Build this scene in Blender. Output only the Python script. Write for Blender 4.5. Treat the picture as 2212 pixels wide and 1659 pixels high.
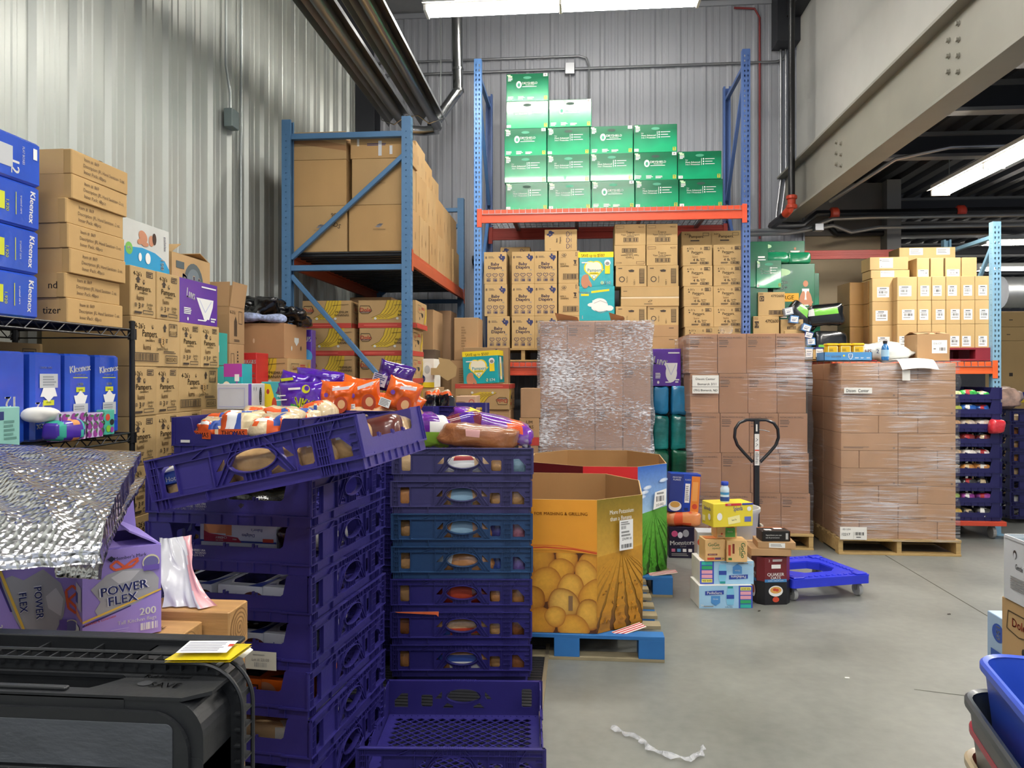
import bpy, math, random
from math import sin, cos, tan, atan, atan2, radians as R, pi, sqrt
from mathutils import Vector, Matrix, noise
random.seed(7)
for o in list(bpy.data.objects): bpy.data.objects.remove(o)
S = bpy.context.scene; COL = S.collection
# ---------------------------------------------------------------- camera, world, exposure
F = 1640.0; PX0 = 1106.0; HY = 812.0; YAW = R(5.02); H = 1.56
cd = bpy.data.cameras.new('camera'); cam = bpy.data.objects.new('camera', cd); COL.objects.link(cam)
cam.location = (0, 0, H); cam.rotation_euler = (R(90), 0, YAW)
cd.sensor_width = 36; cd.lens = 36*F/2212; cd.shift_y = -(829.5-HY)/2212; cd.clip_start = .05; cd.clip_end = 100
S.camera = cam
w = bpy.data.worlds.new('world'); S.world = w; w.use_nodes = True
w.node_tree.nodes['Background'].inputs[0].default_value = (.80, .86, 1, 1)
w.node_tree.nodes['Background'].inputs[1].default_value = .6
S.view_settings.view_transform = 'Standard'; S.view_settings.look = 'None'
S.view_settings.gamma = 1; S.view_settings.use_curve_mapping = False
S.view_settings.exposure = 0.0
LAMP_W = 46.0     # watts of each pair of fluorescent tubes
TUBE = 62.0
# ---------------------------------------------------------------- where a spot of the photograph lies in the warehouse
def at(px, py, Y):
    X = Y*tan(atan((px-PX0)/F)-YAW); zc = -X*sin(YAW)+Y*cos(YAW)
    return Vector((X, Y, H+(HY-py)*zc/F))
def atX(px, py, X):
    Y = X/tan(atan((px-PX0)/F)-YAW); zc = -X*sin(YAW)+Y*cos(YAW)
    return Vector((X, Y, H+(HY-py)*zc/F))
def atZ(px, py, Z):
    zc = (H-Z)*F/(py-HY); xc = (px-PX0)*zc/F
    return Vector((xc*cos(YAW)-zc*sin(YAW), xc*sin(YAW)+zc*cos(YAW), Z))
def atC(px, py, zc):
    xc = (px-PX0)*zc/F
    return Vector((xc*cos(YAW)-zc*sin(YAW), xc*sin(YAW)+zc*cos(YAW), H+(HY-py)*zc/F))
# ---------------------------------------------------------------- materials
def lin(h):
    h = h.lstrip('#'); o = []
    for i in (0, 2, 4):
        c = int(h[i:i+2], 16)/255; o.append(c/12.92 if c <= .04045 else ((c+.055)/1.055)**2.4)
    return (*o, 1)
MC = {}
def nt(name):
    m = bpy.data.materials.new(name); m.use_nodes = True
    t = m.node_tree; return m, t, t.nodes['Principled BSDF']
def nd(t, typ, **k):
    n = t.nodes.new(typ)
    for a, b in k.items():
        if a.startswith('i_'):
            n.inputs[int(a[2:])].default_value = b
        else: setattr(n, a, b)
    return n
def lk(t, a, i, b, j): t.links.new(a.outputs[i], b.inputs[j])
def coords(t, scale=(1, 1, 1)):
    tc = nd(t, 'ShaderNodeTexCoord'); mp = nd(t, 'ShaderNodeMapping'); mp.inputs['Scale'].default_value = scale
    lk(t, tc, 'Object', mp, 0); return mp
def M(hx, rough=.55, metal=0., var=.06, sc=6, bump=0., bsc=40, coat=0., rnd=0., stretch=(1, 1, 1), emit=0, alpha=1, spec=.5):
    """painted / printed / plastic / metal surface with a little colour noise and bump"""
    key = (hx, rough, metal, var, sc, bump, bsc, coat, rnd, stretch, emit, alpha)
    if key in MC: return MC[key]
    m, t, p = nt('surface_'+hx.strip('#')); c = lin(hx)
    p.inputs['Roughness'].default_value = rough; p.inputs['Metallic'].default_value = metal
    p.inputs['Coat Weight'].default_value = coat; p.inputs['Coat Roughness'].default_value = .08
    p.inputs['Specular IOR Level'].default_value = spec
    m.diffuse_color = c
    if var or bump or rnd: mp = coords(t, stretch)
    if var:
        n = nd(t, 'ShaderNodeTexNoise'); n.inputs['Scale'].default_value = sc; n.inputs['Detail'].default_value = 4
        lk(t, mp, 0, n, 'Vector')
        r = nd(t, 'ShaderNodeMapRange'); r.inputs[1].default_value = .3; r.inputs[2].default_value = .7
        r.inputs[3].default_value = 1-var; r.inputs[4].default_value = 1+var
        lk(t, n, 0, r, 0)
        mul = nd(t, 'ShaderNodeVectorMath', operation='SCALE'); mul.inputs[0].default_value = c[:3]
        if rnd:
            oi = nd(t, 'ShaderNodeObjectInfo'); rr = nd(t, 'ShaderNodeMapRange'); rr.inputs[3].default_value = 1-rnd; rr.inputs[4].default_value = 1+rnd
            lk(t, oi, 'Random', rr, 0); mm = nd(t, 'ShaderNodeMath', operation='MULTIPLY')
            lk(t, r, 0, mm, 0); lk(t, rr, 0, mm, 1); lk(t, mm, 0, mul, 3)
        else: lk(t, r, 0, mul, 3)
        lk(t, mul, 0, p, 'Base Color')
    else: p.inputs['Base Color'].default_value = c
    if bump:
        n = nd(t, 'ShaderNodeTexNoise'); n.inputs['Scale'].default_value = bsc; n.inputs['Detail'].default_value = 3
        lk(t, mp, 0, n, 'Vector'); b = nd(t, 'ShaderNodeBump'); b.inputs['Strength'].default_value = bump; b.inputs['Distance'].default_value = .01
        lk(t, n, 0, b, 'Height'); lk(t, b, 0, p, 'Normal')
    if emit:
        p.inputs['Emission Color'].default_value = c; p.inputs['Emission Strength'].default_value = emit
    if alpha < 1: p.inputs['Alpha'].default_value = alpha
    MC[key] = m; return m
def card(hx): return M(hx, .8, var=.07, sc=3.5, rnd=.06, stretch=(1, 1, .35), bump=.04, bsc=60)
def ink(hx): return M(hx, .6, var=0)
def gloss(hx): return M(hx, .22, var=.03, sc=8, bump=.25, bsc=14, coat=.5)
K1 = card('#b09062'); K2 = card('#ab8860'); K3 = card('#b79a69'); K4 = card('#a08659'); K5 = card('#a2805f'); K6 = card('#8a6c4e')
INK = ink('#3a3028'); BLK = ink('#15151a'); WHT = ink('#e9e9e6'); NAVY = ink('#202a5c'); GRY = ink('#8a8a88')
TAPE = M('#c3a06c', .25, var=.05, coat=.3)
FOAMW = M('#e6e4dc', .7)
def mixfilm(name, tint, lo, hi, sx, rough=.16, bump=.5, gl=(.9, .93, 1, 1)):
    """stretch wrap: creased clear film; noise mixes in pale streaks that imitate lamp glare"""
    if name in MC: return MC[name]
    m = bpy.data.materials.new(name); m.use_nodes = True; t = m.node_tree; t.nodes.clear()
    out = nd(t, 'ShaderNodeOutputMaterial'); mix = nd(t, 'ShaderNodeMixShader'); tr = nd(t, 'ShaderNodeBsdfTransparent')
    tr.inputs[0].default_value = tint; g = nd(t, 'ShaderNodeBsdfPrincipled'); g.inputs['Base Color'].default_value = gl
    g.inputs['Roughness'].default_value = rough; g.inputs['Metallic'].default_value = .15; g.inputs['Specular IOR Level'].default_value = 1
    mp = coords(t, sx)
    n = nd(t, 'ShaderNodeTexNoise'); n.inputs['Scale'].default_value = 3; n.inputs['Detail'].default_value = 6; n.inputs['Distortion'].default_value = .6
    lk(t, mp, 0, n, 'Vector')
    n2 = nd(t, 'ShaderNodeTexNoise'); n2.inputs['Scale'].default_value = 1.6; tc = nd(t, 'ShaderNodeTexCoord'); lk(t, tc, 'Object', n2, 'Vector')
    mu = nd(t, 'ShaderNodeMath', operation='MULTIPLY'); lk(t, n, 0, mu, 0); lk(t, n2, 0, mu, 1)
    r = nd(t, 'ShaderNodeMapRange'); r.inputs[1].default_value = .25; r.inputs[2].default_value = .42
    r.inputs[3].default_value = lo; r.inputs[4].default_value = hi
    lk(t, mu, 0, r, 0)
    b = nd(t, 'ShaderNodeBump'); b.inputs['Strength'].default_value = bump; b.inputs['Distance'].default_value = .02
    lk(t, n, 0, b, 'Height'); lk(t, b, 0, g, 'Normal')
    lk(t, r, 0, mix, 0); lk(t, tr, 0, mix, 1); lk(t, g, 0, mix, 2); lk(t, mix, 0, out, 0)
    MC[name] = m; return m
FILM = mixfilm('stretch_film', (.93, .93, .93, 1), .04, .45, (1.2, 1.2, 26))
FILMX = mixfilm('stretch_film_glare', (.9, .9, .92, 1), .16, .95, (9, 9, 26), .22, .6)  # more pale film mixed in to imitate white glare on the wrap
BAG = mixfilm('clear_bag', (.95, .95, .95, 1), .05, .6, (4, 4, 4), .1, .9)
# ---------------------------------------------------------------- mesh builder
GLY = {}
def glyphs(s, bold=0.0):
    b_ = bold; k = (s, bold)
    if k in GLY: return GLY[k]
    c = bpy.data.curves.new('t', 'FONT'); c.body = s; c.size = 1; c.resolution_u = 2; c.fill_mode = 'FRONT'
    c.align_x = 'CENTER'
    o = bpy.data.objects.new('t', c); me = bpy.data.meshes.new_from_object(o)
    v = [(p.co.x, p.co.y) for p in me.vertices]; f = [tuple(p.vertices) for p in me.polygons]
    bpy.data.objects.remove(o); bpy.data.curves.remove(c); bpy.data.meshes.remove(me)
    if v:
        x0 = min(a for a, b in v); x1 = max(a for a, b in v)
        v = [(a-(x0+x1)/2, b-.35) for a, b in v]; wd = x1-x0
    else: wd = 1
    if b_ > .005: n = len(v); v = [(a-b_*.8, b) for a, b in v]+[(a+b_*.8, b) for a, b in v]; f = f+[tuple(q+n for q in a) for a in f]
    GLY[k] = (v, f, wd); return GLY[k]
class MB:
    def __init__(s): s.v = []; s.f = []; s.m = []; s.mats = []; s.k = 0; s.T = Matrix()
    def mi(s, m):
        if m not in s.mats: s.mats.append(m)
        return s.mats.index(m)
    def add(s, vs, fs, m, T=None):
        n = len(s.v); T = T if T is not None else s.T; i = s.mi(m)
        s.v += [T @ Vector(a) for a in vs]; s.f += [tuple(n+q for q in a) for a in fs]; s.m += [i]*len(fs); return s
    def box(s, x0, y0, z0, x1, y1, z1, m, b=0, T=None):
        if x0 > x1: x0, x1 = x1, x0
        if y0 > y1: y0, y1 = y1, y0
        if z0 > z1: z0, z1 = z1, z0
        if not b:
            vs = [(x, y, z) for z in (z0, z1) for y in (y0, y1) for x in (x0, x1)]
            return s.add(vs, [(0, 2, 3, 1), (4, 5, 7, 6), (0, 1, 5, 4), (2, 6, 7, 3), (0, 4, 6, 2), (1, 3, 7, 5)], m, T)
        b = min(b, (x1-x0)*.45, (y1-y0)*.45, (z1-z0)*.45)
        def ring(e, z): return [(x0+e+b, y0+e, z), (x1-e-b, y0+e, z), (x1-e, y0+e+b, z), (x1-e, y1-e-b, z), (x1-e-b, y1-e, z), (x0+e+b, y1-e, z), (x0+e, y1-e-b, z), (x0+e, y0+e+b, z)]
        vs = ring(b*.6, z0)+ring(0, z0+b*.6)+ring(0, z1-b*.6)+ring(b*.6, z1)
        fs = [tuple(range(7, -1, -1)), tuple(range(24, 32))]
        for r in range(3):
            for i in range(8):
                j = (i+1) % 8; fs.append((r*8+i, r*8+j, r*8+8+j, r*8+8+i))
        return s.add(vs, fs, m, T)
    def prism(s, pts, z0, z1, m, T=None, cap=True):
        n = len(pts); vs = [(x, y, z0) for x, y in pts]+[(x, y, z1) for x, y in pts]
        fs = [(i, (i+1) % n, n+(i+1) % n, n+i) for i in range(n)]
        if cap: fs += [tuple(range(n-1, -1, -1)), tuple(range(n, 2*n))]
        return s.add(vs, fs, m, T)
    def tube(s, pts, r, m, n=8, T=None, close=False):
        P = [Vector(p) for p in pts]; N = len(P); vs = []; fs = []; up = None
        for i, p in enumerate(P):
            if close: t = P[(i+1) % N]-P[i-1]
            else: t = P[min(i+1, N-1)]-P[max(i-1, 0)]
            t.normalize()
            if up is None: up = Vector((0, 0, 1)) if abs(t.z) < .9 else Vector((1, 0, 0))
            a = t.cross(up).normalized(); up = a.cross(t).normalized(); rr = r[i] if isinstance(r, (list, tuple)) else r
            vs += [p+a*cos(2*pi*k/n)*rr+up*sin(2*pi*k/n)*rr for k in range(n)]
        for i in range(N if close else N-1):
            for k in range(n):
                a = i*n+k; b = i*n+(k+1) % n; c = ((i+1) % N)*n+(k+1) % n; d = ((i+1) % N)*n+k; fs.append((a, d, c, b))
        if not close: fs += [tuple(range(n)), tuple(range(N*n-1, N*n-n-1, -1))]
        return s.add(vs, fs, m, T)
    def lathe(s, prof, m, n=20, T=None):
        vs = []; fs = []
        for r, z in prof: vs += [(r*cos(2*pi*k/n), r*sin(2*pi*k/n), z) for k in range(n)]
        for i in range(len(prof)-1):
            for k in range(n): fs.append((i*n+k, i*n+(k+1) % n, (i+1)*n+(k+1) % n, (i+1)*n+k))
        fs += [tuple(range(n-1, -1, -1)), tuple(range((len(prof)-1)*n, len(prof)*n))]
        return s.add(vs, fs, m, T)
    def grid(s, fn, nu, nv, m, T=None):
        vs = [fn(i/nu, j/nv) for j in range(nv+1) for i in range(nu+1)]
        fs = [(j*(nu+1)+i, j*(nu+1)+i+1, (j+1)*(nu+1)+i+1, (j+1)*(nu+1)+i) for j in range(nv) for i in range(nu)]
        return s.add(vs, fs, m, T)
    def plate(s, outs, th, m, T=None):
        """flat sheet with holes: outs = closed outlines in the local XY plane, thickness th along Z"""
        key = ('plate', str(outs)[:4000], th, len(str(outs)))
        if key not in GLY:
            c = bpy.data.curves.new('p', 'CURVE'); c.dimensions = '2D'; c.fill_mode = 'BOTH'; c.extrude = th/2
            for o in outs:
                sp = c.splines.new('POLY'); sp.points.add(len(o)-1); sp.use_cyclic_u = True
                for q, (x, y) in zip(sp.points, o): q.co = (x, y, 0, 1)
            ob = bpy.data.objects.new('p', c); me = bpy.data.meshes.new_from_object(ob)
            GLY[key] = ([tuple(v.co) for v in me.vertices], [tuple(p.vertices) for p in me.polygons])
            bpy.data.objects.remove(ob); bpy.data.curves.remove(c); bpy.data.meshes.remove(me)
        vs, fs = GLY[key]; return s.add(vs, fs, m, T)
    # printed marks; fr = (matrix, width, height) of a face, positions run 0..1 over it
    def lay(s): s.k += 1; return .0006+.00025*(s.k % 24)
    def deco(s, fr, ds):
        Mx, W, Hh = fr
        for d in ds:
            z = s.lay(); t = d[0]
            if t == 'T':
                _, txt, cx, cy, hh, m = d[:6]; rot = d[6] if len(d) > 6 else 0; mw = d[7] if len(d) > 7 else 0; bold = d[8] if len(d) > 8 else .01
                v, f, wd = glyphs(txt, bold); k = hh*Hh/.72; kx = k
                lim = mw*(W if rot in (0, 180) else Hh) if mw else 0
                if lim and wd*k > lim: kx = lim/wd
                ca, sa = cos(R(rot)), sin(R(rot))
                s.add([(cx*W+x*kx*ca-y*k*sa, cy*Hh+x*kx*sa+y*k*ca, z) for x, y in v], f, m, Mx)
            elif t == 'R':
                _, x0, y0, x1, y1, m = d; s.add([(x0*W, y0*Hh, z), (x1*W, y0*Hh, z), (x1*W, y1*Hh, z), (x0*W, y1*Hh, z)], [(0, 1, 2, 3)], m, Mx)
            elif t == 'O':   # outlined rectangle
                _, x0, y0, x1, y1, m = d; e = .0035; a, b, c, e2 = x0*W, y0*Hh, x1*W, y1*Hh
                s.add([(a, b, z), (c, b, z), (c, e2, z), (a, e2, z), (a+e, b+e, z), (c-e, b+e, z), (c-e, e2-e, z), (a+e, e2-e, z)], [(0, 1, 5, 4), (1, 2, 6, 5), (2, 3, 7, 6), (3, 0, 4, 7)], m, Mx)
            elif t == 'E':   # ellipse; radii are shares of the height
                _, cx, cy, rx, ry, m = d[:6]; n = 20; a0 = R(d[6]) if len(d) > 6 else 0
                q = [(rx*Hh*cos(2*pi*i/n), ry*Hh*sin(2*pi*i/n)) for i in range(n)]
                s.add([(cx*W+x*cos(a0)-y*sin(a0), cy*Hh+x*sin(a0)+y*cos(a0), z) for x, y in q], [tuple(range(n))], m, Mx)
            elif t == 'B':   # barcode
                _, x0, y0, x1, y1, m = d[:6]; n = d[6] if len(d) > 6 else 12; rs = random.Random(int(x0*999+n))
                for i in range(n):
                    a = x0+(x1-x0)*(i+.1)/n; b = a+(x1-x0)/n*rs.choice((.3, .5, .75))
                    s.add([(a*W, y0*Hh, z), (b*W, y0*Hh, z), (b*W, y1*Hh, z), (a*W, y1*Hh, z)], [(0, 1, 2, 3)], m, Mx)
            elif t == 'P':
                s.add([(x*W, y*Hh, z) for x, y in d[1]], [tuple(range(len(d[1])))], d[2], Mx)
            elif t == 'L':   # drawn line
                pts = [(x*W, y*Hh) for x, y in d[1]]; e = (d[3] if len(d) > 3 else .002)/1
                for (a, b), (c, e2) in zip(pts[:-1], pts[1:]):
                    L = sqrt((c-a)**2+(e2-b)**2) or 1; nx, ny = -(e2-b)/L*e, (c-a)/L*e
                    s.add([(a-nx, b-ny, z), (c-nx, e2-ny, z), (c+nx, e2+ny, z), (a+nx, b+ny, z)], [(0, 1, 2, 3)], d[2], Mx)
            elif t == 'X':   # small print: n thin rules
                _, x0, y0, x1, y1, n, m = d; rs = random.Random(int(x0*777+n*13+y0*100))
                for i in range(n):
                    yy = y1-(y1-y0)*(i+.5)/n; hh = (y1-y0)/n*.28; xe = x0+(x1-x0)*(.65+.35*rs.random())
                    s.add([(x0*W, (yy-hh)*Hh, z), (xe*W, (yy-hh)*Hh, z), (xe*W, (yy+hh)*Hh, z), (x0*W, (yy+hh)*Hh, z)], [(0, 1, 2, 3)], m, Mx)
        return s
    def build(s, name, parent=None, smooth=False, loc=None, rot=None):
        me = bpy.data.meshes.new(name); me.from_pydata([tuple(a) for a in s.v], [], s.f)
        for m in s.mats: me.materials.append(m)
        me.polygons.foreach_set('material_index', s.m)
        if smooth: me.polygons.foreach_set('use_smooth', [True]*len(s.f))
        me.update(); o = bpy.data.objects.new(name, me); COL.objects.link(o)
        if smooth and smooth != 2:
            try: me.set_sharp_from_angle(angle=R(40))
            except Exception: pass
        if parent: o.parent = parent
        if loc is not None: o.location = loc
        if rot is not None: o.rotation_euler = rot if isinstance(rot, (tuple, list)) else (0, 0, rot)
        return o
def tag(o, label, cat, group=None, kind=None):
    o['label'] = label; o['category'] = cat
    if group: o['group'] = group
    if kind: o['kind'] = kind
    return o
def struct(o): o['kind'] = 'structure'; return o
def empty(name, loc=(0, 0, 0), rz=0):
    o = bpy.data.objects.new(name, None); COL.objects.link(o); o.location = loc; o.rotation_euler = (0, 0, rz); o.empty_display_size = .05; return o
def copy_tree(o, parent=None):
    c = o.copy(); COL.objects.link(c)
    if parent: c.parent = parent
    for ch in KIDS.get(o.name, []) or [q for q in bpy.data.objects if q.parent == o]: copy_tree(ch, c)
    return c
KIDS = {}
def TM(origin, u, v):
    u = Vector(u).normalized(); v = Vector(v).normalized(); n = u.cross(v)
    m = Matrix((u, v, n)).transposed().to_4x4(); m.translation = Vector(origin); return m
def faces(w, d, h):
    return {'f': (TM((-w/2, -d/2, 0), (1, 0, 0), (0, 0, 1)), w, h), 'r': (TM((w/2, -d/2, 0), (0, 1, 0), (0, 0, 1)), d, h),
            'l': (TM((-w/2, d/2, 0), (0, -1, 0), (0, 0, 1)), d, h), 't': (TM((-w/2, -d/2, h), (1, 0, 0), (0, 1, 0)), w, d),
            'b': (TM((w/2, d/2, 0), (-1, 0, 0), (0, 0, 1)), w, h)}
def carton(name, label, cat, loc, w, d, h, m, dec=None, rz=0, group=None, flaps=None, b=.004, tape=True, tilt=0, sticker=None, inner=None):
    """a box; loc = centre of its base. flaps: open top with flaps of that length. sticker: decals of a paper label part"""
    mb = MB(); fr = faces(w, d, h)
    if flaps is None:
        mb.box(-w/2, -d/2, 0, w/2, d/2, h, m, b)
        if tape:
            mb.deco(fr['t'], [('R', 0, .47, 1, .53, TAPE)])
    else:
        e = .005
        mb.box(-w/2, -d/2, 0, w/2, d/2, e, m)
        for x0, y0, x1, y1 in ((-w/2, -d/2, w/2, -d/2+e), (-w/2, d/2-e, w/2, d/2), (-w/2, -d/2+e, -w/2+e, d/2-e), (w/2-e, -d/2+e, w/2, d/2-e)):
            mb.box(x0, y0, e, x1, y1, h, m)
    for k, ds in (dec or {}).items(): mb.deco(fr[k], ds)
    o = mb.build(name, loc=loc, rot=(0, tilt, rz)); tag(o, label, cat, group)
    if flaps:
        L, angs = flaps
        for k, (px, py, ax, ln) in enumerate(((0, -d/2, 0, w), (w/2, 0, 90, d), (0, d/2, 180, w), (-w/2, 0, 270, d))):
            a = angs[k]
            if a is None: continue
            fb_ = MB(); fb_.box(-ln/2+.004, -.002, 0, ln/2-.004, .002, L, m)
            q = fb_.build('flap', o, loc=(px, py, h)); q.rotation_euler = Matrix.Rotation(R(ax), 3, 'Z').to_euler()
            q.rotation_euler = (Matrix.Rotation(R(ax), 3, 'Z') @ Matrix.Rotation(R(a), 3, 'X')).to_euler()
    if sticker:
        side, ds = sticker; sm = MB(); sm.k = 2; sm.deco(fr[side], ds); sm.build('paper_label', o)
    return o
def fbox(name, label, cat, x0, yt, x1, yb, Y, d, m, dec=None, z0=None, rz=0, **k):
    """a box whose front face stands at distance Y and fills the photograph from x0,yt to x1,yb"""
    a = at(x0, yb, Y); b = at(x1, yb, Y); t = at((x0+x1)/2, yt, Y); bm = at((x0+x1)/2, yb, Y)
    zb = bm.z if z0 is None else z0
    return carton(name, label, cat, ((a.x+b.x)/2, Y+d/2, zb), b.x-a.x, d, t.z-zb, m, dec, rz, **k)
ORD = ['first', 'second', 'third', 'fourth', 'fifth', 'sixth', 'seventh', 'eighth', 'ninth', 'tenth']
# ================================================================ the building
YB = 9.35; XL = -2.72
def floor_mat():
    m, t, p = nt('sealed_concrete'); mp = coords(t)
    n = nd(t, 'ShaderNodeTexNoise'); n.inputs['Scale'].default_value = 1.1; n.inputs['Detail'].default_value = 8; n.inputs['Roughness'].default_value = .62
    n2 = nd(t, 'ShaderNodeTexNoise'); n2.inputs['Scale'].default_value = 16; n2.inputs['Detail'].default_value = 5
    lk(t, mp, 0, n, 'Vector'); lk(t, mp, 0, n2, 'Vector')
    mx = nd(t, 'ShaderNodeMath', operation='MULTIPLY_ADD'); lk(t, n2, 0, mx, 0); mx.inputs[1].default_value = .35; lk(t, n, 0, mx, 2)
    cr = nd(t, 'ShaderNodeValToRGB'); e = cr.color_ramp.elements
    e[0].position = .45; e[0].color = lin('#686b67'); e[1].position = .95; e[1].color = lin('#898a83')
    lk(t, mx, 0, cr, 0); lk(t, cr, 0, p, 'Base Color')
    r = nd(t, 'ShaderNodeMapRange'); r.inputs[1].default_value = .3; r.inputs[2].default_value = .8; r.inputs[3].default_value = .28; r.inputs[4].default_value = .55
    lk(t, n, 0, r, 0); lk(t, r, 0, p, 'Roughness')
    b = nd(t, 'ShaderNodeBump'); b.inputs['Strength'].default_value = .08; b.inputs['Distance'].default_value = .01; lk(t, n2, 0, b, 'Height'); lk(t, b, 0, p, 'Normal')
    return m
mb = MB(); mb.box(-6, -5, -.2, 16, 22, 0, floor_mat())
JT = M('#4a4a40', .9)
a = atZ(1905, 1196, 0); b_ = atZ(2160, 1348, 0); mb.add([(a.x, a.y, .001), (b_.x, b_.y, .001), (b_.x+.01, b_.y+.008, .001), (a.x+.01, a.y+.008, .001)], [(0, 1, 2, 3)], JT)
a = atZ(1975, 1490, 0); b_ = atZ(2180, 1515, 0); mb.add([(a.x, a.y, .001), (b_.x, b_.y, .001), (b_.x, b_.y+.006, .001), (a.x, a.y+.006, .001)], [(0, 1, 2, 3)], JT)
struct(mb.build('floor'))
WG = M('#b9beb8', .38, .25, var=.04, sc=1.5, stretch=(1, 1, .2)); WG2 = M('#a3a6ae', .45, .05, var=.03, sc=1.5, stretch=(1, 1, .2))
def ribs(a0, a1, step, deep, minor):
    """cross-section of ribbed steel cladding"""
    P = []; x = a0
    while x < a1:
        P += [(x, 0), (x+.022, deep), (x+.055, deep), (x+.078, 0)]
        for q in (.36, .62):
            c = x+step*q+.02; P += [(c-.022, 0), (c-.014, minor), (c+.014, minor), (c+.022, 0)]
        x += step
    return P
def clad(P, z0, z1, m, fn):
    mb = MB(); vs = []; fs = []
    for z in (z0, z1): vs += [fn(p, q, z) for p, q in P]
    n = len(P); fs = [(i, i+1, n+i+1, n+i) for i in range(n-1)]; mb.add(vs, fs, m); return mb
mb = clad(ribs(-5, YB, .305, .03, .005), 0, 5.42, WG, lambda p, q, z: (XL+q, p, z))
mb.box(XL-.12, -5, 0, XL-.01, YB+.1, 6.3, WG); o = struct(mb.build('wall_left'))
SCR = M('#8f9492', .4, .6)
for k, (px, py) in enumerate(((68, 158), (310, 328), (243, 290), (460, 142))):
    p = atX(px, py, XL+.006); mb = MB(); mb.lathe([(.006, 0), (.006, .006), (.003, .008)], SCR, 8, T=Matrix.Translation(p) @ Matrix.Rotation(R(90), 4, 'Y')); struct(mb.build('trim_%d' % (20+k)))
mb = clad(ribs(-2.8, 2.68, .305, .014, .004), 0, 6.05, WG2, lambda p, q, z: (p, YB-q, z))
mb.box(-2.84, YB+.01, 0, 2.68, YB+.12, 6.3, WG2); struct(mb.build('wall_back'))
DK = M('#2b2d33', .5); DK2 = M('#1d1f25', .7); BEI = M('#bdab8d', .85, var=.03); DRY = M('#c2c2bd', .85, var=.02)
mb = MB(); mb.box(XL, -5, 5.42, XL+.16, YB, 5.66, DK); struct(mb.build('trim_1'))
mb = MB(); mb.box(-2.72, YB-.03, 6.02, 2.6, YB, 6.07, WG2, .003); struct(mb.build('trim_2'))
mb = MB(); mb.box(-2.9, -5, 6.1, 2.6, YB+.1, 6.2, M('#a7a9ad', .8)); struct(mb.build('ceiling'))
mb = MB(); mb.box(2.56, -4, 3.95, 2.66, 9.22, 6.1, DRY); struct(mb.build('wall_right'))
mb = MB(); mb.box(2.40, -4, 5.72, 2.56, 9.3, 6.0, DK); mb.box(2.30, 9.05, 5.45, 2.56, 9.33, 6.09, DK); struct(mb.build('trim_3'))
mb = MB(); mb.box(2.69, 9.6, 0, 3.66, 9.7, 3.27, BEI); mb.box(2.69, 9.55, 3.27, 3.74, 9.75, 3.9, M('#77726c', .8)); mb.box(2.67, YB-.014, 0, 2.69, 9.6, 3.5, WG2); struct(mb.build('wall_alcove'))
mb = MB(); mb.box(3.66, 9.4, 0, 3.82, 9.9, 3.9, M('#8e8d8b', .8)); struct(mb.build('trim_4'))
mb = MB(); mb.box(2.6, 20.5, 0, 16, 20.6, 3.9, M('#55565c', .8)); struct(mb.build('wall_far'))
# dark steel deck under the mezzanine, with joists
mb = MB(); P = []
x = 2.66
while x < 15: P += [(x, 0), (x+.1, 0), (x+.13, .05), (x+.2, .05)]; x += .23
vs = [(p, y, 3.9+q) for y in (-3, 20.5) for p, q in P]; n = len(P)
mb.add(vs, [(i, i+1, n+i+1, n+i) for i in range(n-1)], DK); struct(mb.build('ceiling_mezzanine'))
JO = M('#6d6e70', .5)
for Y in (2.2, 4.0, 5.35, 6.3, 7.6, 10.4, 12, 14, 16.5):
    mb = MB(); mb.box(2.6, Y, 3.66, 15, Y+.12, 3.69, JO); mb.box(2.6, Y+.05, 3.69, 15, Y+.07, 3.87, DK); mb.box(2.6, Y, 3.87, 15, Y+.12, 3.9, JO)
    tag(mb.build('steel_joist'), 'slim steel joist crossing the dark deck, %s from the front' % ORD[[2.2, 4.0, 5.35, 6.3, 7.6, 10.4, 12, 14, 16.5].index(Y)], 'joist', 'joists under the dark deck', 'structure')
# the big rafter beam
BM = M('#8f8d82', .55, var=.05, sc=3)
mb = MB(); mb.box(2.36, -4, 3.37, 2.56, 9.32, 3.395, BM, .003); mb.box(2.36, -4, 3.91, 2.56, 9.32, 3.935, BM, .003); mb.box(2.45, -4, 3.395, 2.466, 9.3, 3.91, BM)
beam = tag(mb.build('steel_beam'), 'deep grey steel I beam running above the pallets under the white wall', 'beam', None, 'structure')
for Y0, n in ((5.15, 2), (7.35, 2)):
    for i in range(7 if Y0 < 6 else 6):
        y = Y0+(.05 if i % 2 else 0)-0; z = 3.53+.052*(i)
        q = MB(); q.lathe([(.022, 0), (.022, .006), (.016, .006), (.016, .02), (.010, .022)], BM, 6, T=Matrix.Translation((2.45, y+(i % 2)*.08, z)) @ Matrix.Rotation(R(-90), 4, 'Y')); q.build('bolt', beam)
mb = MB(); mb.box(-2.70, 9.02, 0, -2.47, 9.04, 5.42, DK); mb.box(-2.70, 9.28, 0, -2.47, 9.30, 5.42, DK); mb.box(-2.60, 9.04, 0, -2.57, 9.28, 5.42, DK)
tag(mb.build('steel_column'), 'black steel column in the corner of the ribbed walls', 'column', None, 'structure')
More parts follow.
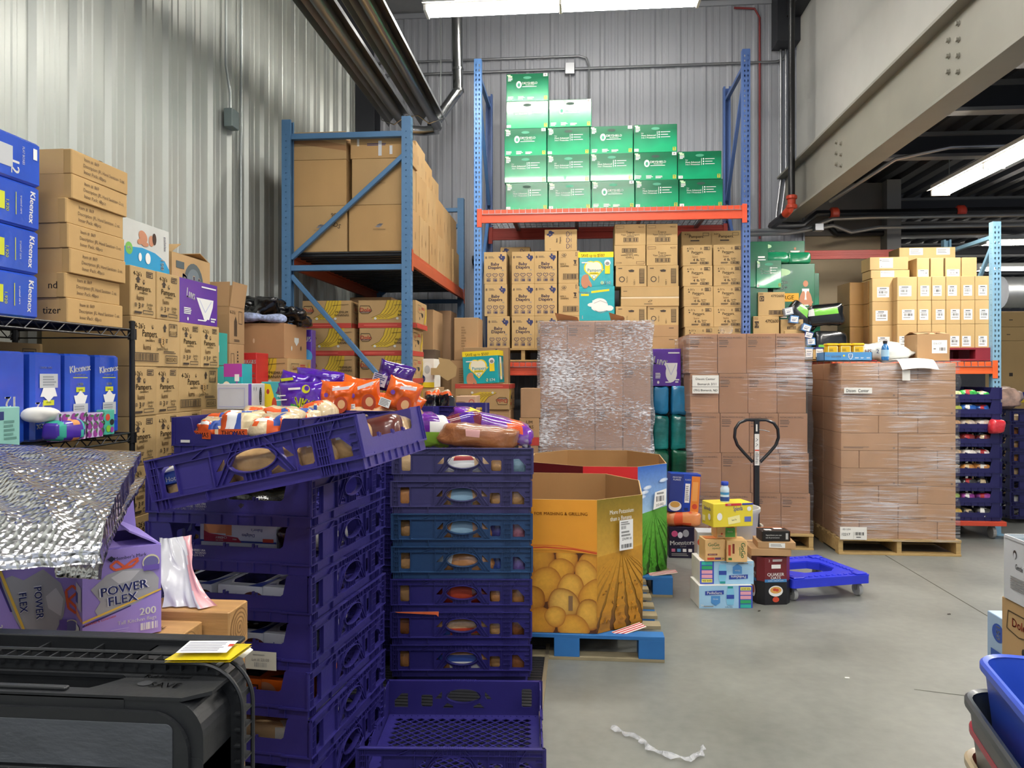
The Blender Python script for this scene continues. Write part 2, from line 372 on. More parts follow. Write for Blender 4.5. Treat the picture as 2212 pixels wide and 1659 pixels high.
# ---------------------------------------------------------------- fluorescent lamps
HOUS = M('#dcdcd8', .4); TUBEM = M('#fff8ee', .3, var=0, emit=TUBE)
def lamp(x, y, z, ax, label, L=2.44, group=None, power=LAMP_W, drop=None, tm=None):
    e = empty('fluorescent_light', (x, y, z), 0 if ax == 'x' else R(90)); tag(e, label, 'light fixture', group)
    mb = MB(); mb.box(-L/2, -.09, .05, L/2, .09, .11, HOUS, .006); mb.add([(-L/2, -.09, .06), (L/2, -.09, .06), (L/2, -.13, .052), (-L/2, -.13, .052)], [(0, 1, 2, 3)], HOUS); mb.add([(-L/2, .09, .06), (L/2, .09, .06), (L/2, .13, .052), (-L/2, .13, .052)], [(0, 1, 2, 3)], HOUS)
    mb.build('housing', e)
    for sx in (-1, 1):
        for sy in (-.055, .055):
            mb = MB(); mb.tube([(sx*.02 if sx > 0 else -L/2+.03, sy, .02), (L/2-.03 if sx > 0 else -.02, sy, .02)], .019, tm or TUBEM, 10); mb.build('tube', e, smooth=True)
    for sx in (-1, 0, 1):
        mb = MB(); mb.box(sx*(L/2-.02)-.012, -.09, .0, sx*(L/2-.02)+.012, .09, .05, HOUS, .003); mb.build('lamp_holder', e)
    if drop:
        for sx in (-.8, .8):
            mb = MB(); mb.tube([(sx*L/2, 0, .11), (sx*L/2, 0, drop-z)], .004, SCR, 5); mb.build('hanger', e)
    ld = bpy.data.lights.new('lamp_light', 'AREA'); ld.shape = 'RECTANGLE'; ld.size = L-.1; ld.size_y = .16; ld.energy = power; ld.color = (1, .985, .955)
    lo = bpy.data.objects.new('lamp_light', ld); COL.objects.link(lo); lo.parent = e; lo.location = (0, 0, -.004)
    return e
lamp(.35, 7.45, 5.92, 'x', 'high fluorescent fixture just under the ceiling over the tall rack', drop=6.1, power=LAMP_W*.5, tm=M('#fffaf0', .3, var=0, emit=22))  # out-of-view fixture added to brighten the back wall
lamp(-.16, 6.72, 4.80, 'x', 'long lit fluorescent fixture hanging above the tall rack of green boxes', drop=6.1)
for i, (x, y) in enumerate(((-.2, 3.3), (-.2, .2), (-.2, -2.8), (1.9, 5.0))):
    if i < 3: lamp(x, y, 4.8, 'x', 'fluorescent fixture overhead, %s towards the viewer from the visible one' % ORD[i], drop=6.1, group='lamps over the aisle', power=LAMP_W*1.25)
lamp(3.6, 6.95, 3.36, 'y', 'lit fluorescent strip under the dark deck beside the steel beam', L=2.0, drop=3.9, power=LAMP_W*.8)
lamp(3.6, 4.7, 3.36, 'y', 'nearer fluorescent strip under the dark deck at the right edge', L=2.3, drop=3.9, power=LAMP_W*.9)
lamp(3.6, 1.5, 3.36, 'y', 'fluorescent strip under the dark deck near the viewer', L=2.3, drop=3.9, group='lamps under the deck', power=LAMP_W*.9)
p = at(2240, 543, 10.6); lamp(6.55, 10.6, 3.3, 'x', 'upper of two distant lit tubes behind the blue rack post', drop=3.9, power=LAMP_W*.6)
lamp(7.77, 13.2, 3.3, 'x', 'lower of two distant lit tubes behind the blue rack post', drop=3.9, power=LAMP_W*.6)
lamp(5.6, 16, 3.3, 'x', 'faint fluorescent fixture deep in the back room', drop=3.9, power=LAMP_W*.4)
# ---------------------------------------------------------------- radiant tube heater and its flue
STN = M('#8d8f90', .3, .9, var=.05); STD = M('#86898b', .38, .75, var=.06); STL = M('#b9bbbc', .22, 1, var=.04)
hx = empty('tube_heater', (-1.72, 6.0, 4.30)); tag(hx, 'long steel radiant tube heater with reflectors hanging beside the left wall', 'heater')
for sx in (-.14, .14):
    mb = MB(); pr = [(-.19, -.05), (-.17, .01), (-.08, .09), (.08, .09), (.17, .01), (.19, -.05), (.185, -.05), (.165, .005), (.075, .083), (-.075, .083), (-.165, .005), (-.185, -.05)]
    vs = [(sx*1.25+x*.78, y, z) for y in (-6, 2.05) for x, z in pr]; n = len(pr)
    mb.add(vs, [(i, (i+1) % n, n+(i+1) % n, n+i) for i in range(n)], STD); mb.build('reflector', hx)
    mb = MB(); mb.tube([(sx*1.25, -6, 0), (sx*1.25, 2.25, 0)], .052, STN if sx > 0 else STD, 16); mb.build('burner_tube', hx, smooth=True)
mb = MB(); mb.tube([(.175, 2.2, 0), (.15, 2.34, 0), (.0, 2.38, 0), (-.15, 2.34, 0), (-.175, 2.2, 0)], .054, STL, 12); mb.build('return_bend', hx, smooth=True)
for y in (-1.2, 1.75):
    mb = MB(); mb.tube([(-.36, y, .1), (-.32, y, -.08), (-.19, y, -.13), (-.06, y, -.04), (0, y, -.05), (.06, y, -.04), (.18, y, -.13), (.32, y, -.08), (.38, y, .06)], .006, STL, 6); mb.build('hanger', hx, smooth=True)
for x in (-.3, .3):
    mb = MB(); mb.tube([(x, 1.75, .05), (x, 1.75, 1.79)], .005, SCR, 5); mb.build('hanger', hx)
a = at(933, 275, 8.42); b_ = at(990, 196, 8.6); c_ = at(989, 150, 8.6); top = at(986, 40, 8.6); top.z = 6.08
mb = MB(); mb.tube([a, a.lerp(b_, .9), b_, b_.lerp(c_, .5), c_, top], .062, STL, 16)
fl = tag(mb.build('flue_pipe', smooth=True), 'bent galvanised flue pipe rising from the end of the tube heater', 'pipe')
for q in (b_, c_, a.lerp(b_, .2)):
    r_ = MB(); d = Vector((0, 0, .02)); r_.lathe([(.067, -.012), (.067, .012)], STN, 16, T=Matrix.Translation(q)); r_.build('pipe_band', fl)
# ---------------------------------------------------------------- conduits, boxes, sprinkler pipe
CON = M('#9a9ca0', .35, .8); CW = M('#a9b0ae', .4, .5)
def pipe(name, label, pts, r, m, cat='pipe', n=8):
    mb = MB(); mb.tube(pts, r, m, n); return tag(mb.build(name, smooth=True), label, cat)
Yc = YB-.035
def A(px, py): return at(px, py, Yc)
b0 = A(1231, 149); pz = b0.z
def zl(x, z): return Vector((x, Yc, z))
x0 = A(800, 150).x; x1 = A(1700, 150).x; z1 = A(1245, 121).z; xb = A(1272, 200).x
pipe('conduit', 'long horizontal conduit on the back wall through the square junction box', [zl(x0, pz), zl(x1-.12, pz), zl(x1-.04, pz+.03), zl(x1, pz+.12), zl(x1, 6)], .016, CON, 'conduit')
pipe('conduit', 'upper conduit on the back wall that bends down behind the green boxes', [zl(x0, z1), zl(xb-.12, z1), zl(xb-.03, z1-.03), zl(xb, z1-.12), zl(xb, 3.6)], .014, CON, 'conduit')
pipe('conduit', 'short conduit dropping from the junction box behind the green boxes', [zl(b0.x, pz-.06), zl(b0.x, 3.6)], .014, CON, 'conduit')
mb = MB(); mb.box(-.06, -.03, -.07, .06, .03, .07, CON, .006); j = tag(mb.build('junction_box', loc=(b0.x, Yc, pz)), 'square metal junction box on the back wall above the green boxes', 'junction box')
a = atX(500, 258, XL+.06)
mb = MB(); mb.box(-.035, -.06, -.07, .035, .06, .07, M('#7d8b8a', .5), .006); tag(mb.build('junction_box', loc=a), 'small grey-green junction box hanging on the left ribbed wall', 'junction box')
p1 = atX(488, 0, XL+.035); pipe('conduit', 'thin conduit leading down to the box on the left wall', [(XL+.035, a.y-.04, 5.4), (XL+.035, a.y-.04, a.z+.4), (XL+.05, a.y-.0, a.z+.2), (XL+.05, a.y, a.z+.07)], .01, CW, 'conduit')
p1 = atX(521, 200, XL+.035); pipe('conduit', 'tall conduit running down the left ribbed wall', [(XL+.035, p1.y, 5.4), (XL+.035, p1.y, 1.0)], .012, CW, 'conduit')
RED = M('#8a2a2c', .5); RP = M('#c4452c', .45); BP = M('#16171a', .35)
xr = A(1641, 200).x; pipe('conduit', 'thin dark red conduit down the back wall beside the right rack post', [zl(xr-.3, 5.98), zl(xr-.06, 5.96), zl(xr, 5.85), zl(xr, 3.2)], .013, RED, 'conduit')
for k, px in enumerate((1686, 1697)):
    x = A(px, 200).x; pipe('conduit', ('left' if k == 0 else 'right')+' one of two grey conduits beside the black sprinkler riser', [(x, Yc-.01, 6), (x, Yc-.01, 3.9), (x-.05, Yc-.01, 3.5), (x-.06, Yc-.01, 3.33)], .015, CON, 'conduit')
rx = at(1712, 200, 8.40)
ri = empty('sprinkler_riser', (rx.x-.01, 8.40, 3.32)); tag(ri, 'black sprinkler riser pipe with orange couplings at the beam end', 'pipe')
mb = MB(); mb.tube([(0, 0, .15), (0, 0, 2.78)], .036, BP, 12); mb.build('riser_pipe', ri, smooth=True)
mb = MB(); mb.tube([(0, 0, .17), (0, 0, .08), (-.02, .02, .03), (-.04, .10, .0)], .044, RP, 12); mb.build('elbow', ri, smooth=True)
for z in (.16, .06):
    mb = MB(); mb.lathe([(.048, -.022), (.058, -.014), (.058, .014), (.048, .022)], RP, 14, T=Matrix.Translation((0, 0, z))); mb.build('coupling', ri)
# pipes under the deck, running to the right
z = 3.33
pipe('conduit', 'pair of grey conduits bending below the beam end, upper one', [(1.9, 9.05, 3.24), (2.2, 9.03, 3.25), (2.5, 9.0, 3.22), (2.9, 9.0, 3.36), (3.3, 9.0, 3.37), (11, 9.0, 3.37)], .022, CON, 'conduit')
pipe('conduit', 'pair of grey conduits bending below the beam end, lower one', [(1.9, 8.98, 3.19), (2.4, 8.98, 3.2), (2.9, 8.98, 3.28), (3.1, 8.98, 3.20), (3.4, 8.98, 3.25), (11, 8.98, 3.27)], .022, CON, 'conduit')
pipe('sprinkler_main', 'black sprinkler main running right under the deck', [(2.24, 8.56, 3.31), (2.24, 9.08, 3.31), (2.6, 9.1, 3.31), (2.75, 9.1, 3.44), (14, 9.1, 3.44)], .045, BP)
pipe('drain_pipe', 'black drain pipe bracketed above the beige wall', [(3.05, 9.515, 3.44), (3.05, 9.515, 3.36), (3.12, 9.515, 3.28), (5, 9.515, 3.28)], .035, BP)
pipe('conduit', 'grey conduit rising diagonally under the dark deck towards the far lamps', [(4.0, 9.6, 3.0), (6.4, 11.5, 3.6), (9, 13, 3.6)], .03, CON, 'conduit')
pipe('conduit', 'grey conduit curving down under the steel joist to the beam', [(2.62, 8.2, 3.38), (3.0, 7.5, 3.62), (3.4, 7.3, 3.66), (9, 7.2, 3.66)], .018, CON, 'conduit')
for X, lb in ((2.95, 'left'), (4.35, 'right')):
    mb = MB(); mb.lathe([(.055, -.05), (.075, -.03), (.075, .03), (.055, .05)], RP if X < 3 else M('#b63a2c', .45), 14, T=Matrix.Translation((X, 9.1, 3.44)) @ Matrix.Rotation(R(90), 4, 'Y')); tag(mb.build('pipe_coupling', smooth=True), lb+' red coupling on the black sprinkler main', 'coupling')
DUCT = M('#a2a5a6', .35, .85)
mb = MB(); n = 90; mb.tube([(6.2+i*.04, 11.8, 2.79) for i in range(n)], [.23+.006*(i % 4 == 0) for i in range(n)], DUCT, 18); tag(mb.build('spiral_duct', smooth=True), 'round spiral ventilation duct behind the blue rack post', 'duct')
mb = MB(); mb.box(-.05, -.05, -.04, .05, .05, .04, CON, .006); tag(mb.build('junction_box', loc=(2.72, 8.93, 3.25)), 'metal junction box on the conduits below the beam end', 'junction box')
pipe('steel_tubes', 'bundle of black capped tubes behind the far end of the left rack', [(-1.3, 9.25, 2.98), (-.6, 9.25, 3.0)], .06, BP, 'tube')
# floor plate at the left, by the bread crates
mb = MB(); n = 60
mb.box(-1.35, 2.3, .001, -.17, 4.35, .012, M('#26272a', .5))
for i in range(n): mb.box(-1.34, 2.32+i*.034, .012, -.19, 2.335+i*.034, .016, M('#26272a', .5))
mb.box(-.185, 2.2, .0005, -.165, 4.37, .02, M('#a49a80', .4, .5))
tag(mb.build('floor_mat'), 'black ribbed mat with a metal edge under the bread crate stack', 'mat')
# ================================================================ pallet racks
BL1 = M('#4a749c', .45, var=.05); BL2 = M('#47639c', .42, var=.05); BL3 = M('#7ba4bd', .5, var=.05); OR1 = M('#d9502f', .4, var=.04); OR2 = M('#b5512c', .5); OR3 = M('#e0602a', .45); REDB = M('#a43528', .5)
def tear(x, z, r=.0075): return [(x-r, z+.004), (x-r*.7, z+.010), (x, z+.0125), (x+r*.7, z+.010), (x+r, z+.004), (x+r*.75, z-.006), (x+.0035, z-.013), (x-.0035, z-.013), (x-r*.75, z-.006)]
def circ(x, z, r): return [(x+r*cos(i*pi/3), z+r*sin(i*pi/3)) for i in range(6)]
def cells(mb, T, x0, x1, h, n0, n1, holes, m):
    pz = .0508; mb.box(x0, 0, -.0015, x1, n0*pz, .0015, m, T=T)
    for k in range(n0, n1): mb.plate([[(x0, 0), (x1, 0), (x1, pz), (x0, pz)]]+holes, .003, m, T=T @ Matrix.Translation((0, k*pz, 0)))
    if h > n1*pz: mb.box(x0, max(n0, n1)*pz, -.0015, x1, h, .0015, m, T=T)
def upright(root, x, y, h, m, front, side, zmin=0.0, face=(0, -1)):
    """open channel post; front plate with teardrop pairs looks along `face`, sides have round holes"""
    mb = MB(); wd = .076; dp = .07; zs = [z for z in [.05+.0508*i for i in range(int((h-.04)/.0508)+1)] if z < h-.02]
    fx, fy = face; u = (-fy, fx, 0)
    T = TM((x, y, 0), u, (0, 0, 1)); pz = .0508; n0 = int(zmin/pz)+1 if front else 0; n1 = int(h/pz)-(0 if h % pz > .02 else 1) if front else 0
    cells(mb, T, -wd/2, wd/2, h, n0, n1, [tear(sx*.0165, pz/2) for sx in (-1, 1)], m)
    for sg in (-1, 1):
        o = Vector((x, y, 0))+Vector(u)*sg*wd/2
        T2 = TM(o, (-fx, -fy, 0), (0, 0, 1)); cells(mb, T2, 0, dp, h, int(zmin/pz)+1 if side else 0, int(h/pz)-1 if side else 0, [circ(dp*.5, pz/2, .0052)], m)
    bx, by = x-fx*dp, y-fy*dp
    for sg in (-1, 1):
        a = Vector((bx, by, 0))+Vector(u)*sg*wd/2; b = a-Vector(u)*sg*.018
        mb.box(min(a.x, b.x)-.001, min(a.y, b.y)-.001, 0, max(a.x, b.x)+.001, max(a.y, b.y)+.001, h, m)
    mb.box(x-.06-.0*fx, y-.06, 0, x+.06, y+.06, .008, m)
    return mb.build('upright', root)
def bar(root, a, b, w, m, name='brace'):
    a, b = Vector(a), Vector(b); d = b-a; L = d.length; z = d.normalized(); x = z.orthogonal().normalized() if abs(z.z) > .95 else z.cross(Vector((0, 0, 1))).normalized(); y = z.cross(x)
    T = Matrix((x, y, z)).transposed().to_4x4(); T.translation = a
    mb = MB(); mb.box(-w/2, -w/2, 0, w/2, w/2, L, m, .003, T=T); return mb.build(name, root)
def rbeam(root, x0, x1, y, z, m, hgt=.125, along='x', sgn=-1):
    mb = MB(); t = .045
    if along == 'x':
        mb.box(x0, y, z-hgt, x1, y+t*.6, z-.03, m, .004); mb.box(x0, y+.006, z-.03, x1, y+t, z, m, .004)
        mb.box(x0, y-.004, z-hgt, x1, y, z-hgt+.022, m, .002); mb.box(x0, y-.004, z-.055, x1, y, z-.03, m, .002)
        for e in (x0-.045, x1-.005): mb.box(e, y-.008, z-hgt-.045, e+.05, y-.002, z+.012, m, .003)
    else:
        mb.box(y, x0, z-hgt, y+sgn*t*.6, x1, z-.03, m, .004); mb.box(y+sgn*.006, x0, z-.03, y+sgn*t, x1, z, m, .004)
        mb.box(y-sgn*.004, x0, z-hgt, y, x1, z-hgt+.02, m, .002)
        for e in (x0-.045, x1-.005): mb.box(y-sgn*.008, e, z-hgt-.045, y-sgn*.002, e+.05, z+.012, m, .003)
    return mb.build('beam', root)
rk = empty('pallet_rack', (0, 0, 0)); tag(rk, 'tall blue and orange pallet rack along the back wall holding green and tan boxes', 'rack')
RY = 7.86; RD = 1.0
for x, hh, m in ((-1.05, 4.87, M('#5586c4', .42, var=.05)), (1.69, 4.87, BL2), (4.10, 3.08, BL3)):
    upright(rk, x, RY, hh, m, True, x > 2, zmin=1.2)
    upright(rk, x, RY+RD+.07, hh, BL2 if x < 3 else BL3, False, False, face=(0, 1))
    zz = hh-.14; k = 0
    bar(rk, (x, RY+.06, zz), (x, RY+RD, zz), .04, m)
    while zz > .9:
        a, b = (RY+.06, RY+RD) if k % 2 == 0 else (RY+RD, RY+.06)
        bar(rk, (x, a, zz-.06), (x, b, zz-1.16), .036, m); zz -= 1.2; k += 1
for y in (RY, RY+RD):
    for z, m in ((3.29, OR1 if y == RY else REDB), (1.70, OR1 if y == RY else REDB)):
        rbeam(rk, -1.012, 1.652, y, z, m, .135)
rbeam(rk, 1.728, 4.062, RY, 1.70, OR3, .12); rbeam(rk, 1.728, 4.062, RY+RD, 1.70, REDB, .12); rbeam(rk, 1.728, 4.062, RY+RD, 2.98, REDB, .10)
WIR = M('#8c8f92', .35, .8)
for x0, x1, z in ((-1.0, 1.64, 3.292), (-1.0, 1.64, 1.702), (1.74, 4.05, 1.702)):
    mb = MB()
    i = x0
    while i < x1: mb.box(i, RY+.0, z, i+.005, RY+RD+.02, z+.005, WIR); mb.box(i, RY-.012, z-.05, i+.005, RY-.008, z+.004, WIR); mb.box(i, RY-.012, z, i+.005, RY, z+.005, WIR); i += .064
    for q in range(9): mb.box(x0, RY+.02+q*.12, z-.005, x1, RY+.026+q*.12, z, WIR)
    mb.box(x0, RY-.013, z-.052, x1, RY-.009, z-.046, WIR)
    for q in range(4): mb.box(x0+.3+q*(x1-x0-.6)/3-.02, RY+.045, z-.04, x0+.3+q*(x1-x0-.6)/3+.02, RY+RD, z-.006, WIR)
    mb.build('wire_deck', rk)
# left rack, its frames across our view and its beams running away
r2 = empty('pallet_rack', (0, 0, 0)); tag(r2, 'shorter blue pallet rack by the left wall with big plain cartons on top', 'rack')
LX0, LX1, LY0, LY1 = -2.32, -1.35, 5.90, 8.66
for y in (LY0, LY1):
    upright(r2, LX1+.035, y, 3.60, BL1, True, True, zmin=1.0, face=(1, 0)); upright(r2, LX0-.035, y, 3.60, BL1, True, True, zmin=1.0, face=(-1, 0))
    a, b = LX0+.03, LX1-.03
    for z in (3.47, 2.42, 1.3, .2): bar(r2, (a, y, z), (b, y, z), .045, BL1)
    bar(r2, (b, y, 3.30), (a, y, 2.50), .036, BL1); bar(r2, (a, y, 2.36), (b, y, 1.34), .036, BL1); bar(r2, (b, y, 1.26), (a, y, .26), .036, BL1)
rbeam(r2, LY0+.04, LY1-.04, LX1+.035, 2.55, OR2, .115, 'y', -1); rbeam(r2, LY0+.04, LY1-.04, LX0-.035, 2.55, OR2, .115, 'y', 1)
mb = MB(); GALV = M('#63666a', .4, .7); y = LY0+.06
while y < LY1-.08: mb.box(LX0, y, 2.552, LX1, y+.07, 2.556, GALV); mb.box(LX0, y+.07, 2.53, LX1, y+.074, 2.556, GALV); mb.box(LX0, y+.07, 2.53, LX1, y+.12, 2.534, GALV); mb.box(LX0, y+.12, 2.53, LX1, y+.124, 2.556, GALV); y += .124
mb.build('steel_deck', r2)
# ================================================================ pallets
WD = M('#b0935f', .75, var=.15, sc=9, stretch=(.6, 4, 4)); WDG = M('#8d8266', .8, var=.18, sc=9, stretch=(.6, 4, 4)); PB = M('#2468a8', .6, var=.08); WDR = M('#7f1d2c', .6)
def pallet(loc, w, d, label, m, m2=None, rz=0, blocks=False, h=.14, group=None):
    m2 = m2 or m; root = empty('wooden_pallet' if m not in (WDR,) else 'plastic_pallet', loc, rz); tag(root, label, 'pallet', group)
    n = 7
    for i in range(n):
        y = -d/2+i*(d-.09)/(n-1); mb = MB(); mb.box(-w/2, y, h-.02, w/2, y+.09, h, m if i in (0,) else m2, .002); mb.build('deck_board', root)
    for i in range(3):
        x = -w/2+i*(w-.04)/2; mb = MB()
        if blocks:
            x = -w/2+i*(w-.14)/2
            for j in range(3): mb = MB(); mb.box(x, -d/2+j*(d-.12)/2, .018, x+.14, -d/2+j*(d-.12)/2+.12, h-.02, m, .002); mb.build('block', root)
        else: mb.box(x, -d/2+.01, .018, x+.04, d/2-.01, h-.02, m, .002); mb.build('stringer', root)
    for y in (-d/2, -.05, d/2-.1):
        mb = MB(); mb.box(-w/2, y, 0, w/2, y+.1, .018, m2 if blocks else m, .002); mb.build('bottom_board', root)
    return root
# ================================================================ goods on the tall rack
W_ = WHT; GRN = None
def green_mat():
    m, t, p = nt('printed_green_gradient'); mp = coords(t)
    sx = nd(t, 'ShaderNodeSeparateXYZ'); lk(t, mp, 0, sx, 0)
    n = nd(t, 'ShaderNodeTexNoise'); n.inputs['Scale'].default_value = 2.5; lk(t, mp, 0, n, 'Vector')
    a = nd(t, 'ShaderNodeMath', operation='MULTIPLY_ADD'); lk(t, sx, 2, a, 0); a.inputs[1].default_value = -2.2; lk(t, n, 0, a, 2)
    cr = nd(t, 'ShaderNodeValToRGB'); e = cr.color_ramp.elements; e[0].position = -.0; e[0].color = lin('#08603f'); e[1].position = .5; e[1].color = lin('#0a9a68'); e2 = cr.color_ramp.elements.new(.25); e2.color = lin('#0b8058')
    lk(t, a, 0, cr, 0); lk(t, cr, 0, p, 'Base Color'); p.inputs['Roughness'].default_value = .22; p.inputs['Coat Weight'].default_value = .3
    return m
GRN = green_mat(); YEL = ink('#e2c32a'); PALEG = ink('#b9dcae')
def slot(): return ('E', .5, .86, .13, .04, BLK)
def dep(kind, rs, num='80'):
    d = [('R', .02, .93, .10, .97, PALEG), ('R', .04, .87, .14, .93, PALEG), ('X', .04, .73, .15, .86, 3, W_), ('T', num, .93, .1, .08, YEL), ('O', .90, .04, .97, .17, YEL), ('E', .5, .85, .15, .05, ink('#0f3a2c') if rs.random() < .6 else ink('#3c8f70'))]
    if kind == 'D': d += [('E', .30, .60, .10, .13, W_), ('E', .30, .59, .05, .07, ink('#2f8a6a')), ('T', 'DRYSHIELD', .56, .65, .085, W_, 0, .36, .02), ('T', 'TECHNOLOGY', .56, .575, .035, W_, 0, .34), ('R', .38, .51, .72, .53, W_), ('X', .04, .05, .2, .18, 3, W_), ('X', .28, .05, .44, .18, 3, W_), ('X', .5, .05, .68, .15, 3, W_), ('R', .88, .88, .98, .99, W_), ('R', .91, .9, .95, .97, GRY)]
    else: d += [('T', 'Our', .20, .69, .04, W_), ('T', 'Most Advanced', .34, .61, .06, W_, 0, .33, .02), ('T', '3-in-1 Protection', .34, .53, .06, W_, 0, .33, .02), ('R', .535, .5, .545, .75, W_)]+[q for i in range(3) for q in (('E', .585, .72-.09*i, .022, .03, W_), ('R', .62, .71-.09*i, .84-.05*(i == 1), .73-.09*i, W_))]+[('R', .01, .03, .11, .13, W_), ('B', .02, .05, .09, .11, GRY, 6)]
    return d
rs = random.Random(3)
G0 = 3.298; GW, GH = .445, .287; FY = 7.93
rows = [('MMDMM', (1092, 1181, 1272, 1364, 1459)), ('MMMDM', (1089, 1183, 1275, 1368, 1462)), ('DMDM', (1089, 1183, 1275, 1370)), ('MD', (1093, 1186)), ('D', (1093,))]
for r, (ks, xs) in enumerate(rows):
    for i, (k, px) in enumerate(zip(ks, xs)):
        x = at(px, 400, FY).x+GW/2; w = {'D': 'a round drop logo', 'M': 'three white bullet lines'}[k]
        x = at(xs[0], 400, FY).x+GW/2+i*(GW+.004)
        carton('printed_carton', 'green carton with %s, %s from left in the %s row up' % (w, ORD[i], ORD[r]) if r < 4 else 'topmost green carton on the tall rack, with a round drop logo', 'box', (x, FY+.19+rs.uniform(0, .02), G0+r*GH), GW-.003, .36, GH, GRN, {'f': dep(k, rs)}, rz=rs.uniform(-.008, .008), group='green cartons on the top shelf', tape=False)
# kinds of printing
def pampers431(t='4-31\'s'):
    return [('T', t, .25, .84, .10, INK), ('E', .18, .72, .04, .03, INK), ('T', 'Pampers.', .5, .66, .13, INK, 0, .4, .015), ('E', .62, .83, .035, .05, INK), ('E', .62, .83, .018, .03, K3), ('X', .42, .54, .6, .58, 1, INK), ('T', 'lumi', .42, .44, .11, ink('#8d6a44')), ('T', 'Jumbo', .68, .34, .07, INK), ('T', 'Pack', .68, .25, .07, INK), ('T', '4', .38, .28, .14, INK), ('X', .46, .22, .56, .34, 2, INK), ('O', .72, .76, .92, .92, INK), ('X', .74, .78, .9, .9, 2, INK), ('X', .25, .08, .5, .17, 2, INK), ('O', .58, .07, .88, .18, INK), ('B', .6, .09, .86, .16, INK, 14)]
def diapers8():
    bl = NAVY
    d = [('T', '8', .10, .83, .08, bl), ('X', .2, .80, .46, .87, 2, ink('#7d6a52')), ('T', 'Baby', .5, .625, .10, bl, 0, .5, .025), ('T', 'Diapers', .5, .52, .10, bl, 0, .78, .025), ('X', .8, .41, .92, .45, 1, GRY)]
    d += [('P', [(.64, .86), (.72, .86), (.73, .93), (.80, .93), (.80, .88), (.93, .87), (.95, .80), (.90, .76), (.86, .70), (.83, .70), (.80, .76), (.75, .75), (.71, .80)], bl), ('P', [(.755, .84), (.8, .86), (.79, .80)], K3)]
    for i in range(3):
        cx = .22+.28*i; d += [('L', [(cx-.10, .27), (cx-.10, .31), (cx-.05, .33), (cx, .31), (cx+.05, .33), (cx+.10, .31), (cx+.10, .27), (cx, .21), (cx-.10, .27)], bl, .0022), ('T', '2', cx, .27, .035, bl), ('R', cx-.09, .17, cx+.09, .18, bl), ('B', cx-.09, .08, cx+.09, .15, bl, 7)]
    return d
def size2():
    return [('E', .27, .88, .07, .055, INK), ('E', .27, .885, .055, .042, K3), ('E', .27, .88, .02, .03, INK), ('T', 'Mama Bear', .24, .8, .025, INK), ('O', .8, .84, .87, .96, INK), ('P', [(.72, .72), (.8, .72), (.86, .70), (.82, .66), (.84, .6), (.74, .6), (.76, .66), (.7, .7)], INK), ('X', .7, .55, .9, .58, 1, INK), ('T', 'SIZE 2', .22, .6, .05, INK), ('T', 'DIAPERS', .3, .53, .05, INK, 0, .5), ('O', .22, .12, .92, .3, INK), ('B', .26, .14, .88, .28, INK, 13)]
def size1r():
    return [('E', .2, .35, .14, .14, INK), ('E', .2, .35, .10, .10, K3), ('T', 'Mama Bear', .36, .35, .05, INK, 90), ('T', 'SIZE 1', .6, .2, .07, INK, 90), ('P', [(.4, .78), (.52, .82), (.6, .78), (.58, .7), (.44, .7)], INK), ('X', .08, .84, .24, .9, 1, INK), ('O', .76, .15, .92, .85, INK)]+[('R', .77, .17+i*.055, .91, .195+i*.055, INK) for i in range(12)]
def topco(up=True):
    d = [('T', 'Topco', .5, .62, .11, INK), ('T', 'Tippy Toes Diapers', .5, .5, .08, INK, 0, .6), ('X', .38, .4, .64, .44, 1, INK), ('O', .28, .15, .76, .36, INK), ('B', .3, .18, .74, .33, INK, 16), ('T', '46215', .85, .86, .08, ink('#7a5f42')), ('O', .04, .8, .3, .93, ink('#7a5f42'))]
    return d if up else flip(d)
def flip(ds):
    o = []
    for d in ds:
        t = d[0]
        if t == 'T': o.append(('T', d[1], 1-d[2], 1-d[3], d[4], d[5], (d[6] if len(d) > 6 else 0)+180)+tuple(d[7:]))
        elif t in 'ROB': o.append((t, 1-d[3], 1-d[4], 1-d[1], 1-d[2])+tuple(d[5:]))
        elif t == 'X': o.append((t, 1-d[3], 1-d[4], 1-d[1], 1-d[2], d[5], d[6]))
        elif t == 'E': o.append((t, 1-d[1], 1-d[2])+tuple(d[3:]))
        elif t in 'PL': o.append((t, [(1-x, 1-y) for x, y in d[1]])+tuple(d[2:]))
    return o
TEAL = gloss('#1fa3ad'); TEALI = ink('#168792'); PYEL = ink('#f0d51f'); SKIN = ink('#b87f60'); CREAM = ink('#efe9cf'); NVY = ink('#1d2f6a')
def pswad(n, num, sz='1'):
    return [('R', 0, .84, 1, 1, PYEL), ('T', 'SAVE up to $500!', .42, .90, .09, ink('#4a4a20'), 0, .66, .01), ('E', .35, .54, .19, .2, PYEL), ('E', .52, .54, .19, .2, PYEL), ('P', [(.16, .5), (.74, .5), (.45, .16)], PYEL), ('E', .36, .54, .16, .17, CREAM), ('E', .51, .54, .16, .17, CREAM), ('P', [(.2, .5), (.69, .5), (.45, .2)], CREAM), ('T', 'Pampers', .47, .47, .10, ink('#2aa0b4'), 0, .4, .02), ('R', .32, .34, .58, .41, PYEL), ('T', 'swaddlers', .45, .375, .05, ink('#3a7a50'), 0, .26), ('E', .45, .27, .05, .05, ink('#2aa0b4')), ('E', .45, .27, .035, .035, CREAM), ('X', .1, .66, .36, .72, 1, W_), ('R', .76, .36, .9, .68, PYEL), ('E', .83, .68, .09, .09, W_), ('E', .83, .66, .06, .05, GRY), ('E', .2, .14, .12, .2, SKIN), ('E', .23, .28, .07, .07, SKIN), ('E', .31, .1, .05, .14, SKIN, 30), ('E', .68, .1, .045, .05, PALEG), ('T', sz, .68, .1, .08, NVY), ('T', num, .83, .1, .09, W_, 0, 0, .02)]
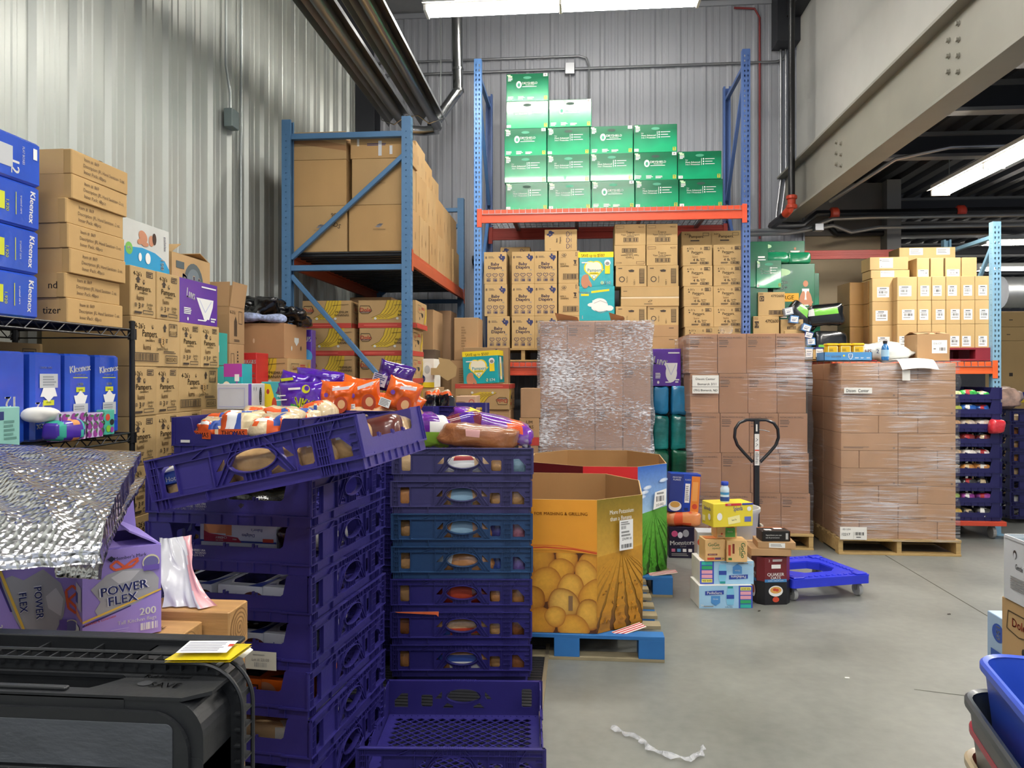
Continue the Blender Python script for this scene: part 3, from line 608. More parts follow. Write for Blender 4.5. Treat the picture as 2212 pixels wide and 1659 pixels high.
def pdiaper():
    return [('R', .0, .0, 1, .0, W_), ('T', 'Pampers', .15, .83, .07, W_), ('R', .06, .72, .28, .78, PYEL), ('P', [(.35, .80), (.85, .86), (.85, .92), (.35, .86)], PYEL), ('X', .38, .55, .5, .6, 1, W_), ('E', .58, .5, .22, .15, W_), ('E', .6, .38, .26, .12, W_), ('E', .38, .46, .14, .06, W_), ('E', .85, .36, .12, .08, W_), ('P', [(.4, .55), (.8, .5), (.85, .3), (.45, .3)], W_), ('L', [(.42, .5), (.6, .58), (.8, .5)], GRY), ('L', [(.45, .3), (.62, .22), (.8, .28)], GRY), ('T', '1', .1, .1, .1, W_, 0, 0, .02)]
# pallets on the lower beam
SH = 1.71; PT = SH+.14
pallet((-.58, 8.36, SH), .86, .9, 'weathered wooden pallet under the baby diaper boxes on the rack', WD)
pallet((.52, 8.36, SH), 1.06, .9, 'wooden pallet under the tan boxes in the middle of the rack', WD)
pallet((1.345, 8.36, SH), .56, .9, 'narrow wooden pallet on the rack beside the blue post', WD)
g = 'small tan diaper boxes on the rack'
bw, bh = .238, .337
for c in range(3):
    for r in range(4):
        x = -.925+bw*.5+c*(bw+.012)+(.0 if c else .0); lean = (.03, -.02, -.05, .0)[r] if c == 0 else 0
        if c == 2 and r > 2: continue
        if r > 2: continue
        z = PT+r*(bh+.001); x += (0.03, .0, -.035)[r] if c == 0 else 0
        x = at((1052+52*c, 1046+54*c, 1045+54*c)[r] if c == 0 else (1052+51*c), 650, FY).x+bw/2+(.01 if c == 1 else 0)
        carton('diaper_box', 'tan Baby Diapers box, %s column from left, %s row up' % (ORD[c], ORD[r]), 'box', (x, FY+.2, z), bw, .38, bh, K3, {'f': diapers8()}, group=g, rz=0)
for r in range(3):
    x = at(1202, 650, FY).x+bw/2+.012
    carton('diaper_box', 'tan SIZE 2 DIAPERS box, %s from the bottom beside the baby diaper columns' % ORD[r], 'box', (x, FY+.2, PT+r*(bh+.001)), bw-.015, .38, bh, K3, {'f': size2()} if r else {'f': size2()[:4]}, group=g)
top = PT+3*(bh+.001)
x = at(1176, 510, FY).x+.17
def rot90(ds, W=1):
    o = []
    for d in ds:
        t = d[0]
        if t == 'T': o.append(('T', d[1], 1-d[3], d[2], d[4]*.72, d[5], 90, 0))
        elif t in 'ROB' and t != 'B': o.append((t, 1-d[4], d[1], 1-d[2], d[3], d[5]))
        elif t == 'E': o.append((t, 1-d[2], d[1], d[4]*.8, d[3]*.8, d[5]))
        elif t in 'PL': o.append((t, [(1-y, x) for x, y in d[1]])+tuple(d[2:]))
    return o
d8 = rot90(diapers8())
carton('diaper_box', 'tan Baby Diapers box lying on its side on top of the third column', 'box', (x, FY+.19, top), .337, .36, .225, K3, {'f': d8})
carton('diaper_box', 'dark shaded Baby Diapers box on its side behind the front columns', 'box', (-.70, FY+.62, top-.08), .33, .36, .20, K3, {'f': d8})
carton('diaper_box', 'baby diapers box hidden behind the first two columns, under the shaded one', 'box', (-.70, FY+.62, PT), .45, .36, top-.08-PT, K3)
# grey lidded bin with swaddler boxes in front
mb = MB(); mb.box(-.165, -.2, 0, .165, .2, .95, M('#9aa7a2', .5), .015); o = tag(mb.build('plastic_bin', loc=(at(1284, 500, FY).x, FY+.62, PT)), 'pale grey plastic bin behind the two teal diaper boxes', 'bin')
mb = MB(); mb.box(-.18, -.215, .95, .18, .215, 1.0, M('#a9b3af', .5), .012); mb.build('lid', o)
x = at(1288, 600, FY).x; hb = .357
carton('shipping_carton', 'plain tan carton under the two teal diaper boxes on the rack', 'box', (x, FY+.19, PT), .36, .36, .283, K2)
carton('diaper_box', 'lower teal diaper box picturing a white diaper, on the rack', 'box', (x+.005, FY+.19, PT+.285), .37, .36, hb, TEAL, {'f': pdiaper()}, tape=False)
carton('diaper_box', 'upper teal diaper box with a yellow SAVE band, on the rack', 'box', (x-.005, FY+.19, PT+.285+hb), .365, .36, hb, TEAL, {'f': pswad(1, '210')}, tape=False)
# middle pile of tan boxes
def rowz(py): return at(1400, py, FY).z
zz = [PT, PT+.115, PT+.235, PT+.235+.205, 0, 0]
gm = 'tan boxes in the middle of the rack'
xL = at(1329, 600, FY).x; xR = at(1467, 600, FY).x; wm = (xR-xL)/2
ztop = [('long', .115), ('long', .12), ('s1', .195), ('longw', .10), ('longw', .105), ('s1', .217), ('topf', .212), ('top', .218)]
z = PT; k = 0; nm = 0
for kind, hh in ztop:
    k += 1
    if kind == 'long':
        carton('long_carton', 'plain long tan carton at the bottom of the middle pile, %s layer' % ORD[k-1], 'box', (xL+wm+.02, FY+.19, z), 2*wm-.05, .36, hh-.001, K2, {'f': [('X', .84, .7, .94, .8, 1, INK)]}, group=gm)
    elif kind == 'longw':
        carton('long_carton', 'long taped tan carton across the pile, %s of the two' % ('lower' if k == 4 else 'upper'), 'box', (xL+wm+.03, FY+.19, z), 2*wm-.06, .36, hh-.001, K3, {'f': [('R', 0, .93, 1, 1, TAPE), ('X', .04, .5, .12, .6, 1, INK)] if k == 5 else [('R', 0, .82, 1, .98, M('#d8c8a8', .2)), ('L', [(.47, .45), (.5, .62), (.54, .62), (.51, .45), (.47, .45)], INK), ('X', .4, .2, .6, .3, 1, INK)]}, group=gm)
    else:
        for i in range(2):
            dd = {'s1': size1r(), 'topf': topco(i == 1), 'top': topco()}[kind]
            n_ = {'s1': 'tan SIZE 1 diaper box turned on its side', 'topf': 'tan Topco box in the second layer from the top', 'top': 'tan Topco box in the top layer'}[kind]
            n_ = n_.replace('Topco', 'infant diapers')
            carton('diaper_box', '%s, %s of two%s' % (n_, ('left', 'right')[i], ', lower layer' if k == 3 else (', upper layer' if k == 6 else '')), 'box', (xL+wm*(i+.5)+(0 if k < 7 else -.01), FY+.19+.01*i, z), wm-.008, .36, hh-.001, K3, {'f': dd}, group=gm, rz=rs.uniform(-.01, .01))
    z += hh
# right pile 4-31's
gr = 'tan 4-31 diaper boxes on the rack'; hh = .2095
for r in range(5):
    for i in range(2):
        x = at((1479, 1541)[i]-r*1.2*(1-i), 600, FY).x+.15
        carton('diaper_box', 'tan 4-31 diaper box, %s column of the pair, %s row up' % (('left', 'right')[i], ORD[r]), 'box', (x, FY+.17, PT+r*(hh+.001)), .296, .34, hh, K3, {'f': pampers431()}, group=gr, rz=rs.uniform(-.01, .01))
for i in range(2):
    x = at((1468, 1531)[i], 500, 8.45).x+.165
    carton('diaper_box', 'tan diaper box standing %s in the back row behind the 4-31 pile' % ('left', 'right')[i], 'box', (x, 8.48, PT), .325, .3, 1.27, K3, {'f': [('T', 'Pampers.', .5, .955, .025, INK), ('X', .3, .91, .7, .93, 1, INK), ('O', .7, .96, .9, .985, INK), ('T', '4-31\'s', .2, .975, .015, INK)]}, group=gr)
# ---------------------------------------------------------------- bay two, left: green boxes and packs
BX2 = 1.71
pallet((2.18, 8.36, BX2), .76, .9, 'wooden pallet under the green boxes at the left of the second bay', WD)
Z2 = BX2+.14
def man(cx, cy, s):   # printed torso of the pack picture
    return [('E', cx, cy+.19*s, .035*s, .045*s, SKIN), ('P', [(cx-.10*s, cy+.12*s), (cx+.10*s, cy+.12*s), (cx+.08*s, cy-.12*s), (cx-.08*s, cy-.12*s)], W_), ('E', cx-.10*s, cy-.02*s, .035*s, .11*s, SKIN, -12), ('E', cx+.10*s, cy-.02*s, .035*s, .11*s, SKIN, 12), ('E', cx, cy-.07*s, .10*s, .035*s, SKIN), ('P', [(cx-.075*s, cy-.14*s), (cx+.075*s, cy-.14*s), (cx+.06*s, cy-.24*s), (cx-.06*s, cy-.24*s)], GRY)]
def depsd(n): return [('E', .18, .9, .12, .045, PALEG), ('T', 'PROTECTION', .2, .78, .04, W_, 0, .3), ('T', 'PLUS+', .16, .72, .05, W_), ('R', 0, .55, .62, .65, ink('#d9a02a')), ('T', 'LARGE', .3, .6, .05, ink('#8a6a20')), ('X', .18, .28, .42, .38, 3, W_), ('T', n, .88, .1, .07, W_)]+man(.78, .60, .85)
carton('printed_carton', 'lower back green carton in the second bay picturing a torso', 'box', (2.34, 8.62, Z2), .50, .38, .32, GRN, {'f': depsd('92')}, tape=False)
carton('printed_carton', 'large green carton picturing a torso over an orange band', 'box', (2.27, 8.42, Z2+.322), .50, .36, .47, GRN, {'f': depsd('92')}, tape=False)
carton('printed_carton', 'top green carton behind the soft packs, yellow band', 'box', (2.13, 8.55, Z2+.796), .56, .36, .36, GRN, {'f': [('E', .3, .85, .13, .06, PALEG), ('T', 'PROTECTION', .3, .7, .05, W_, 0, .3), ('T', 'PLUS+', .3, .6, .07, W_), ('R', 0, .4, .65, .5, PYEL), ('R', .25, .4, .65, .5, ink('#d9a02a'))]+man(.82, .6, .9)}, tape=False)
carton('printed_carton', 'green carton half hidden behind the blue post, top left', 'box', (1.83, 8.12, Z2+.62), .2, .3, .46, GRN, {'f': [('X', .5, .5, .9, .7, 3, W_)]}, tape=False)
carton('printed_carton', 'dark green carton column behind the blue post, below', 'box', (1.83, 8.12, Z2), .2, .3, .618, GRN, {'f': [('X', .3, .3, .8, .4, 3, W_)]}, tape=False)
mid = fbox('printed_carton', 'green carton with a hand slot in front, leaning beside the post', 'box', 1634, 562, 1688, 622, 7.95, .26, GRN, {'f': dep('M', rs, '92')}, tape=False, z0=None)
def lump(name, label, cat, loc, w, d, h, m, rz=0, tiltx=0, tilty=0, seed=0, amp=.02, bands=(), e=.35, group=None, nu=28, nv=14, parent=None, seal=False, fr=7):
    """soft pack: rounded box shape with creases. bands: (axis, lo, hi, material) strips of print"""
    mb = MB(); vs = []; fs = []; mats = []
    def sp(v, q): return math.copysign(abs(v)**q, v)
    for j in range(nv+1):
        ph = -pi/2+pi*j/nv
        for i in range(nu):
            th = 2*pi*i/nu
            x = sp(cos(ph), e)*sp(cos(th), e)*w/2; y = sp(cos(ph), e)*sp(sin(th), e)*d/2; z = sp(sin(ph), e)*h/2
            n = noise.noise(Vector((x*fr+seed*3.1, y*fr, z*fr)))*amp+noise.noise(Vector((x*fr*3+seed, y*fr*3, z*fr*3)))*amp*.4
            if seal:
                q = abs(x)/(w/2); sq = max(0, (q-.55)/.45); z *= 1-.85*sq**1.6; y *= 1+.06*sq
            k = 1+n/max(.03, min(w, d, h)/2); vs.append((x*k, y*k, z*k+h/2))
    for j in range(nv):
        for i in range(nu):
            a, b, c, d_ = j*nu+i, j*nu+(i+1) % nu, (j+1)*nu+(i+1) % nu, (j+1)*nu+i
            ctr = [(vs[a][q]+vs[c][q])/2/(w, d, h)[q]+(.5, .5, 0)[q] for q in range(3)]
            mm = m
            for bd in bands:
                if bd[1] <= ctr[bd[0]] <= bd[2] and (len(bd) < 5 or bd[4][1] <= ctr[bd[4][0]] <= bd[4][2]): mm = bd[3]
            fs.append((a, b, c, d_)); mats.append(mm)
    n = len(mb.v); mb.v = [Vector(v) for v in vs]; mb.f = fs; mb.m = [mb.mi(q) for q in mats]
    o = mb.build(name, parent, smooth=2, loc=loc); o.rotation_euler = (tiltx, tilty, rz)
    if label: tag(o, label, cat, group)
    return o
GP = gloss('#0a7a50'); GB2 = gloss('#15191a'); LG = gloss('#6cb83a'); SW = gloss('#d9dcd8'); PKB = gloss('#0c0f12')
p = at(1677, 566, 7.92); lump('soft_pack', 'green soft pack on top of the slotted green carton, left one', 'pack', (p.x+.02, 8.10, p.z), .25, .2, .12, GP, seed=1, bands=[(2, .42, .56, SW), (2, .0, .05, BLK)], amp=.008, group='green soft packs')
lump('soft_pack', 'green soft pack on top of the big torso carton, right one', 'pack', (p.x+.26, 8.12, p.z-.005), .24, .2, .125, GP, seed=2, bands=[(2, .42, .56, SW)], amp=.008, group='green soft packs')
carton('printed_carton', 'green carton under the right soft pack, just behind the slotted one', 'box', (2.20, 8.12, Z2), .42, .2, p.z-.006-Z2, GRN, {'f': depsd('92')}, tape=False)
def dbox(): return [('P', [(.05, .62), (.22, .62), (.22, .84), (.05, .84)], ink('#3a2a1a')), ('T', 'D', .135, .73, .14, K3, 0, 0, .03), ('T', '4792600', .72, .84, .11, INK, 0, .5, .01), ('X', .04, .88, .2, .97, 2, ink('#8a6a44')), ('O', .4, .06, .94, .24, INK), ('B', .42, .08, .92, .22, INK, 16)]
fb = fbox('shipping_carton', 'tan carton marked D 4792600, lower of two beside the blue post', 'box', 1627, 683, 1683, 722, 7.93, .3, K3, {'f': dbox()}, z0=Z2)
zl_ = at(1650, 683, 7.93).z
fbox('shipping_carton', 'tan carton marked D 4792600, upper of two beside the blue post', 'box', 1640, 631, 1697, 684, 7.93, .34, K3, {'f': dbox(), 'l': [('T', 'PEPPER', .8, .85, .1, INK)]}, z0=zl_+.001, rz=-.05)
fbox('shipping_carton', 'low tan carton with a barcode beside the D cartons', 'box', 1687, 690, 1735, 716, 7.93, .2, K3, {'f': [('O', .28, .3, .68, .5, INK), ('B', .3, .33, .66, .47, INK, 14), ('X', .6, .7, .9, .8, 2, INK)]}, z0=Z2+.14)
fbox('shipping_carton', 'lowest tan carton below the barcode carton, mostly hidden', 'box', 1695, 714, 1743, 738, 7.91, .25, K3, {'f': [('X', .62, .7, .92, .82, 2, INK)]}, z0=Z2)
q = at(1719, 690, 7.98); lump('soft_pack', 'black soft pack with a green panel leaning on the green cartons', 'pack', (q.x+.03, 8.05, q.z-.02), .36, .16, .16, PKB, tilty=.75, seed=4, bands=[(0, .35, .75, LG, (2, .55, 1)), (0, .8, .84, SW)], amp=.01)
q = at(1788, 705, 7.95); lump('soft_pack', 'rounded black soft pack with a green stripe in the middle', 'pack', (q.x, 8.05, q.z+.01), .38, .2, .22, PKB, tilty=-.1, seed=5, bands=[(2, .5, .65, LG, (0, .1, .8)), (0, 0.05, .2, SW, (2, .35, .7))], amp=.018)
q = at(1792, 738, 7.93); lump('soft_pack', 'lowest black soft pack with white print and green label', 'pack', (q.x+.02, 8.02, Z2-.12), .34, .2, .29, PKB, seed=6, bands=[(2, .42, .52, SW), (2, .2, .38, LG, (0, .1, .5))], amp=.008)
SB = gloss('#4f84bd'); SN = gloss('#2a3470'); SG = gloss('#9aa4b4')
def smallbx(): return [('R', .1, .15, .9, .85, W_), ('T', 'Attends', .5, .66, .16, NVY, 0, .6, .01), ('X', .2, .28, .8, .5, 2, NVY)]
for i, (px, py, mm, a, lb) in enumerate(((1708, 672, SG, -.2, 'grey'), (1716, 690, SB, .12, 'light blue'), (1742, 708, SB, .35, 'tilted blue'), (1746, 724, SN, .3, 'tilted navy'), (1755, 738, SB, -.05, 'low blue'))):
    q = at(px, py, 7.82+.02*(i % 2)); carton('small_box', '%s little box, white label, %s down the tumbled pile by the soft packs' % (lb, ORD[i]), 'box', (q.x, 7.90, q.z-.035), .085, .09, .075, mm, {'f': smallbx()}, tilt=a, tape=False, group='little white-labelled boxes')
mb = MB(); mb.box(-.19, -.09, 0, .19, .09, .006, K3); mb.box(-.19, -.09, 0, .19, -.085, .10, WD); mb.box(-.19, .085, 0, .19, .09, .05, WD); tag(mb.build('display_tray', loc=(at(1765, 757, 7.78).x, 7.78, 1.72)), 'shallow tray of blue boxes on the rack edge beside the yellow tubs', 'tray')
for i in range(3):
    q = at(1746+22*i, 755, 7.72); carton('small_box', '%s of the boxes standing in the shallow tray' % ('leftmost', 'middle', 'rightmost')[i], 'box', (q.x, 7.735, 1.727), .082, .09, .115, SN if i else SB, {'f': smallbx()}, tape=False, group='boxes in the shallow tray')
# ---------------------------------------------------------------- bay two, right: barcode cartons on a pallet
pallet((3.45, 8.30, BX2), 1.22, .8, 'dark red plastic pallet holding the barcode cartons', WDR, WDR, h=.13, blocks=True)
ZB = BX2+.13
def bclab(cx, cy, w=.62, hh=.42, rt=0): return [('R', cx-w/2, cy-hh/2, cx+w/2, cy+hh/2, W_), ('X', cx-w*.3, cy+hh*.3, cx+w*.3, cy+hh*.44, 1, BLK), ('B', cx-w*.36, cy-hh*.12, cx+w*.36, cy+hh*.12, BLK, 11), ('X', cx-w*.42, cy+hh*.16, cx+w*.42, cy+hh*.28, 1, GRY), ('X', cx-w*.4, cy-hh*.36, cx+w*.4, cy-hh*.2, 1, GRY)]
gb = 'barcode cartons in the second bay'
cols = (1890, 1939, 1968, 2000, 2033, 2065, 2097, 2128); xs = [at(v, 680, 7.93).x for v in (1888, 1938, 1982, 2013, 2044, 2076, 2107, 2138)]
hz = [at(2000, v, 7.93).z for v in (740, 694, 645, 597, 557)]
hz[0] = ZB; st = (hz[3]-ZB)/3
for r in range(3):
    for i in range(7):
        w0, w1 = (xs[i], xs[i+1]) if i else (xs[0], xs[0]+.17)
        if i == 0: w0, w1 = at(1884, 680, 8.03).x, at(1938, 680, 8.03).x-.005
        cx = (w0+w1)/2; y = 7.93 if i else 8.03
        carton('shipping_carton', 'tan carton with a barcode label, %s from left in the %s row up' % (ORD[i], ORD[r]), 'box', (cx, y+.15, ZB+r*st), w1-w0-.004, .29, st-.002, K3, group=gb, sticker=('f', bclab(.5+rs.uniform(-.12, .12), .4 if r else .28, .62 if i else .5, .44)))
zt = ZB+3*st
for i, (a, b, h_) in enumerate(((1982, 2010, 44), (2012, 2041, 44), (2044, 2078, 42), (2080, 2113, 42))):
    xa, xb_ = at(a, 590, 7.95).x, at(b, 590, 7.95).x
    carton('shipping_carton', 'upright tan carton in the fourth row, %s from left' % ORD[i], 'box', ((xa+xb_)/2, 8.10, zt), xb_-xa-.003, .26, .19, K3, group=gb, sticker=('f', bclab(.5, .2, .8, .36)) if i % 2 == 0 else None)
lab2 = lambda x0, x1: [('R', x0, .15, x1, .92, W_), ('E', x0+.03, .75, .08, .08, GRY), ('X', x0+.06, .6, x1-.02, .85, 2, GRY), ('B', x0+.02, .2, x0+.08, .3, BLK, 5)]
for i, (a, b, yy, Yd) in enumerate(((1880, 1975, 8.25, 0), (1878, 1972, 8.25, 0))):
    xa, xb_ = at(a, 590, 8.05).x, at(b, 590, 8.05).x
    z = zt if i == 0 else zt+.085
    carton('flat_carton', 'flat tan carton with a paper label, %s of two left of the fourth row' % ('lower', 'upper')[i], 'box', ((xa+xb_)/2-.02, 8.05+.12, z+.001), xb_-xa-.05, .24, .082 if i == 0 else .13, K3, group=gb, sticker=('f', lab2(.25, .6)))
xa, xb_ = at(1935, 545, 8.45).x, at(2055, 545, 8.45).x
carton('flat_carton', 'topmost flat tan carton under the far blue post', 'box', ((xa+xb_)/2, 8.50, zt), xb_-xa, .28, .36, K3, group=gb, sticker=('f', [('R', .18, .78, .42, .98, W_), ('X', .2, .82, .4, .95, 3, GRY), ('R', .66, .78, .9, .98, W_), ('X', .68, .82, .88, .95, 3, GRY)]))
for r in range(3):
    for i in range(2):
        mm = M('#96713f', .3, var=.12, coat=.4, bump=.3, bsc=6)
        xa = at((1832, 1868)[i], 680, 8.3-.1*i).x
        carton('taped_carton', 'brown film-wrapped carton at the left end of the barcode cartons, %s column, %s up' % (('outer', 'inner')[i], ORD[r]), 'box', (xa+.06, 8.38-.12*i, ZB+r*(st-.005) if r else ZB), .17 if i == 0 else .12, .3, st-.008, mm, group='film-wrapped brown cartons', rz=.1-.1*i)
carton('cereal_carton', 'slim white carton with yellow print beside the blue post', 'box', (at(2143, 700, 8.05).x-.01, 8.10, ZB), .045, .2, .40, FOAMW, {'f': [('E', .5, .85, .09, .09, ink('#d9b030')), ('T', 'Life', .5, .62, .14, NVY, 90), ('E', .5, .3, .09, .09, ink('#d9b030'))]}, tape=False)
# ================================================================ wrapped pallets on the floor
def wrap(x0, y0, x1, y1, z0, z1, label, m, name='stretch_wrap', bul=.012, seed=0, open_top=True):
    """clear film around a pallet load, following it at a small distance with slack creases"""
    mb = MB(); P = []; n = 26
    for (a, b), (c, d) in (((x0, y0), (x1, y0)), ((x1, y0), (x1, y1)), ((x1, y1), (x0, y1)), ((x0, y1), (x0, y0))):
        for i in range(n): P.append((a+(c-a)*i/n, b+(d-b)*i/n))
    cx, cy = (x0+x1)/2, (y0+y1)/2; N = len(P); nv = 40; vs = []; fs = []
    for j in range(nv+1):
        z = z0+(z1-z0)*j/nv
        for i, (x, y) in enumerate(P):
            k = .010+bul*(.5+noise.noise(Vector((x*2.2+seed, y*2.2, z*9))))
            sx = 1 if x > cx else -1; sy = 1 if y > cy else -1
            ex = k if abs(abs(x-cx)-(x1-x0)/2) < 1e-6 else 0; ey = k if abs(abs(y-cy)-(y1-y0)/2) < 1e-6 else 0
            vs.append((x+sx*ex, y+sy*ey, z+.008*noise.noise(Vector((x*5, y*5, seed))) if j in (0, nv) else z))
    for j in range(nv):
        for i in range(N): fs.append((j*N+i, j*N+(i+1) % N, (j+1)*N+(i+1) % N, (j+1)*N+i))
    mb.add(vs, fs, m); o = mb.build(name, smooth=2); return tag(o, label, 'plastic wrap')
def pist(): return [('T', 'PISTACHIOS IN-SHELL', .46, .90, .045, ink('#4a3a30'), 0, .82, .004), ('X', .05, .72, .5, .85, 3, ink('#6d5443')), ('X', .05, .66, .42, .69, 1, ink('#4a3a30'))]
KP = card('#a97e5f'); KP2 = card('#a17758')
def pstack(xc, y0, wd, dp, rows, rh, base, nm, who, cols=4, lean=0, openrow=False):
    cw = wd/cols
    for r in range(rows):
        for c in range(cols):
            for k in range(2):
                if k == 1 and 0 < c < cols-1 and r < rows-1: continue
                xo = lean*(rows-1-r)
                lb = 'tan pistachio carton on the %s pallet, %s row from the top, %s column%s' % (who, ORD[rows-1-r], ORD[c], '' if k == 0 else ', behind')
                carton('shipping_carton', lb, 'box', (xc-wd/2+cw*(c+.5)+xo, y0+dp*(.25+.5*k), base+r*rh), cw-.003, dp/2-.004, rh-.002, KP if (c+r) % 2 else KP2, {'f': pist()} if k == 0 else None, group=nm, rz=rs.uniform(-.006, .006))
pallet((.15, 7.38, 0), 1.04, .84, 'wooden pallet under the tall wrapped pistachio cartons behind the bins', WD)
pstack(.148, 6.98, 1.01, .78, 5, .384, .14, 'pistachio cartons on the left pallet', 'left')
wrap(-.362, 6.975, .658, 7.765, .135, 2.065, 'glossy creased stretch wrap around the left pistachio pallet behind the red bin', FILMX, seed=2, bul=.016)
for a, b, yy in ((1205, 1252, 688), (1322, 1352, 690)):   # flaps standing up on the open top carton
    q = at(a, 693, 7.1); e = at(b, 693, 7.1); mb = MB(); zt_ = .14+5*.384
    mb.add([(q.x, 7.2, zt_), (e.x, 7.2, zt_), (e.x-.02, 7.12, zt_+.05), (q.x-.03, 7.1, zt_+.09)], [(0, 1, 2, 3)], K5); mb.add([(q.x, 7.203, zt_), (e.x, 7.203, zt_), (e.x-.02, 7.123, zt_+.05), (q.x-.03, 7.103, zt_+.09)], [(3, 2, 1, 0)], K5)
    tag(mb.build('cardboard_flap'), 'torn cardboard flap sticking up on the left wrapped pallet, %s' % ('left one' if a < 1300 else 'right one'), 'flap')
pallet((1.545, 7.42, 0), 1.10, .84, 'wooden pallet under the pistachio cartons behind the pallet jack', WD)
pstack(1.515, 7.04, 1.03, .76, 5, .361, .14, 'pistachio cartons on the right pallet', 'right', lean=.012)
wrap(.99, 7.03, 2.075, 7.80, .135, 1.93, 'loose stretch wrap around the pistachio cartons behind the pallet jack', FILM, seed=5)
def paper(name, label, cat, p, w, h, ds, ry=0, tiltx=0, m=None, yaw=0):
    mb = MB(); mb.box(-w/2, -.0008, 0, w/2, .0008, h, m or FOAMW); mb.k = 0; mb.deco((TM((-w/2, -.0009, 0), (1, 0, 0), (0, 0, 1)), w, h), ds)
    o = mb.build(name, loc=p); o.rotation_euler = (tiltx, ry, yaw); return tag(o, label, cat)
q = at(1524, 850, 7.0)
paper('paper_sign', 'white handwritten sign taped to the right pistachio pallet', 'sign', (q.x, 7.0, q.z), .235, .165, [('T', 'Disom Center', .5, .80, .13, BLK, 0, .8), ('T', 'Bismarck 3/11', .55, .52, .13, BLK, 0, .75), ('R', 0, .36, 1, .375, BLK), ('T', '(701) Bismarck, ND', .5, .18, .12, BLK, 0, .9)])
# crumpled foil on the open top
q = at(1565, 712, 7.3); lump('crumpled_film', 'crumpled clear film ball on top of the right pistachio cartons', 'plastic', (q.x, 7.3, 1.945), .12, .1, .08, BAG, seed=9, amp=.03)
# pallet of flat tan cases under film
px0, px1 = at(1815, 1000, 6.9).x, at(2063, 1000, 6.9).x; Y3 = 6.88
KC = card('#b28b69'); D3 = .98; W3 = px1-px0
pallet(((px0+px1)/2+.005, Y3+.49, 0), W3+.06, 1.02, 'wooden pallet under the tall stack of flat wrapped cases', WD)
lay_h = (1.665-.13)/10.0; cnt = 0
for r in range(10):
    pat = [3, 2, 3, 2, 3, 2, 3, 2, 2, 3][r]
    widths = {3: (.33, .345, .325), 2: (.5, .5)}[pat]; xx = px0
    if pat == 3: widths = ((.16, .34, .34, .16) if r % 4 == 0 else (.33, .34, .33))
    for i, wf in enumerate(widths):
        ww = wf*W3
        prnt = {'f': [('X', .04, .12, .55, .24, 2, ink('#7d6350')), ('E', .93, .15, .06, .06, ink('#7d6350'))]} if wf > .45 else None
        carton('flat_case', 'flat tan case on the right wrapped pallet, %s layer from the floor, %s from left' % (ORD[r], ORD[i]), 'box', (xx+ww/2, Y3+.245, .14+r*lay_h), ww-.003, .485, lay_h-.002, KC, prnt, group='flat cases on the wrapped pallet', rz=0, tape=False)
        if i in (0, len(widths)-1): carton('flat_case', 'flat tan case at the back of the wrapped pallet, %s layer, %s end' % (ORD[r], 'left' if i == 0 else 'right'), 'box', (xx+ww/2, Y3+.735, .14+r*lay_h), ww-.003, .485, lay_h-.002, KC, group='flat cases on the wrapped pallet', tape=False)
        xx += ww
wrap(px0-.004, Y3-.004, px1+.004, Y3+.985, .12, 1.69, 'streaky stretch wrap around the tall stack of flat cases', FILM, seed=8, bul=.014)
q = at(1854, 850, Y3-.04); paper('paper_sign', 'small white handwritten strip on the wrapped flat cases', 'sign', (q.x, Y3-.035, q.z), .235, .05, [('T', 'Disom  Center', .48, .5, .55, BLK, 0, .8)])
q = at(1844, 1166, Y3-.04); paper('paper_sign', 'shipping label 12217 low on the wrapped flat cases', 'sign', (q.x, Y3-.035, q.z), .225, .11, [('T', 'SD  USA', .25, .82, .14, GRY, 0, .3), ('T', '12217', .22, .42, .2, BLK, 0, .3), ('B', .55, .35, .9, .6, BLK, 10), ('R', .5, .05, .505, .6, BLK), ('X', .6, .15, .8, .25, 1, BLK)])
mb = MB(); q = at(1940, 786, Y3); w_ = .30
mb.grid(lambda u, v: (q.x-.02+u*w_+.02*v, Y3+.16-.25*v, 1.70+.015*sin(3*u)-.14*max(0, v-.62)**1.3*2.2), 10, 14, FOAMW)
tag(mb.build('paper_sheet', smooth=2), 'blank white sheet folded over the top edge of the wrapped cases', 'paper')
paper('paper_tag', 'narrow white paper tab hanging below the blank sheet', 'paper', (at(1957, 820, Y3-.04).x, Y3-.045, at(1957, 822, Y3-.04).z), .065, .09, [])
# things on top of the wrapped cases
TZ = 1.695
CB = M('#4b8fc9', .4); pz_ = at(1820, 775, 7.0)
a0, a1 = at(1764, 775, 7.0).x, at(1877, 775, 7.0).x
mb = MB(); cx = (a0+a1)/2+.03; wt = a1-a0-.04
mb.box(-wt/2, -.11, 0, wt/2, .11, .004, CB); mb.box(-wt/2, -.11, 0, wt/2, -.106, .075, CB); mb.box(-wt/2, .106, 0, wt/2, .11, .075, CB); mb.box(-wt/2, -.11, 0, -wt/2+.004, .11, .075, CB); mb.box(wt/2-.004, -.11, 0, wt/2, .11, .075, CB)
mb.deco((TM((-wt/2, -.11, 0), (1, 0, 0), (0, 0, 1)), wt, .075), [('T', 'vital', .07, .6, .22, W_), ('T', 'COLLAGEN PEPTIDES', .25, .5, .2, W_, 0, .2, .01), ('T', 'VP', .55, .5, .3, W_, 0, 0, .02), ('L', [(.51, .8), (.59, .8), (.59, .4), (.55, .15), (.51, .4), (.51, .8)], W_), ('X', .64, .25, .72, .4, 2, W_), ('X', .76, .25, .84, .4, 2, W_), ('X', .88, .25, .96, .4, 2, W_), ('E', .68, .65, .12, .12, CB), ('R', .39, .5, .43, .68, PYEL)])
tag(mb.build('display_tray', loc=(cx, 7.06, TZ)), 'shallow blue display tray with a shield logo holding three yellow tubs', 'tray')
YT = M('#e6b81a', .3)
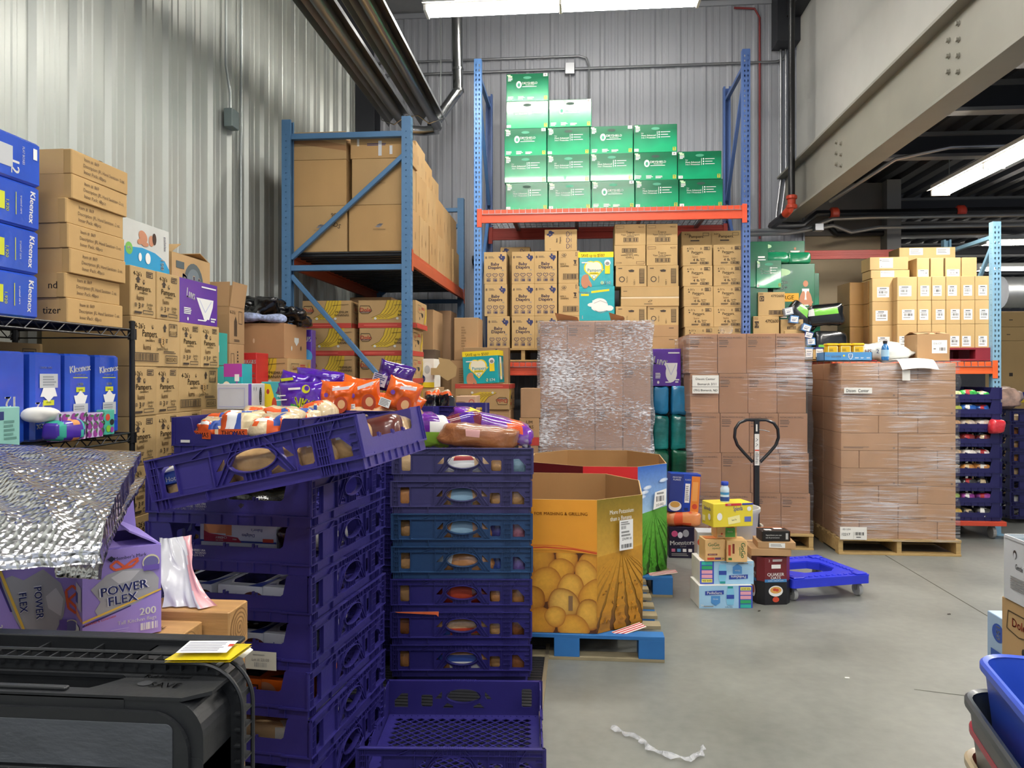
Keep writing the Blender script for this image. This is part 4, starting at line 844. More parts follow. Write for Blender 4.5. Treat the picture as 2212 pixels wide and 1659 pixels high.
for i in range(3):
    e = empty('yellow_tub', (cx-.112+.112*i, 7.06, TZ+.0045)); tag(e, '%s of the three yellow tubs in the blue tray' % ('leftmost', 'middle', 'rightmost')[i], 'tub', 'yellow tubs in the blue tray')
    mb = MB(); mb.box(-.05, -.05, 0, .05, .05, .13, YT, .014); mb.deco((TM((-.05, -.0505, 0), (1, 0, 0), (0, 0, 1)), .1, .13), [('R', .08, .28, .92, .97, ink('#e8dfa8')), ('R', .14, .3, .86, .94, YT), ('X', .2, .6, .6, .8, 3, ink('#8a6a10'))]); mb.build('tub_body', e)
    mb = MB(); mb.box(-.053, -.053, .13, .053, .053, .152, YT, .01); mb.build('lid', e)
WBG = gloss('#c9ccc8')
q = at(1915, 775, 7.02); o = lump('plastic_bag', 'white glossy plastic bag slumped on the wrapped cases beside the tubs', 'bag', (q.x+.02, 7.16, TZ), .50, .22, .17, WBG, seed=12, amp=.03, e=.7, seal=True, nu=44, nv=22)
mb = MB(); T = TM((q.x-.17, 7.035, TZ+.04), (1, 0, 0), (0, 0, 1)); mb.deco((T, .2, .09), [('T', 'HS', .1, .5, .4, ink('#b8342c')), ('T', '2', .5, .5, .4, ink('#2b3a9a'))]); 
fr_ = mb.build('bag_print', o); fr_.matrix_parent_inverse = Matrix.Identity(4); fr_.location = (-o.location.x, -o.location.y, -o.location.z)
PBL = M('#2b6fae', .12, coat=.5, var=.1)
q = at(1912, 780, 6.96)
e = empty('sports_drink_bottle', (q.x, 6.96, TZ+.0)); tag(e, 'blue sports drink bottle with a dark cap on the wrapped cases', 'bottle')
mb = MB(); mb.lathe([(.028, 0), (.032, .01), (.032, .05), (.029, .06), (.032, .07), (.032, .1), (.026, .125), (.015, .14), (.014, .15)], PBL, 18); mb.build('bottle_body', e, smooth=True)
mb = MB(); mb.lathe([(.0325, .035), (.0325, .095)], ink('#9fc4dc'), 18); mb.build('bottle_label', e, smooth=True)
mb = MB(); mb.lathe([(.018, .15), (.018, .172), (.014, .176)], BLK, 14); mb.build('cap', e, smooth=True)
q0, q1 = at(1982, 775, 7.05).x, at(2052, 775, 7.05).x
carton('open_carton', 'tan carton with a white address label, right end of the wrapped cases', 'box', ((q0+q1)/2, 7.19, TZ), q1-q0, .27, .235, K2, {}, flaps=(.11, (-80, -84, -74, -84)), sticker=('f', [('R', .45, .28, .92, .78, W_), ('T', '12/6 CT', .62, .65, .07, GRY), ('X', .5, .4, .6, .5, 1, GRY), ('B', .68, .38, .86, .5, BLK, 8)]))
# teal film-wrapped packs on the floor between the pistachio pallets
TW = M('#1f8f8c', .25, var=.45, sc=2.2, bump=.6, bsc=9, coat=.5, stretch=(1, 1, 2)); TG = M('#1d6b50', .25, var=.4, sc=2.5, bump=.6, bsc=9, coat=.5, stretch=(1, 1, 2)); TB = M('#2a86b8', .25, var=.35, sc=2.5, bump=.6, bsc=9, coat=.5)
mb = MB(); pallet((.87, 7.25+.45-.28, 0), .30, .62, 'narrow wooden pallet under the teal wrapped packs', WD) if 0 else None
for i, px in enumerate((1410, 1449)):
    xa = at(px, 900, 7.5).x
    for k, (zb, zt2, mm) in enumerate(((0, .42, TG), (.425, .84, TG), (.845, 1.18, TW), (1.185, 1.46, TB))):
        lump('wrapped_pack', 'shrink-wrapped %s pack between the pistachio pallets, %s column, %s up' % (('dark green', 'green', 'teal', 'blue')[k], ('left', 'right')[i], ORD[k]), 'pack', (xa+.075, 7.60, zb), .150, .35, zt2-zb, mm, seed=i*7+k, amp=.01, e=.22, group='wrapped packs between the pallets', fr=12)
LUV = gloss('#5a2a9a')
def luvs(): return [('T', 'Luvs', .28, .68, .22, W_, -8, .36, .03), ('P', [(.42, .62), (.88, .62), (.86, .45), (.76, .14), (.62, .14), (.5, .42)], W_), ('E', .66, .35, .15, .25, W_), ('L', [(.5, .58), (.65, .3), (.82, .58)], ink('#b8bcd8'), .003), ('E', .2, .1, .03, .04, W_), ('X', .55, .86, .95, .92, 1, W_), ('X', .1, .2, .35, .36, 4, W_), ('X', .45, .08, .75, .13, 1, W_), ('X', .8, .08, .95, .2, 2, W_)]
xa, xb_ = at(1405, 800, 7.45).x, at(1466, 800, 7.45).x
carton('diaper_box', 'purple diaper box picturing a white diaper, on the teal wrapped packs', 'box', ((xa+xb_)/2+.02, 7.60, 1.462), xb_-xa+.0, .32, .36, LUV, {'f': luvs()}, tape=False)
# ================================================================ octagonal produce bins
def octo(x0, x1, y0, y1, c, cf):
    return [(x0+c, y0), (x1-c*cf, y0), (x1, y0+c*.75), (x1, y1-c*.9), (x1-c*.9, y1), (x0+c*.9, y1), (x0, y1-c*.9), (x0, y0+c*.75)]
KI = card('#9d7648'); KI2 = card('#8a6a48')
def vcol_mat():
    m, t, p = nt('printed_photo'); a = nd(t, 'ShaderNodeVertexColor'); a.layer_name = 'print'
    n = nd(t, 'ShaderNodeTexNoise'); n.inputs['Scale'].default_value = 45; tc = nd(t, 'ShaderNodeTexCoord'); lk(t, tc, 'Object', n, 'Vector')
    r = nd(t, 'ShaderNodeMapRange'); r.inputs[1].default_value = .3; r.inputs[2].default_value = .7; r.inputs[3].default_value = .93; r.inputs[4].default_value = 1.06; lk(t, n, 0, r, 0)
    mul = nd(t, 'ShaderNodeVectorMath', operation='SCALE'); lk(t, a, 0, mul, 0); lk(t, r, 0, mul, 3); lk(t, mul, 0, p, 'Base Color'); p.inputs['Roughness'].default_value = .35; return m
VC = vcol_mat()
class Print:
    """a printed picture: flat coloured shapes with colour per corner, laid on a wall panel"""
    def __init__(s): s.v = []; s.f = []; s.c = []; s.k = 0
    def poly(s, pts, cols):
        s.k += 1; n = len(s.v); s.v += [(x, y, .0008+.00004*s.k) for x, y in pts]; s.c += [cols]*len(pts) if isinstance(cols[0], float) else list(cols); s.f.append(tuple(range(n, n+len(pts))))
    def clipped(s, pts, cols, box=(0, 0, 1, 1)): s.poly([(min(max(x, box[0]), box[2]), min(max(y, box[1]), box[3])) for x, y in pts], cols)
    def blob(s, cx, cy, rx, ry, a, c0, c1, W, Hh, box=(0, 0, 1, 1)):
        s.k += 1; n = len(s.v); N = 22; ring = []
        z = .0008+.00004*s.k
        for rr, t in ((0, 0), (.55, .25), (.85, .6), (1, 1)):
            for i in range(N if rr else 1):
                th = 2*pi*i/N; x, y = rx*rr*cos(th)*(1+.06*cos(3*th+cx*9)), ry*rr*sin(th); ox = -.18*rx*(1-rr); oy = .25*ry*(1-rr)
                x += ox; y += oy; X = cx+(x*cos(a)-y*sin(a))/W; Y = cy+(x*sin(a)+y*cos(a))/Hh
                s.v.append((min(max(X, box[0]), box[2]), min(max(Y, box[1]), box[3]), z)); s.c.append([c0[q]*(1-t)+c1[q]*t for q in range(3)]+[1])
        for i in range(N): s.f.append((n, n+1+i, n+1+(i+1) % N))
        for r in range(2):
            for i in range(N): a_ = n+1+r*N; s.f.append((a_+i, a_+N+i, a_+N+(i+1) % N, a_+(i+1) % N))
    def build(s, name, parent, fr, z=0):
        Mx, W, Hh = fr; me = bpy.data.meshes.new(name); me.from_pydata([tuple(Mx @ Vector((x*W, y*Hh, q+z))) for x, y, q in s.v], [], s.f)
        ca = me.color_attributes.new('print', 'FLOAT_COLOR', 'POINT')
        for i, c in enumerate(s.c): ca.data[i].color = c
        me.materials.append(VC); o = bpy.data.objects.new(name, me); COL.objects.link(o); o.parent = parent; return o
def potatoes(pr, W, Hh, top):
    rp = random.Random(11); dk = lin('#3a1c08')[:3]
    pr.poly([(0, 0), (1, 0), (1, top), (0, top)], lin('#542c0c'))
    L = [(.06, .50, .14, .13), (.40, .545, .17, .12), (.68, .56, .12, .10), (.93, .52, .14, .09), (.2, .44, .16, .12), (.62, .47, .15, .09), (.9, .43, .13, .13), (.08, .34, .15, .12), (.45, .36, .17, .14), (.72, .34, .15, .11), (.95, .28, .14, .14), (.30, .25, .17, .10), (.14, .21, .2, .13), (.65, .22, .19, .11), (.92, .14, .15, .12), (.4, .07, .17, .12), (.08, .05, .17, .12), (.75, .04, .18, .10), (.56, .12, .12, .08)]
    for x, y, rx, ry in L:
        c = lin(rp.choice(('#e8b44a', '#dfa63a', '#e6b858', '#d99c34'))); e = lin(rp.choice(('#9c5a14', '#8a4c10', '#a8661c')))
        pr.blob(x, y, rx*W*.95, ry*Hh*1.0, rp.uniform(-.5, .5), c[:3], e[:3], W, Hh, (0, 0, 1, top))
def fieldp(pr, W, Hh, hor, sky0, sky1, rowc, gap, far, rp):
    pr.poly([(0, hor), (1, hor+.04), (1, 1), (0, 1)], [sky1, sky1, sky0, sky0])
    pr.poly([(0, 0), (1, 0), (1, hor+.04), (0, hor)], [gap, gap, far, far])
    vx, vy = .52, hor+.03
    for k in range(-6, 7):
        b0, b1 = .5+k*.36-.14, .5+k*.36+.12; n = 16; lft = []; rgt = []
        for i in range(n+1):
            t = (i/n)**.6; y = vy*(1-t) if 0 else vy-(vy-0)*t
            j = .03*t*rp.uniform(-1, 1)
            lft.append((vx+(b0-vx)*t*1.0+j, y)); rgt.append((vx+(b1-vx)*t+j+.02*t*rp.uniform(-1, 1), y))
        for i in range(n):
            q = [lft[i], rgt[i], rgt[i+1], lft[i+1]]
            if max(p[0] for p in q) < 0 or min(p[0] for p in q) > 1: continue
            sh = rp.uniform(.7, 1.25); c = [min(1, far[z]*(1-i/n)+rowc[z]*(i/n)*sh) for z in range(3)]+[1]; pr.clipped(q, c)
    for i in range(260):
        t = rp.random()**.6; k = rp.randint(-6, 6); cx = vx+(.5+k*.36-.01-vx)*t+rp.uniform(-.1, .1)*t; cy = vy*(1-t); s_ = .035*t+.004
        if not (s_ < cx < 1-s_ and s_ < cy): continue
        sh = rp.uniform(.45, 1.9); a = rp.uniform(0, pi); c = [min(1, rowc[z]*sh) for z in range(3)]+[1]
        pr.poly([(cx+s_*cos(a)*1.4, cy+s_*sin(a)*.5), (cx-s_*sin(a)*.5, cy+s_*.35), (cx-s_*cos(a)*1.4, cy-s_*sin(a)*.5), (cx+s_*sin(a)*.4, cy-s_*.35)], c)
def bin8(label, P, z0, h, mats, inner):
    root = empty('produce_bin', (0, 0, 0)); tag(root, label, 'bin'); n = len(P); frs = []
    cx = sum(p[0] for p in P)/n; cy = sum(p[1] for p in P)/n; mbi = MB(); mbi.k = 0
    def ins(p, e): return (p[0]+(cx-p[0])*e, p[1]+(cy-p[1])*e)
    for i in range(n):
        a, b = P[i], P[(i+1) % n]; L = sqrt((b[0]-a[0])**2+(b[1]-a[1])**2); ai, bi = ins(a, .014), ins(b, .014)
        mb = MB(); zt = z0+h
        mb.add([(*a, z0), (*b, z0), (*b, zt), (*a, zt)], [(0, 1, 2, 3)], mats[i])
        mb.add([(*ai, z0), (*bi, z0), (*bi, zt), (*ai, zt)], [(3, 2, 1, 0)], inner)
        mb.add([(*a, zt), (*b, zt), (*bi, zt), (*ai, zt)], [(0, 1, 2, 3)], K3)
        mb.build('side_panel', root); frs.append((TM((*a, z0), (b[0]-a[0], b[1]-a[1], 0), (0, 0, 1)), L, h))
    mb = MB(); mb.prism([ins(p, .02) for p in P], z0+.002, z0+.008, inner); mb.build('floor_panel', root)
    return root, frs
ORG = M('#e39a2c', .4, var=.04); REDP = M('#c3262a', .35)
A1 = [(-.42, 4.20), (.10, 4.20), (.365, 4.42), (.395, 5.02), (.19, 5.34), (-.34, 5.36), (-.60, 5.1), (-.60, 4.42)]
pallet((-.065, 4.78, 0), 1.06, 1.20, 'blue pallet under the open potato bin', PB, WDG, blocks=True)
b1, f1 = bin8('open octagonal cardboard bin printed with yellow potatoes and a crop field', A1, .142, .735, [ORG, ORG, M('#a8801e', .4), KI, KI, KI, KI, ORG], KI)
pr = Print(); potatoes(pr, f1[0][1], .735, .60); pr.build('potato_picture', b1, f1[0])
mb = MB(); mb.k = 5
mb.deco((f1[0][0] @ Matrix.Translation((0, 0, .002)), f1[0][1], f1[0][2]), [('P', [(0, .585), (.3, .62), (.6, .625), (1, .59), (1, .66), (0, .66)], ORG), ('L', [(0, .60), (.2, .63), (.45, .642), (.75, .63), (1, .60)], ink('#c8401c'), .0035), ('L', [(0, .64), (.3, .655), (.6, .655), (1, .61)], ink('#d86a24'), .0025), ('T', 'PERFECT FOR MASHING & GRILLING', .52, .895, .024, ink('#a8420f'), 0, .80, .006), ('R', .70, .17, .745, .28, KI2)]); mb.build('panel_print', b1)
pr = Print(); fieldp(pr, f1[1][1], .735, .57, lin('#7d6a1c'), lin('#c99a3a'), lin('#a06a14'), lin('#4a2c08'), lin('#c08a28'), random.Random(5)); pr.build('field_picture', b1, f1[1])
mb = MB(); mb.k = 5; T = f1[1][0] @ Matrix.Translation((0, 0, .02)); mb.deco((T, f1[1][1], f1[1][2]), [('T', 'More Potassium', .48, .90, .034, W_, 0, .52, .018), ('T', 'than a Banana', .46, .85, .034, W_, 0, .47, .018)]); mb.build('panel_print', b1)
stk = [('R', .42, .60, .72, .83, W_), ('B', .46, .76, .56, .785, BLK, 8), ('X', .46, .70, .7, .75, 2, GRY), ('T', '274 PM 14', .58, .685, .02, BLK, 0, .2), ('B', .46, .615, .70, .645, BLK, 14), ('X', .45, .79, .66, .82, 2, GRY)]
mb = MB(); mb.k = 8; mb.deco((T @ Matrix.Translation((0, 0, .0015)), f1[1][1], f1[1][2]), stk); mb.build('shipping_label', b1)
STR = [('R', 0, 0, 1, 1, W_)]+[('P', [(i*.25-.1, 0), (i*.25+.02, 0), (i*.25+.14, 1), (i*.25+.02, 1)], ink('#b8262c')) for i in range(1, 4)]
def striped(x, y, z, rz, lb):
    mb = MB(); mb.box(-.1, -.03, 0, .1, .03, .002, K3); mb.deco((TM((-.1, -.03, .002), (1, 0, 0), (0, 1, 0)), .2, .06), [('R', 0, 0, 1, 1, W_)]+[('P', [(0, .15+.3*i), (1, .3*i+.15), (1, .3*i+.3), (0, .3*i+.3)], ink('#b8262c')) for i in range(3)])
    o = mb.build('cardboard_skirt', loc=(x, y, z)); o.rotation_euler = (R(8), R(-6), rz); tag(o, lb, 'cardboard')
striped(.28, 4.27, .146, R(35), 'red and white striped flap at the foot of the potato bin')
A2 = [(.03, 5.42), (.415, 5.42), (.645, 5.66), (.66, 6.3), (.42, 6.62), (-.1, 6.62), (-.37, 6.3), (-.36, 5.66)]
pallet((.15, 6.02, 0), 1.02, 1.20, 'blue pallet under the red bin with the green field picture', PB, WDG, blocks=True)
b2, f2 = bin8('red octagonal cardboard bin with a blue sky and green crop rows, behind the potato bin', A2, .142, .775, [REDP, ORG, REDP, KI, KI, KI, KI, M('#5a1418', .4)], KI)
pr = Print(); fieldp(pr, f2[1][1], .775, .56, lin('#2f62b8'), lin('#9cc0e0'), lin('#3f8a24'), lin('#14300e'), lin('#5aa03a'), random.Random(8))
for x, y in ((.1, .72), (.3, .80), (.85, .85), (.2, .76)): pr.blob(x, y, .05, .015, .1, lin('#e6eef6')[:3], lin('#7fa4d4')[:3], f2[1][1], .775)
pr.build('field_picture', b2, f2[1])
mb = MB(); mb.k = 8; T = f2[1][0] @ Matrix.Translation((0, 0, .02)); mb.deco((T, f2[1][1], f2[1][2]), [('P', [(.44, .59), (.88, .62), (.9, .77), (.5, .75)], W_), ('B', .54, .66, .82, .71, BLK, 10), ('T', '25D-BGJ', .66, .63, .022, BLK, 4, .36, .01), ('X', .56, .72, .8, .75, 1, GRY)]); mb.build('shipping_label', b2)
striped(.60, 5.50, .15, R(10), 'red and white striped flap at the foot of the red bin')
# ================================================================ pallet jack, dolly
bk = M('#17181c', .3, coat=.3); CRM = M('#b9b3a2', .5)
J = at(1634, 1150, 6.45); ja = empty('pallet_jack', (J.x, 6.45, 0)); tag(ja, 'pallet jack with a black loop handle standing before the pistachio cartons', 'pallet jack')
zt = 1.195; hw = .178
pts = [(-.03, 0, .845), (-.10, 0, .92), (-.155, 0, .985), (-.178, 0, 1.05), (-.172, 0, 1.12), (-.14, 0, 1.17), (-.08, 0, zt), (0, 0, zt), (.08, 0, zt), (.14, 0, 1.17), (.172, 0, 1.12), (.178, 0, 1.05), (.155, 0, .985), (.10, 0, .92), (.03, 0, .845)]
mb = MB(); mb.tube(pts, .013, bk, 10); mb.build('loop_handle', ja, smooth=True)
mb = MB(); mb.box(-.024, -.012, .30, .024, .016, .88, bk, .006); mb.build('shaft', ja)
mb = MB(); mb.box(-.022, -.016, .86, .022, .012, 1.19, bk, .005); mb.build('shaft_neck', ja)
mb = MB(); mb.box(-.019, -.0185, .82, .019, -.0165, 1.08, FOAMW, .001); mb.deco((TM((-.019, -.019, .82), (1, 0, 0), (0, 0, 1)), .038, .26), [('R', .05, .46, .95, .5, RP), ('X', .15, .05, .9, .42, 7, GRY), ('L', [(.2, .6), (.7, .66), (.3, .7)], BLK, .0015), ('L', [(.2, .76), (.7, .82), (.3, .86)], BLK, .0015)]); mb.build('warning_label', ja)
mb = MB(); mb.box(-.009, -.022, 1.10, .004, -.017, 1.16, FOAMW, .002); mb.tube([(.02, -.01, 1.115), (.06, -.02, 1.11), (.1, -.02, 1.10)], .004, SCR, 6); mb.build('release_lever', ja)
mb = MB(); mb.box(-.05, -.03, .16, -.03, .05, .33, CRM, .004); mb.box(.03, -.03, .16, .05, .05, .33, CRM, .004); mb.box(-.05, -.03, .14, .05, .05, .17, CRM, .004); mb.build('yoke', ja)
mb = MB(); mb.lathe([(.028, .12), (.028, .27), (.02, .28), (.012, .30), (.012, .33)], STN, 14); mb.lathe([(.02, .20), (.034, .20), (.034, .22), (.02, .22)], bk, 14); mb.build('pump', ja, smooth=True)
mb = MB(); mb.prism([(-.17, .06), (.17, .06), (.10, .14), (-.10, .14)], .10, .13, CRM); mb.add([(-.05, .06, .33), (-.17, .10, .10), (-.05, .10, .10)], [(0, 1, 2)], CRM); mb.add([(.05, .06, .33), (.17, .10, .10), (.05, .10, .10)], [(2, 1, 0)], CRM); mb.box(-.19, .10, .05, .19, .14, .13, CRM, .006); mb.build('frame', ja)
for sx in (-1, 1):
    mb = MB(); mb.box(sx*.19-.07, .14, .035, sx*.19+.07, 1.2, .085, CRM, .01); mb.build('fork', ja)
for sx in (-.035, .035):
    mb = MB(); mb.lathe([(.03, -.02), (.075, -.02), (.08, -.015), (.08, .015), (.075, .02), (.03, .02)], M('#3a3a3c', .6), 20, T=Matrix.Translation((sx, 0, .08)) @ Matrix.Rotation(R(90), 4, 'Y')); mb.build('steer_wheel', ja, smooth=True)
BLP = M('#2433c8', .38, var=.05, coat=.1)
c0, c1, c2, c3 = atZ(1712, 1253, .16), atZ(1880, 1241, .16), atZ(1806, 1186, .16), atZ(1702, 1184, .16)
ex = (c1-c0); wD = ex.length; ang = atan2(ex.y, ex.x); dD = .60
do = empty('furniture_dolly', (*((c0+c1)/2).to_2d(), 0), ang); tag(do, 'blue plastic dolly with an open centre and grey casters on the floor', 'dolly')
def rr(w, d, r, cx=0, cy=0, n=5, o8=False):
    if o8: r_ = r; return [(cx-w/2+r_, cy-d/2), (cx+w/2-r_, cy-d/2), (cx+w/2, cy-d/2+r_), (cx+w/2, cy+d/2-r_), (cx+w/2-r_, cy+d/2), (cx-w/2+r_, cy+d/2), (cx-w/2, cy+d/2-r_), (cx-w/2, cy-d/2+r_)]
    o = []
    for (sx, sy, a) in ((1, -1, -90), (1, 1, 0), (-1, 1, 90), (-1, -1, 180)):
        for i in range(n+1):
            t = R(a+90*i/n); o.append((cx+sx*(w/2-r)+r*cos(t), cy+sy*(d/2-r)+r*sin(t)))
    return o
hol = rr(wD*.58, dD*.50, .07, 0, dD/2, o8=True)
mb = MB(); mb.plate([rr(wD, dD, .02, 0, dD/2), hol], .012, BLP, T=Matrix.Translation((0, 0, .154)))
mb.plate([rr(wD-.002, dD-.002, .02, 0, dD/2), rr(wD-.02, dD-.02, .015, 0, dD/2)], .055, BLP, T=Matrix.Translation((0, 0, .1265)))
mb.plate([hol, rr(wD*.58-.014, dD*.50-.014, .065, 0, dD/2, o8=True)], .05, BLP, T=Matrix.Translation((0, 0, .13))); mb.build('deck', do)
mb = MB()
for sx in (-1, 1):
    for i in range(12): mb.box(sx*wD*.40-.012, .07+i*.038, .16, sx*wD*.40+.012, .09+i*.038, .166, BLP, .002)
    for sy in (.03, dD-.07): mb.box(sx*(wD/2-.06)-.045, sy-.02, .16, sx*(wD/2-.06)+.045, sy+.045, .170, BLP, .008)
for sy in (.035, dD-.055):
    for i in range(9): mb.box(-wD*.30+i*wD*.075-.012, sy, .16, -wD*.30+i*wD*.075+.012, sy+.02, .166, BLP, .002)
mb.build('grip_ribs', do)
for sx in (-1, 1):
    for y in (.07, dD-.07):
        mb = MB(); x = sx*(wD/2-.05); mb.lathe([(.008, -.014), (.043, -.014), (.045, -.01), (.045, .01), (.043, .014), (.008, .014)], M('#a7a8a6', .5), 20, T=Matrix.Translation((x, y, .045)) @ Matrix.Rotation(R(90), 4, 'Y')); c_ = mb.build('caster_wheel', do, smooth=True)
        mb = MB(); mb.box(x-.02, y-.015, .045, x-.016, y+.015, .10, STN); mb.box(x+.016, y-.015, .045, x+.02, y+.015, .10, STN); mb.box(x-.02, y-.02, .096, x+.02, y+.02, .102, STN); mb.lathe([(.009, -.022), (.009, .022)], SCR, 8, T=Matrix.Translation((x, y, .045)) @ Matrix.Rotation(R(90), 4, 'Y')); mb.build('caster_fork', do)
# ================================================================ groceries piled on the floor
def fl(name, label, cat, x0, yt, x1, yb, zc_off, d, m, dec=None, z0=0, h=None, rz=0, **k):
    """box standing on height z0 whose front foot is seen at row yb"""
    a = atZ(x0, yb, z0); b = atZ(x1, yb, z0); zc = (H-z0)*F/(yb-HY); hh = h or (yb-yt)*zc/F
    w_ = (b-a).length; u = (b-a).normalized(); nrm = Vector((-u.y, u.x, 0)); r = rz+atan2(u.y, u.x)
    c = (a+b)/2+Vector((-sin(r), cos(r), 0))*(d/2+zc_off); return carton(name, label, cat, (c.x, c.y, z0), w_, d, hh, m, dec, r, **k), hh
LB = M('#9cc6e4', .35, var=.06); PPK = ink('#e2a0b0'); GR2 = ink('#2fa060')
def pedia():
    return [('R', .0, .0, .74, 1, LB), ('R', .74, 0, 1, 1, ink('#3a4fb0'))]+[('R', .77, .78-.19*i, .97, .93-.19*i, c) for i, c in enumerate((ink('#e8df6a'), PPK, PPK, GR2, ink('#2fb0a0')))]+[('T', 'SAVE 55%', .87, .855, .07, BLK, 0, .17), ('P', [(.11, .76), (.46, .80), (.46, .62), (.11, .58)], ink('#28429a')), ('T', 'PediaSure', .285, .69, .12, W_, 0, .30, .02), ('P', [(.22, .55), (.39, .55), (.39, .25), (.305, .12), (.22, .25)], ink('#4a8ac8')), ('T', 'Grow', .305, .42, .07, W_, 0, .13), ('P', [(.53, .9), (.64, .9), (.66, .5), (.64, .15), (.52, .15), (.50, .5)], ink('#7cc0e0')), ('R', .53, .88, .63, .97, ink('#1f8f8c')), ('R', .51, .42, .65, .6, ink('#28429a')), ('T', '24', .05, .14, .1, W_), ('T', 'vanilla shake', .55, .07, .05, BLK), ('X', .08, .06, .3, .14, 1, GRY)]
o, h1 = fl('drink_case', 'light blue case of shakes on the floor, the lower of two', 'box', 1510, 1265, 1626, 1314, 0, .24, FOAMW, {'f': pedia()}, tape=False, rz=.02)
o, h2 = fl('drink_case', 'light blue shakes case printed upside down, upper of two', 'box', 1512, 1212, 1628, 1261.5, 0, .24, FOAMW, {'f': flip(pedia())}, z0=h1+.001, tape=False)
Z3 = h1+h2+.002; yb3 = HY+(H-Z3)*F/5.07
q = atZ(1512, yb3, Z3)
PCH = M('#dcb47a', .55)
def gogo(v=0): return [('R', .0, .55, 1, 1, PCH), ('T', 'GoGo', .42, .78, .16, ink('#2f6a3a'), 0, .55, .03), ('T', 'squeeZ', .55, .62, .10, ink('#3f8a4a'), 0, .4, .01), ('R', .12, .28, .6, .36, ink('#7a2a18')), ('T', 'VARIETY PACK', .36, .32, .045, W_, 0, .4), ('R', .1, .08, .45, .18, RP), ('R', .48, .08, .78, .18, ink('#5a3a6a')), ('T', '24', .88, .13, .1, ink('#3a7a2a'))]
def gogo2(): return [('T', 'GoGo', .80, .55, .2, ink('#2f6a3a'), -90, 0, .03), ('T', 'squeeZ', .66, .5, .1, ink('#3f8a4a'), -90), ('R', .08, .3, .2, .8, RP), ('R', .28, .4, .38, .85, ink('#7a2a18')), ('R', .08, .1, .25, .2, ink('#3a7a2a'))]
GZ = []
o, g1 = fl('snack_box', 'peach snack box left, on the upper shakes case', 'box', 1523, 1166, 1567, yb3-4, .0, .14, PCH, {'f': gogo(), 't': [('R', .1, .2, .9, .8, ink('#d07a3a'))]}, z0=Z3, tape=False, rz=.06, group='peach snack boxes')
o, g2 = fl('snack_box', 'peach snack box right, lettering turned sideways, on the shakes case', 'box', 1570, 1168, 1614, yb3-2, .0, .14, PCH, {'f': gogo2()}, z0=Z3, tape=False, rz=-.05, group='peach snack boxes')
Z4 = Z3+max(g1, g2)+.001; yb4 = HY+(H-Z4)*F/5.16
o, g3 = fl('snack_box', 'peach snack box picturing a green pouch, on top of the other two', 'box', 1548, 1130, 1592, yb4, .0, .13, PCH, {'f': [('T', 'GoGo', .25, .84, .12, ink('#2f6a3a'), 0, .36, .02), ('P', [(.42, .08), (.92, .08), (.9, .7), (.78, .78), (.55, .78), (.44, .7)], ink('#4fa04a')), ('R', .5, .7, .84, .8, RP), ('T', 'GoGo', .67, .45, .1, W_, 0, .3), ('E', .25, .3, .06, .07, RP), ('X', .06, .1, .36, .2, 2, GRY)]}, z0=Z4, tape=False, rz=.03, group='peach snack boxes')
Z5 = Z4+g3+.001
SPL = M('#e0cc3a', .4)
cS = at(1569, 1100, 5.25)
carton('sweetener_box', 'large yellow sweetener box balanced on the peach snack boxes', 'box', (cS.x, 5.22, Z5), .285, .17, .155, SPL, {'f': [('T', 'Splenda', .62, .78, .2, ink('#2a3a9a'), 4, .42, .02), ('P', [(.38, .10), (.68, .18), (.66, .5), (.36, .4)], ink('#efe6a0')), ('T', 'Sweet Tea', .52, .3, .08, INK, 8, .22), ('E', .16, .45, .12, .16, W_), ('E', .9, .75, .1, .1, W_), ('R', .78, .2, .95, .42, ink('#5a6ab0')), ('R', .3, .9, .7, 1, ink('#c42f3a')), ('T', '1000', .4, .95, .06, W_), ('R', .72, .92, 1, 1, ink('#2a3a9a'))], 'l': [('T', 'Splenda', .5, .75, .16, ink('#2a3a9a'), 0, .7, .015), ('E', .7, .4, .12, .14, W_), ('R', .1, .15, .35, .4, ink('#efe6a0'))]}, rz=.28, tape=False)
e = empty('milk_drink_bottle', (cS.x-.02, 5.20, Z5+.155)); tag(e, 'small white and blue drink bottle on the yellow sweetener box', 'bottle')
mb = MB(); mb.lathe([(.026, 0), (.030, .006), (.030, .04), (.027, .055), (.030, .07), (.030, .09), (.022, .105), (.021, .112)], M('#c6d8e6', .2, coat=.5), 18); mb.build('bottle_body', e, smooth=True)
mb = MB(); mb.lathe([(.0306, .008), (.0306, .036)], ink('#1f3f8a'), 18); mb.lathe([(.0288, .05), (.0305, .066)], ink('#3f8ac8'), 18); mb.build('bottle_label', e, smooth=True)
mb = MB(); mb.lathe([(.024, .112), (.025, .114), (.025, .132), (.022, .136)], M('#1f3fae', .35), 18); mb.build('cap', e, smooth=True)
def behind(name, label, px0, py0, px1, py1, Y, d, m, dec, z0=0, **k): return fbox(name, label, 'box', px0, py0, px1, py1, Y, d, m, dec, z0=z0, **k)
behind('drink_case', 'pale grey case lettered CEL behind the shakes cases', 1507, 1150, 1556, 1290, 5.42, .16, M('#b7bcc0', .4), {'f': [('T', 'CELSIUS', .42, .55, .075, BLK, 0, .8, .015), ('E', .2, .85, .07, .07, RP), ('X', .4, .7, .9, .8, 2, GRY), ('R', .1, .1, .5, .25, ink('#5a4fa0'))], 'l': []}, tape=False)
mb = MB(); wx = at(1583, 1150, 5.85); n = 24
mb.lathe([(.14, 0), (.15, .02), (.185, .53), (.20, .55), (.20, .575), (.188, .575), (.178, .53), (.143, .03), (.0, .03)], M('#c3c4c0', .35), 28); o = tag(mb.build('white_bucket', smooth=True, loc=(wx.x, 5.85, 0)), 'white plastic bucket behind the yellow sweetener box', 'bucket')
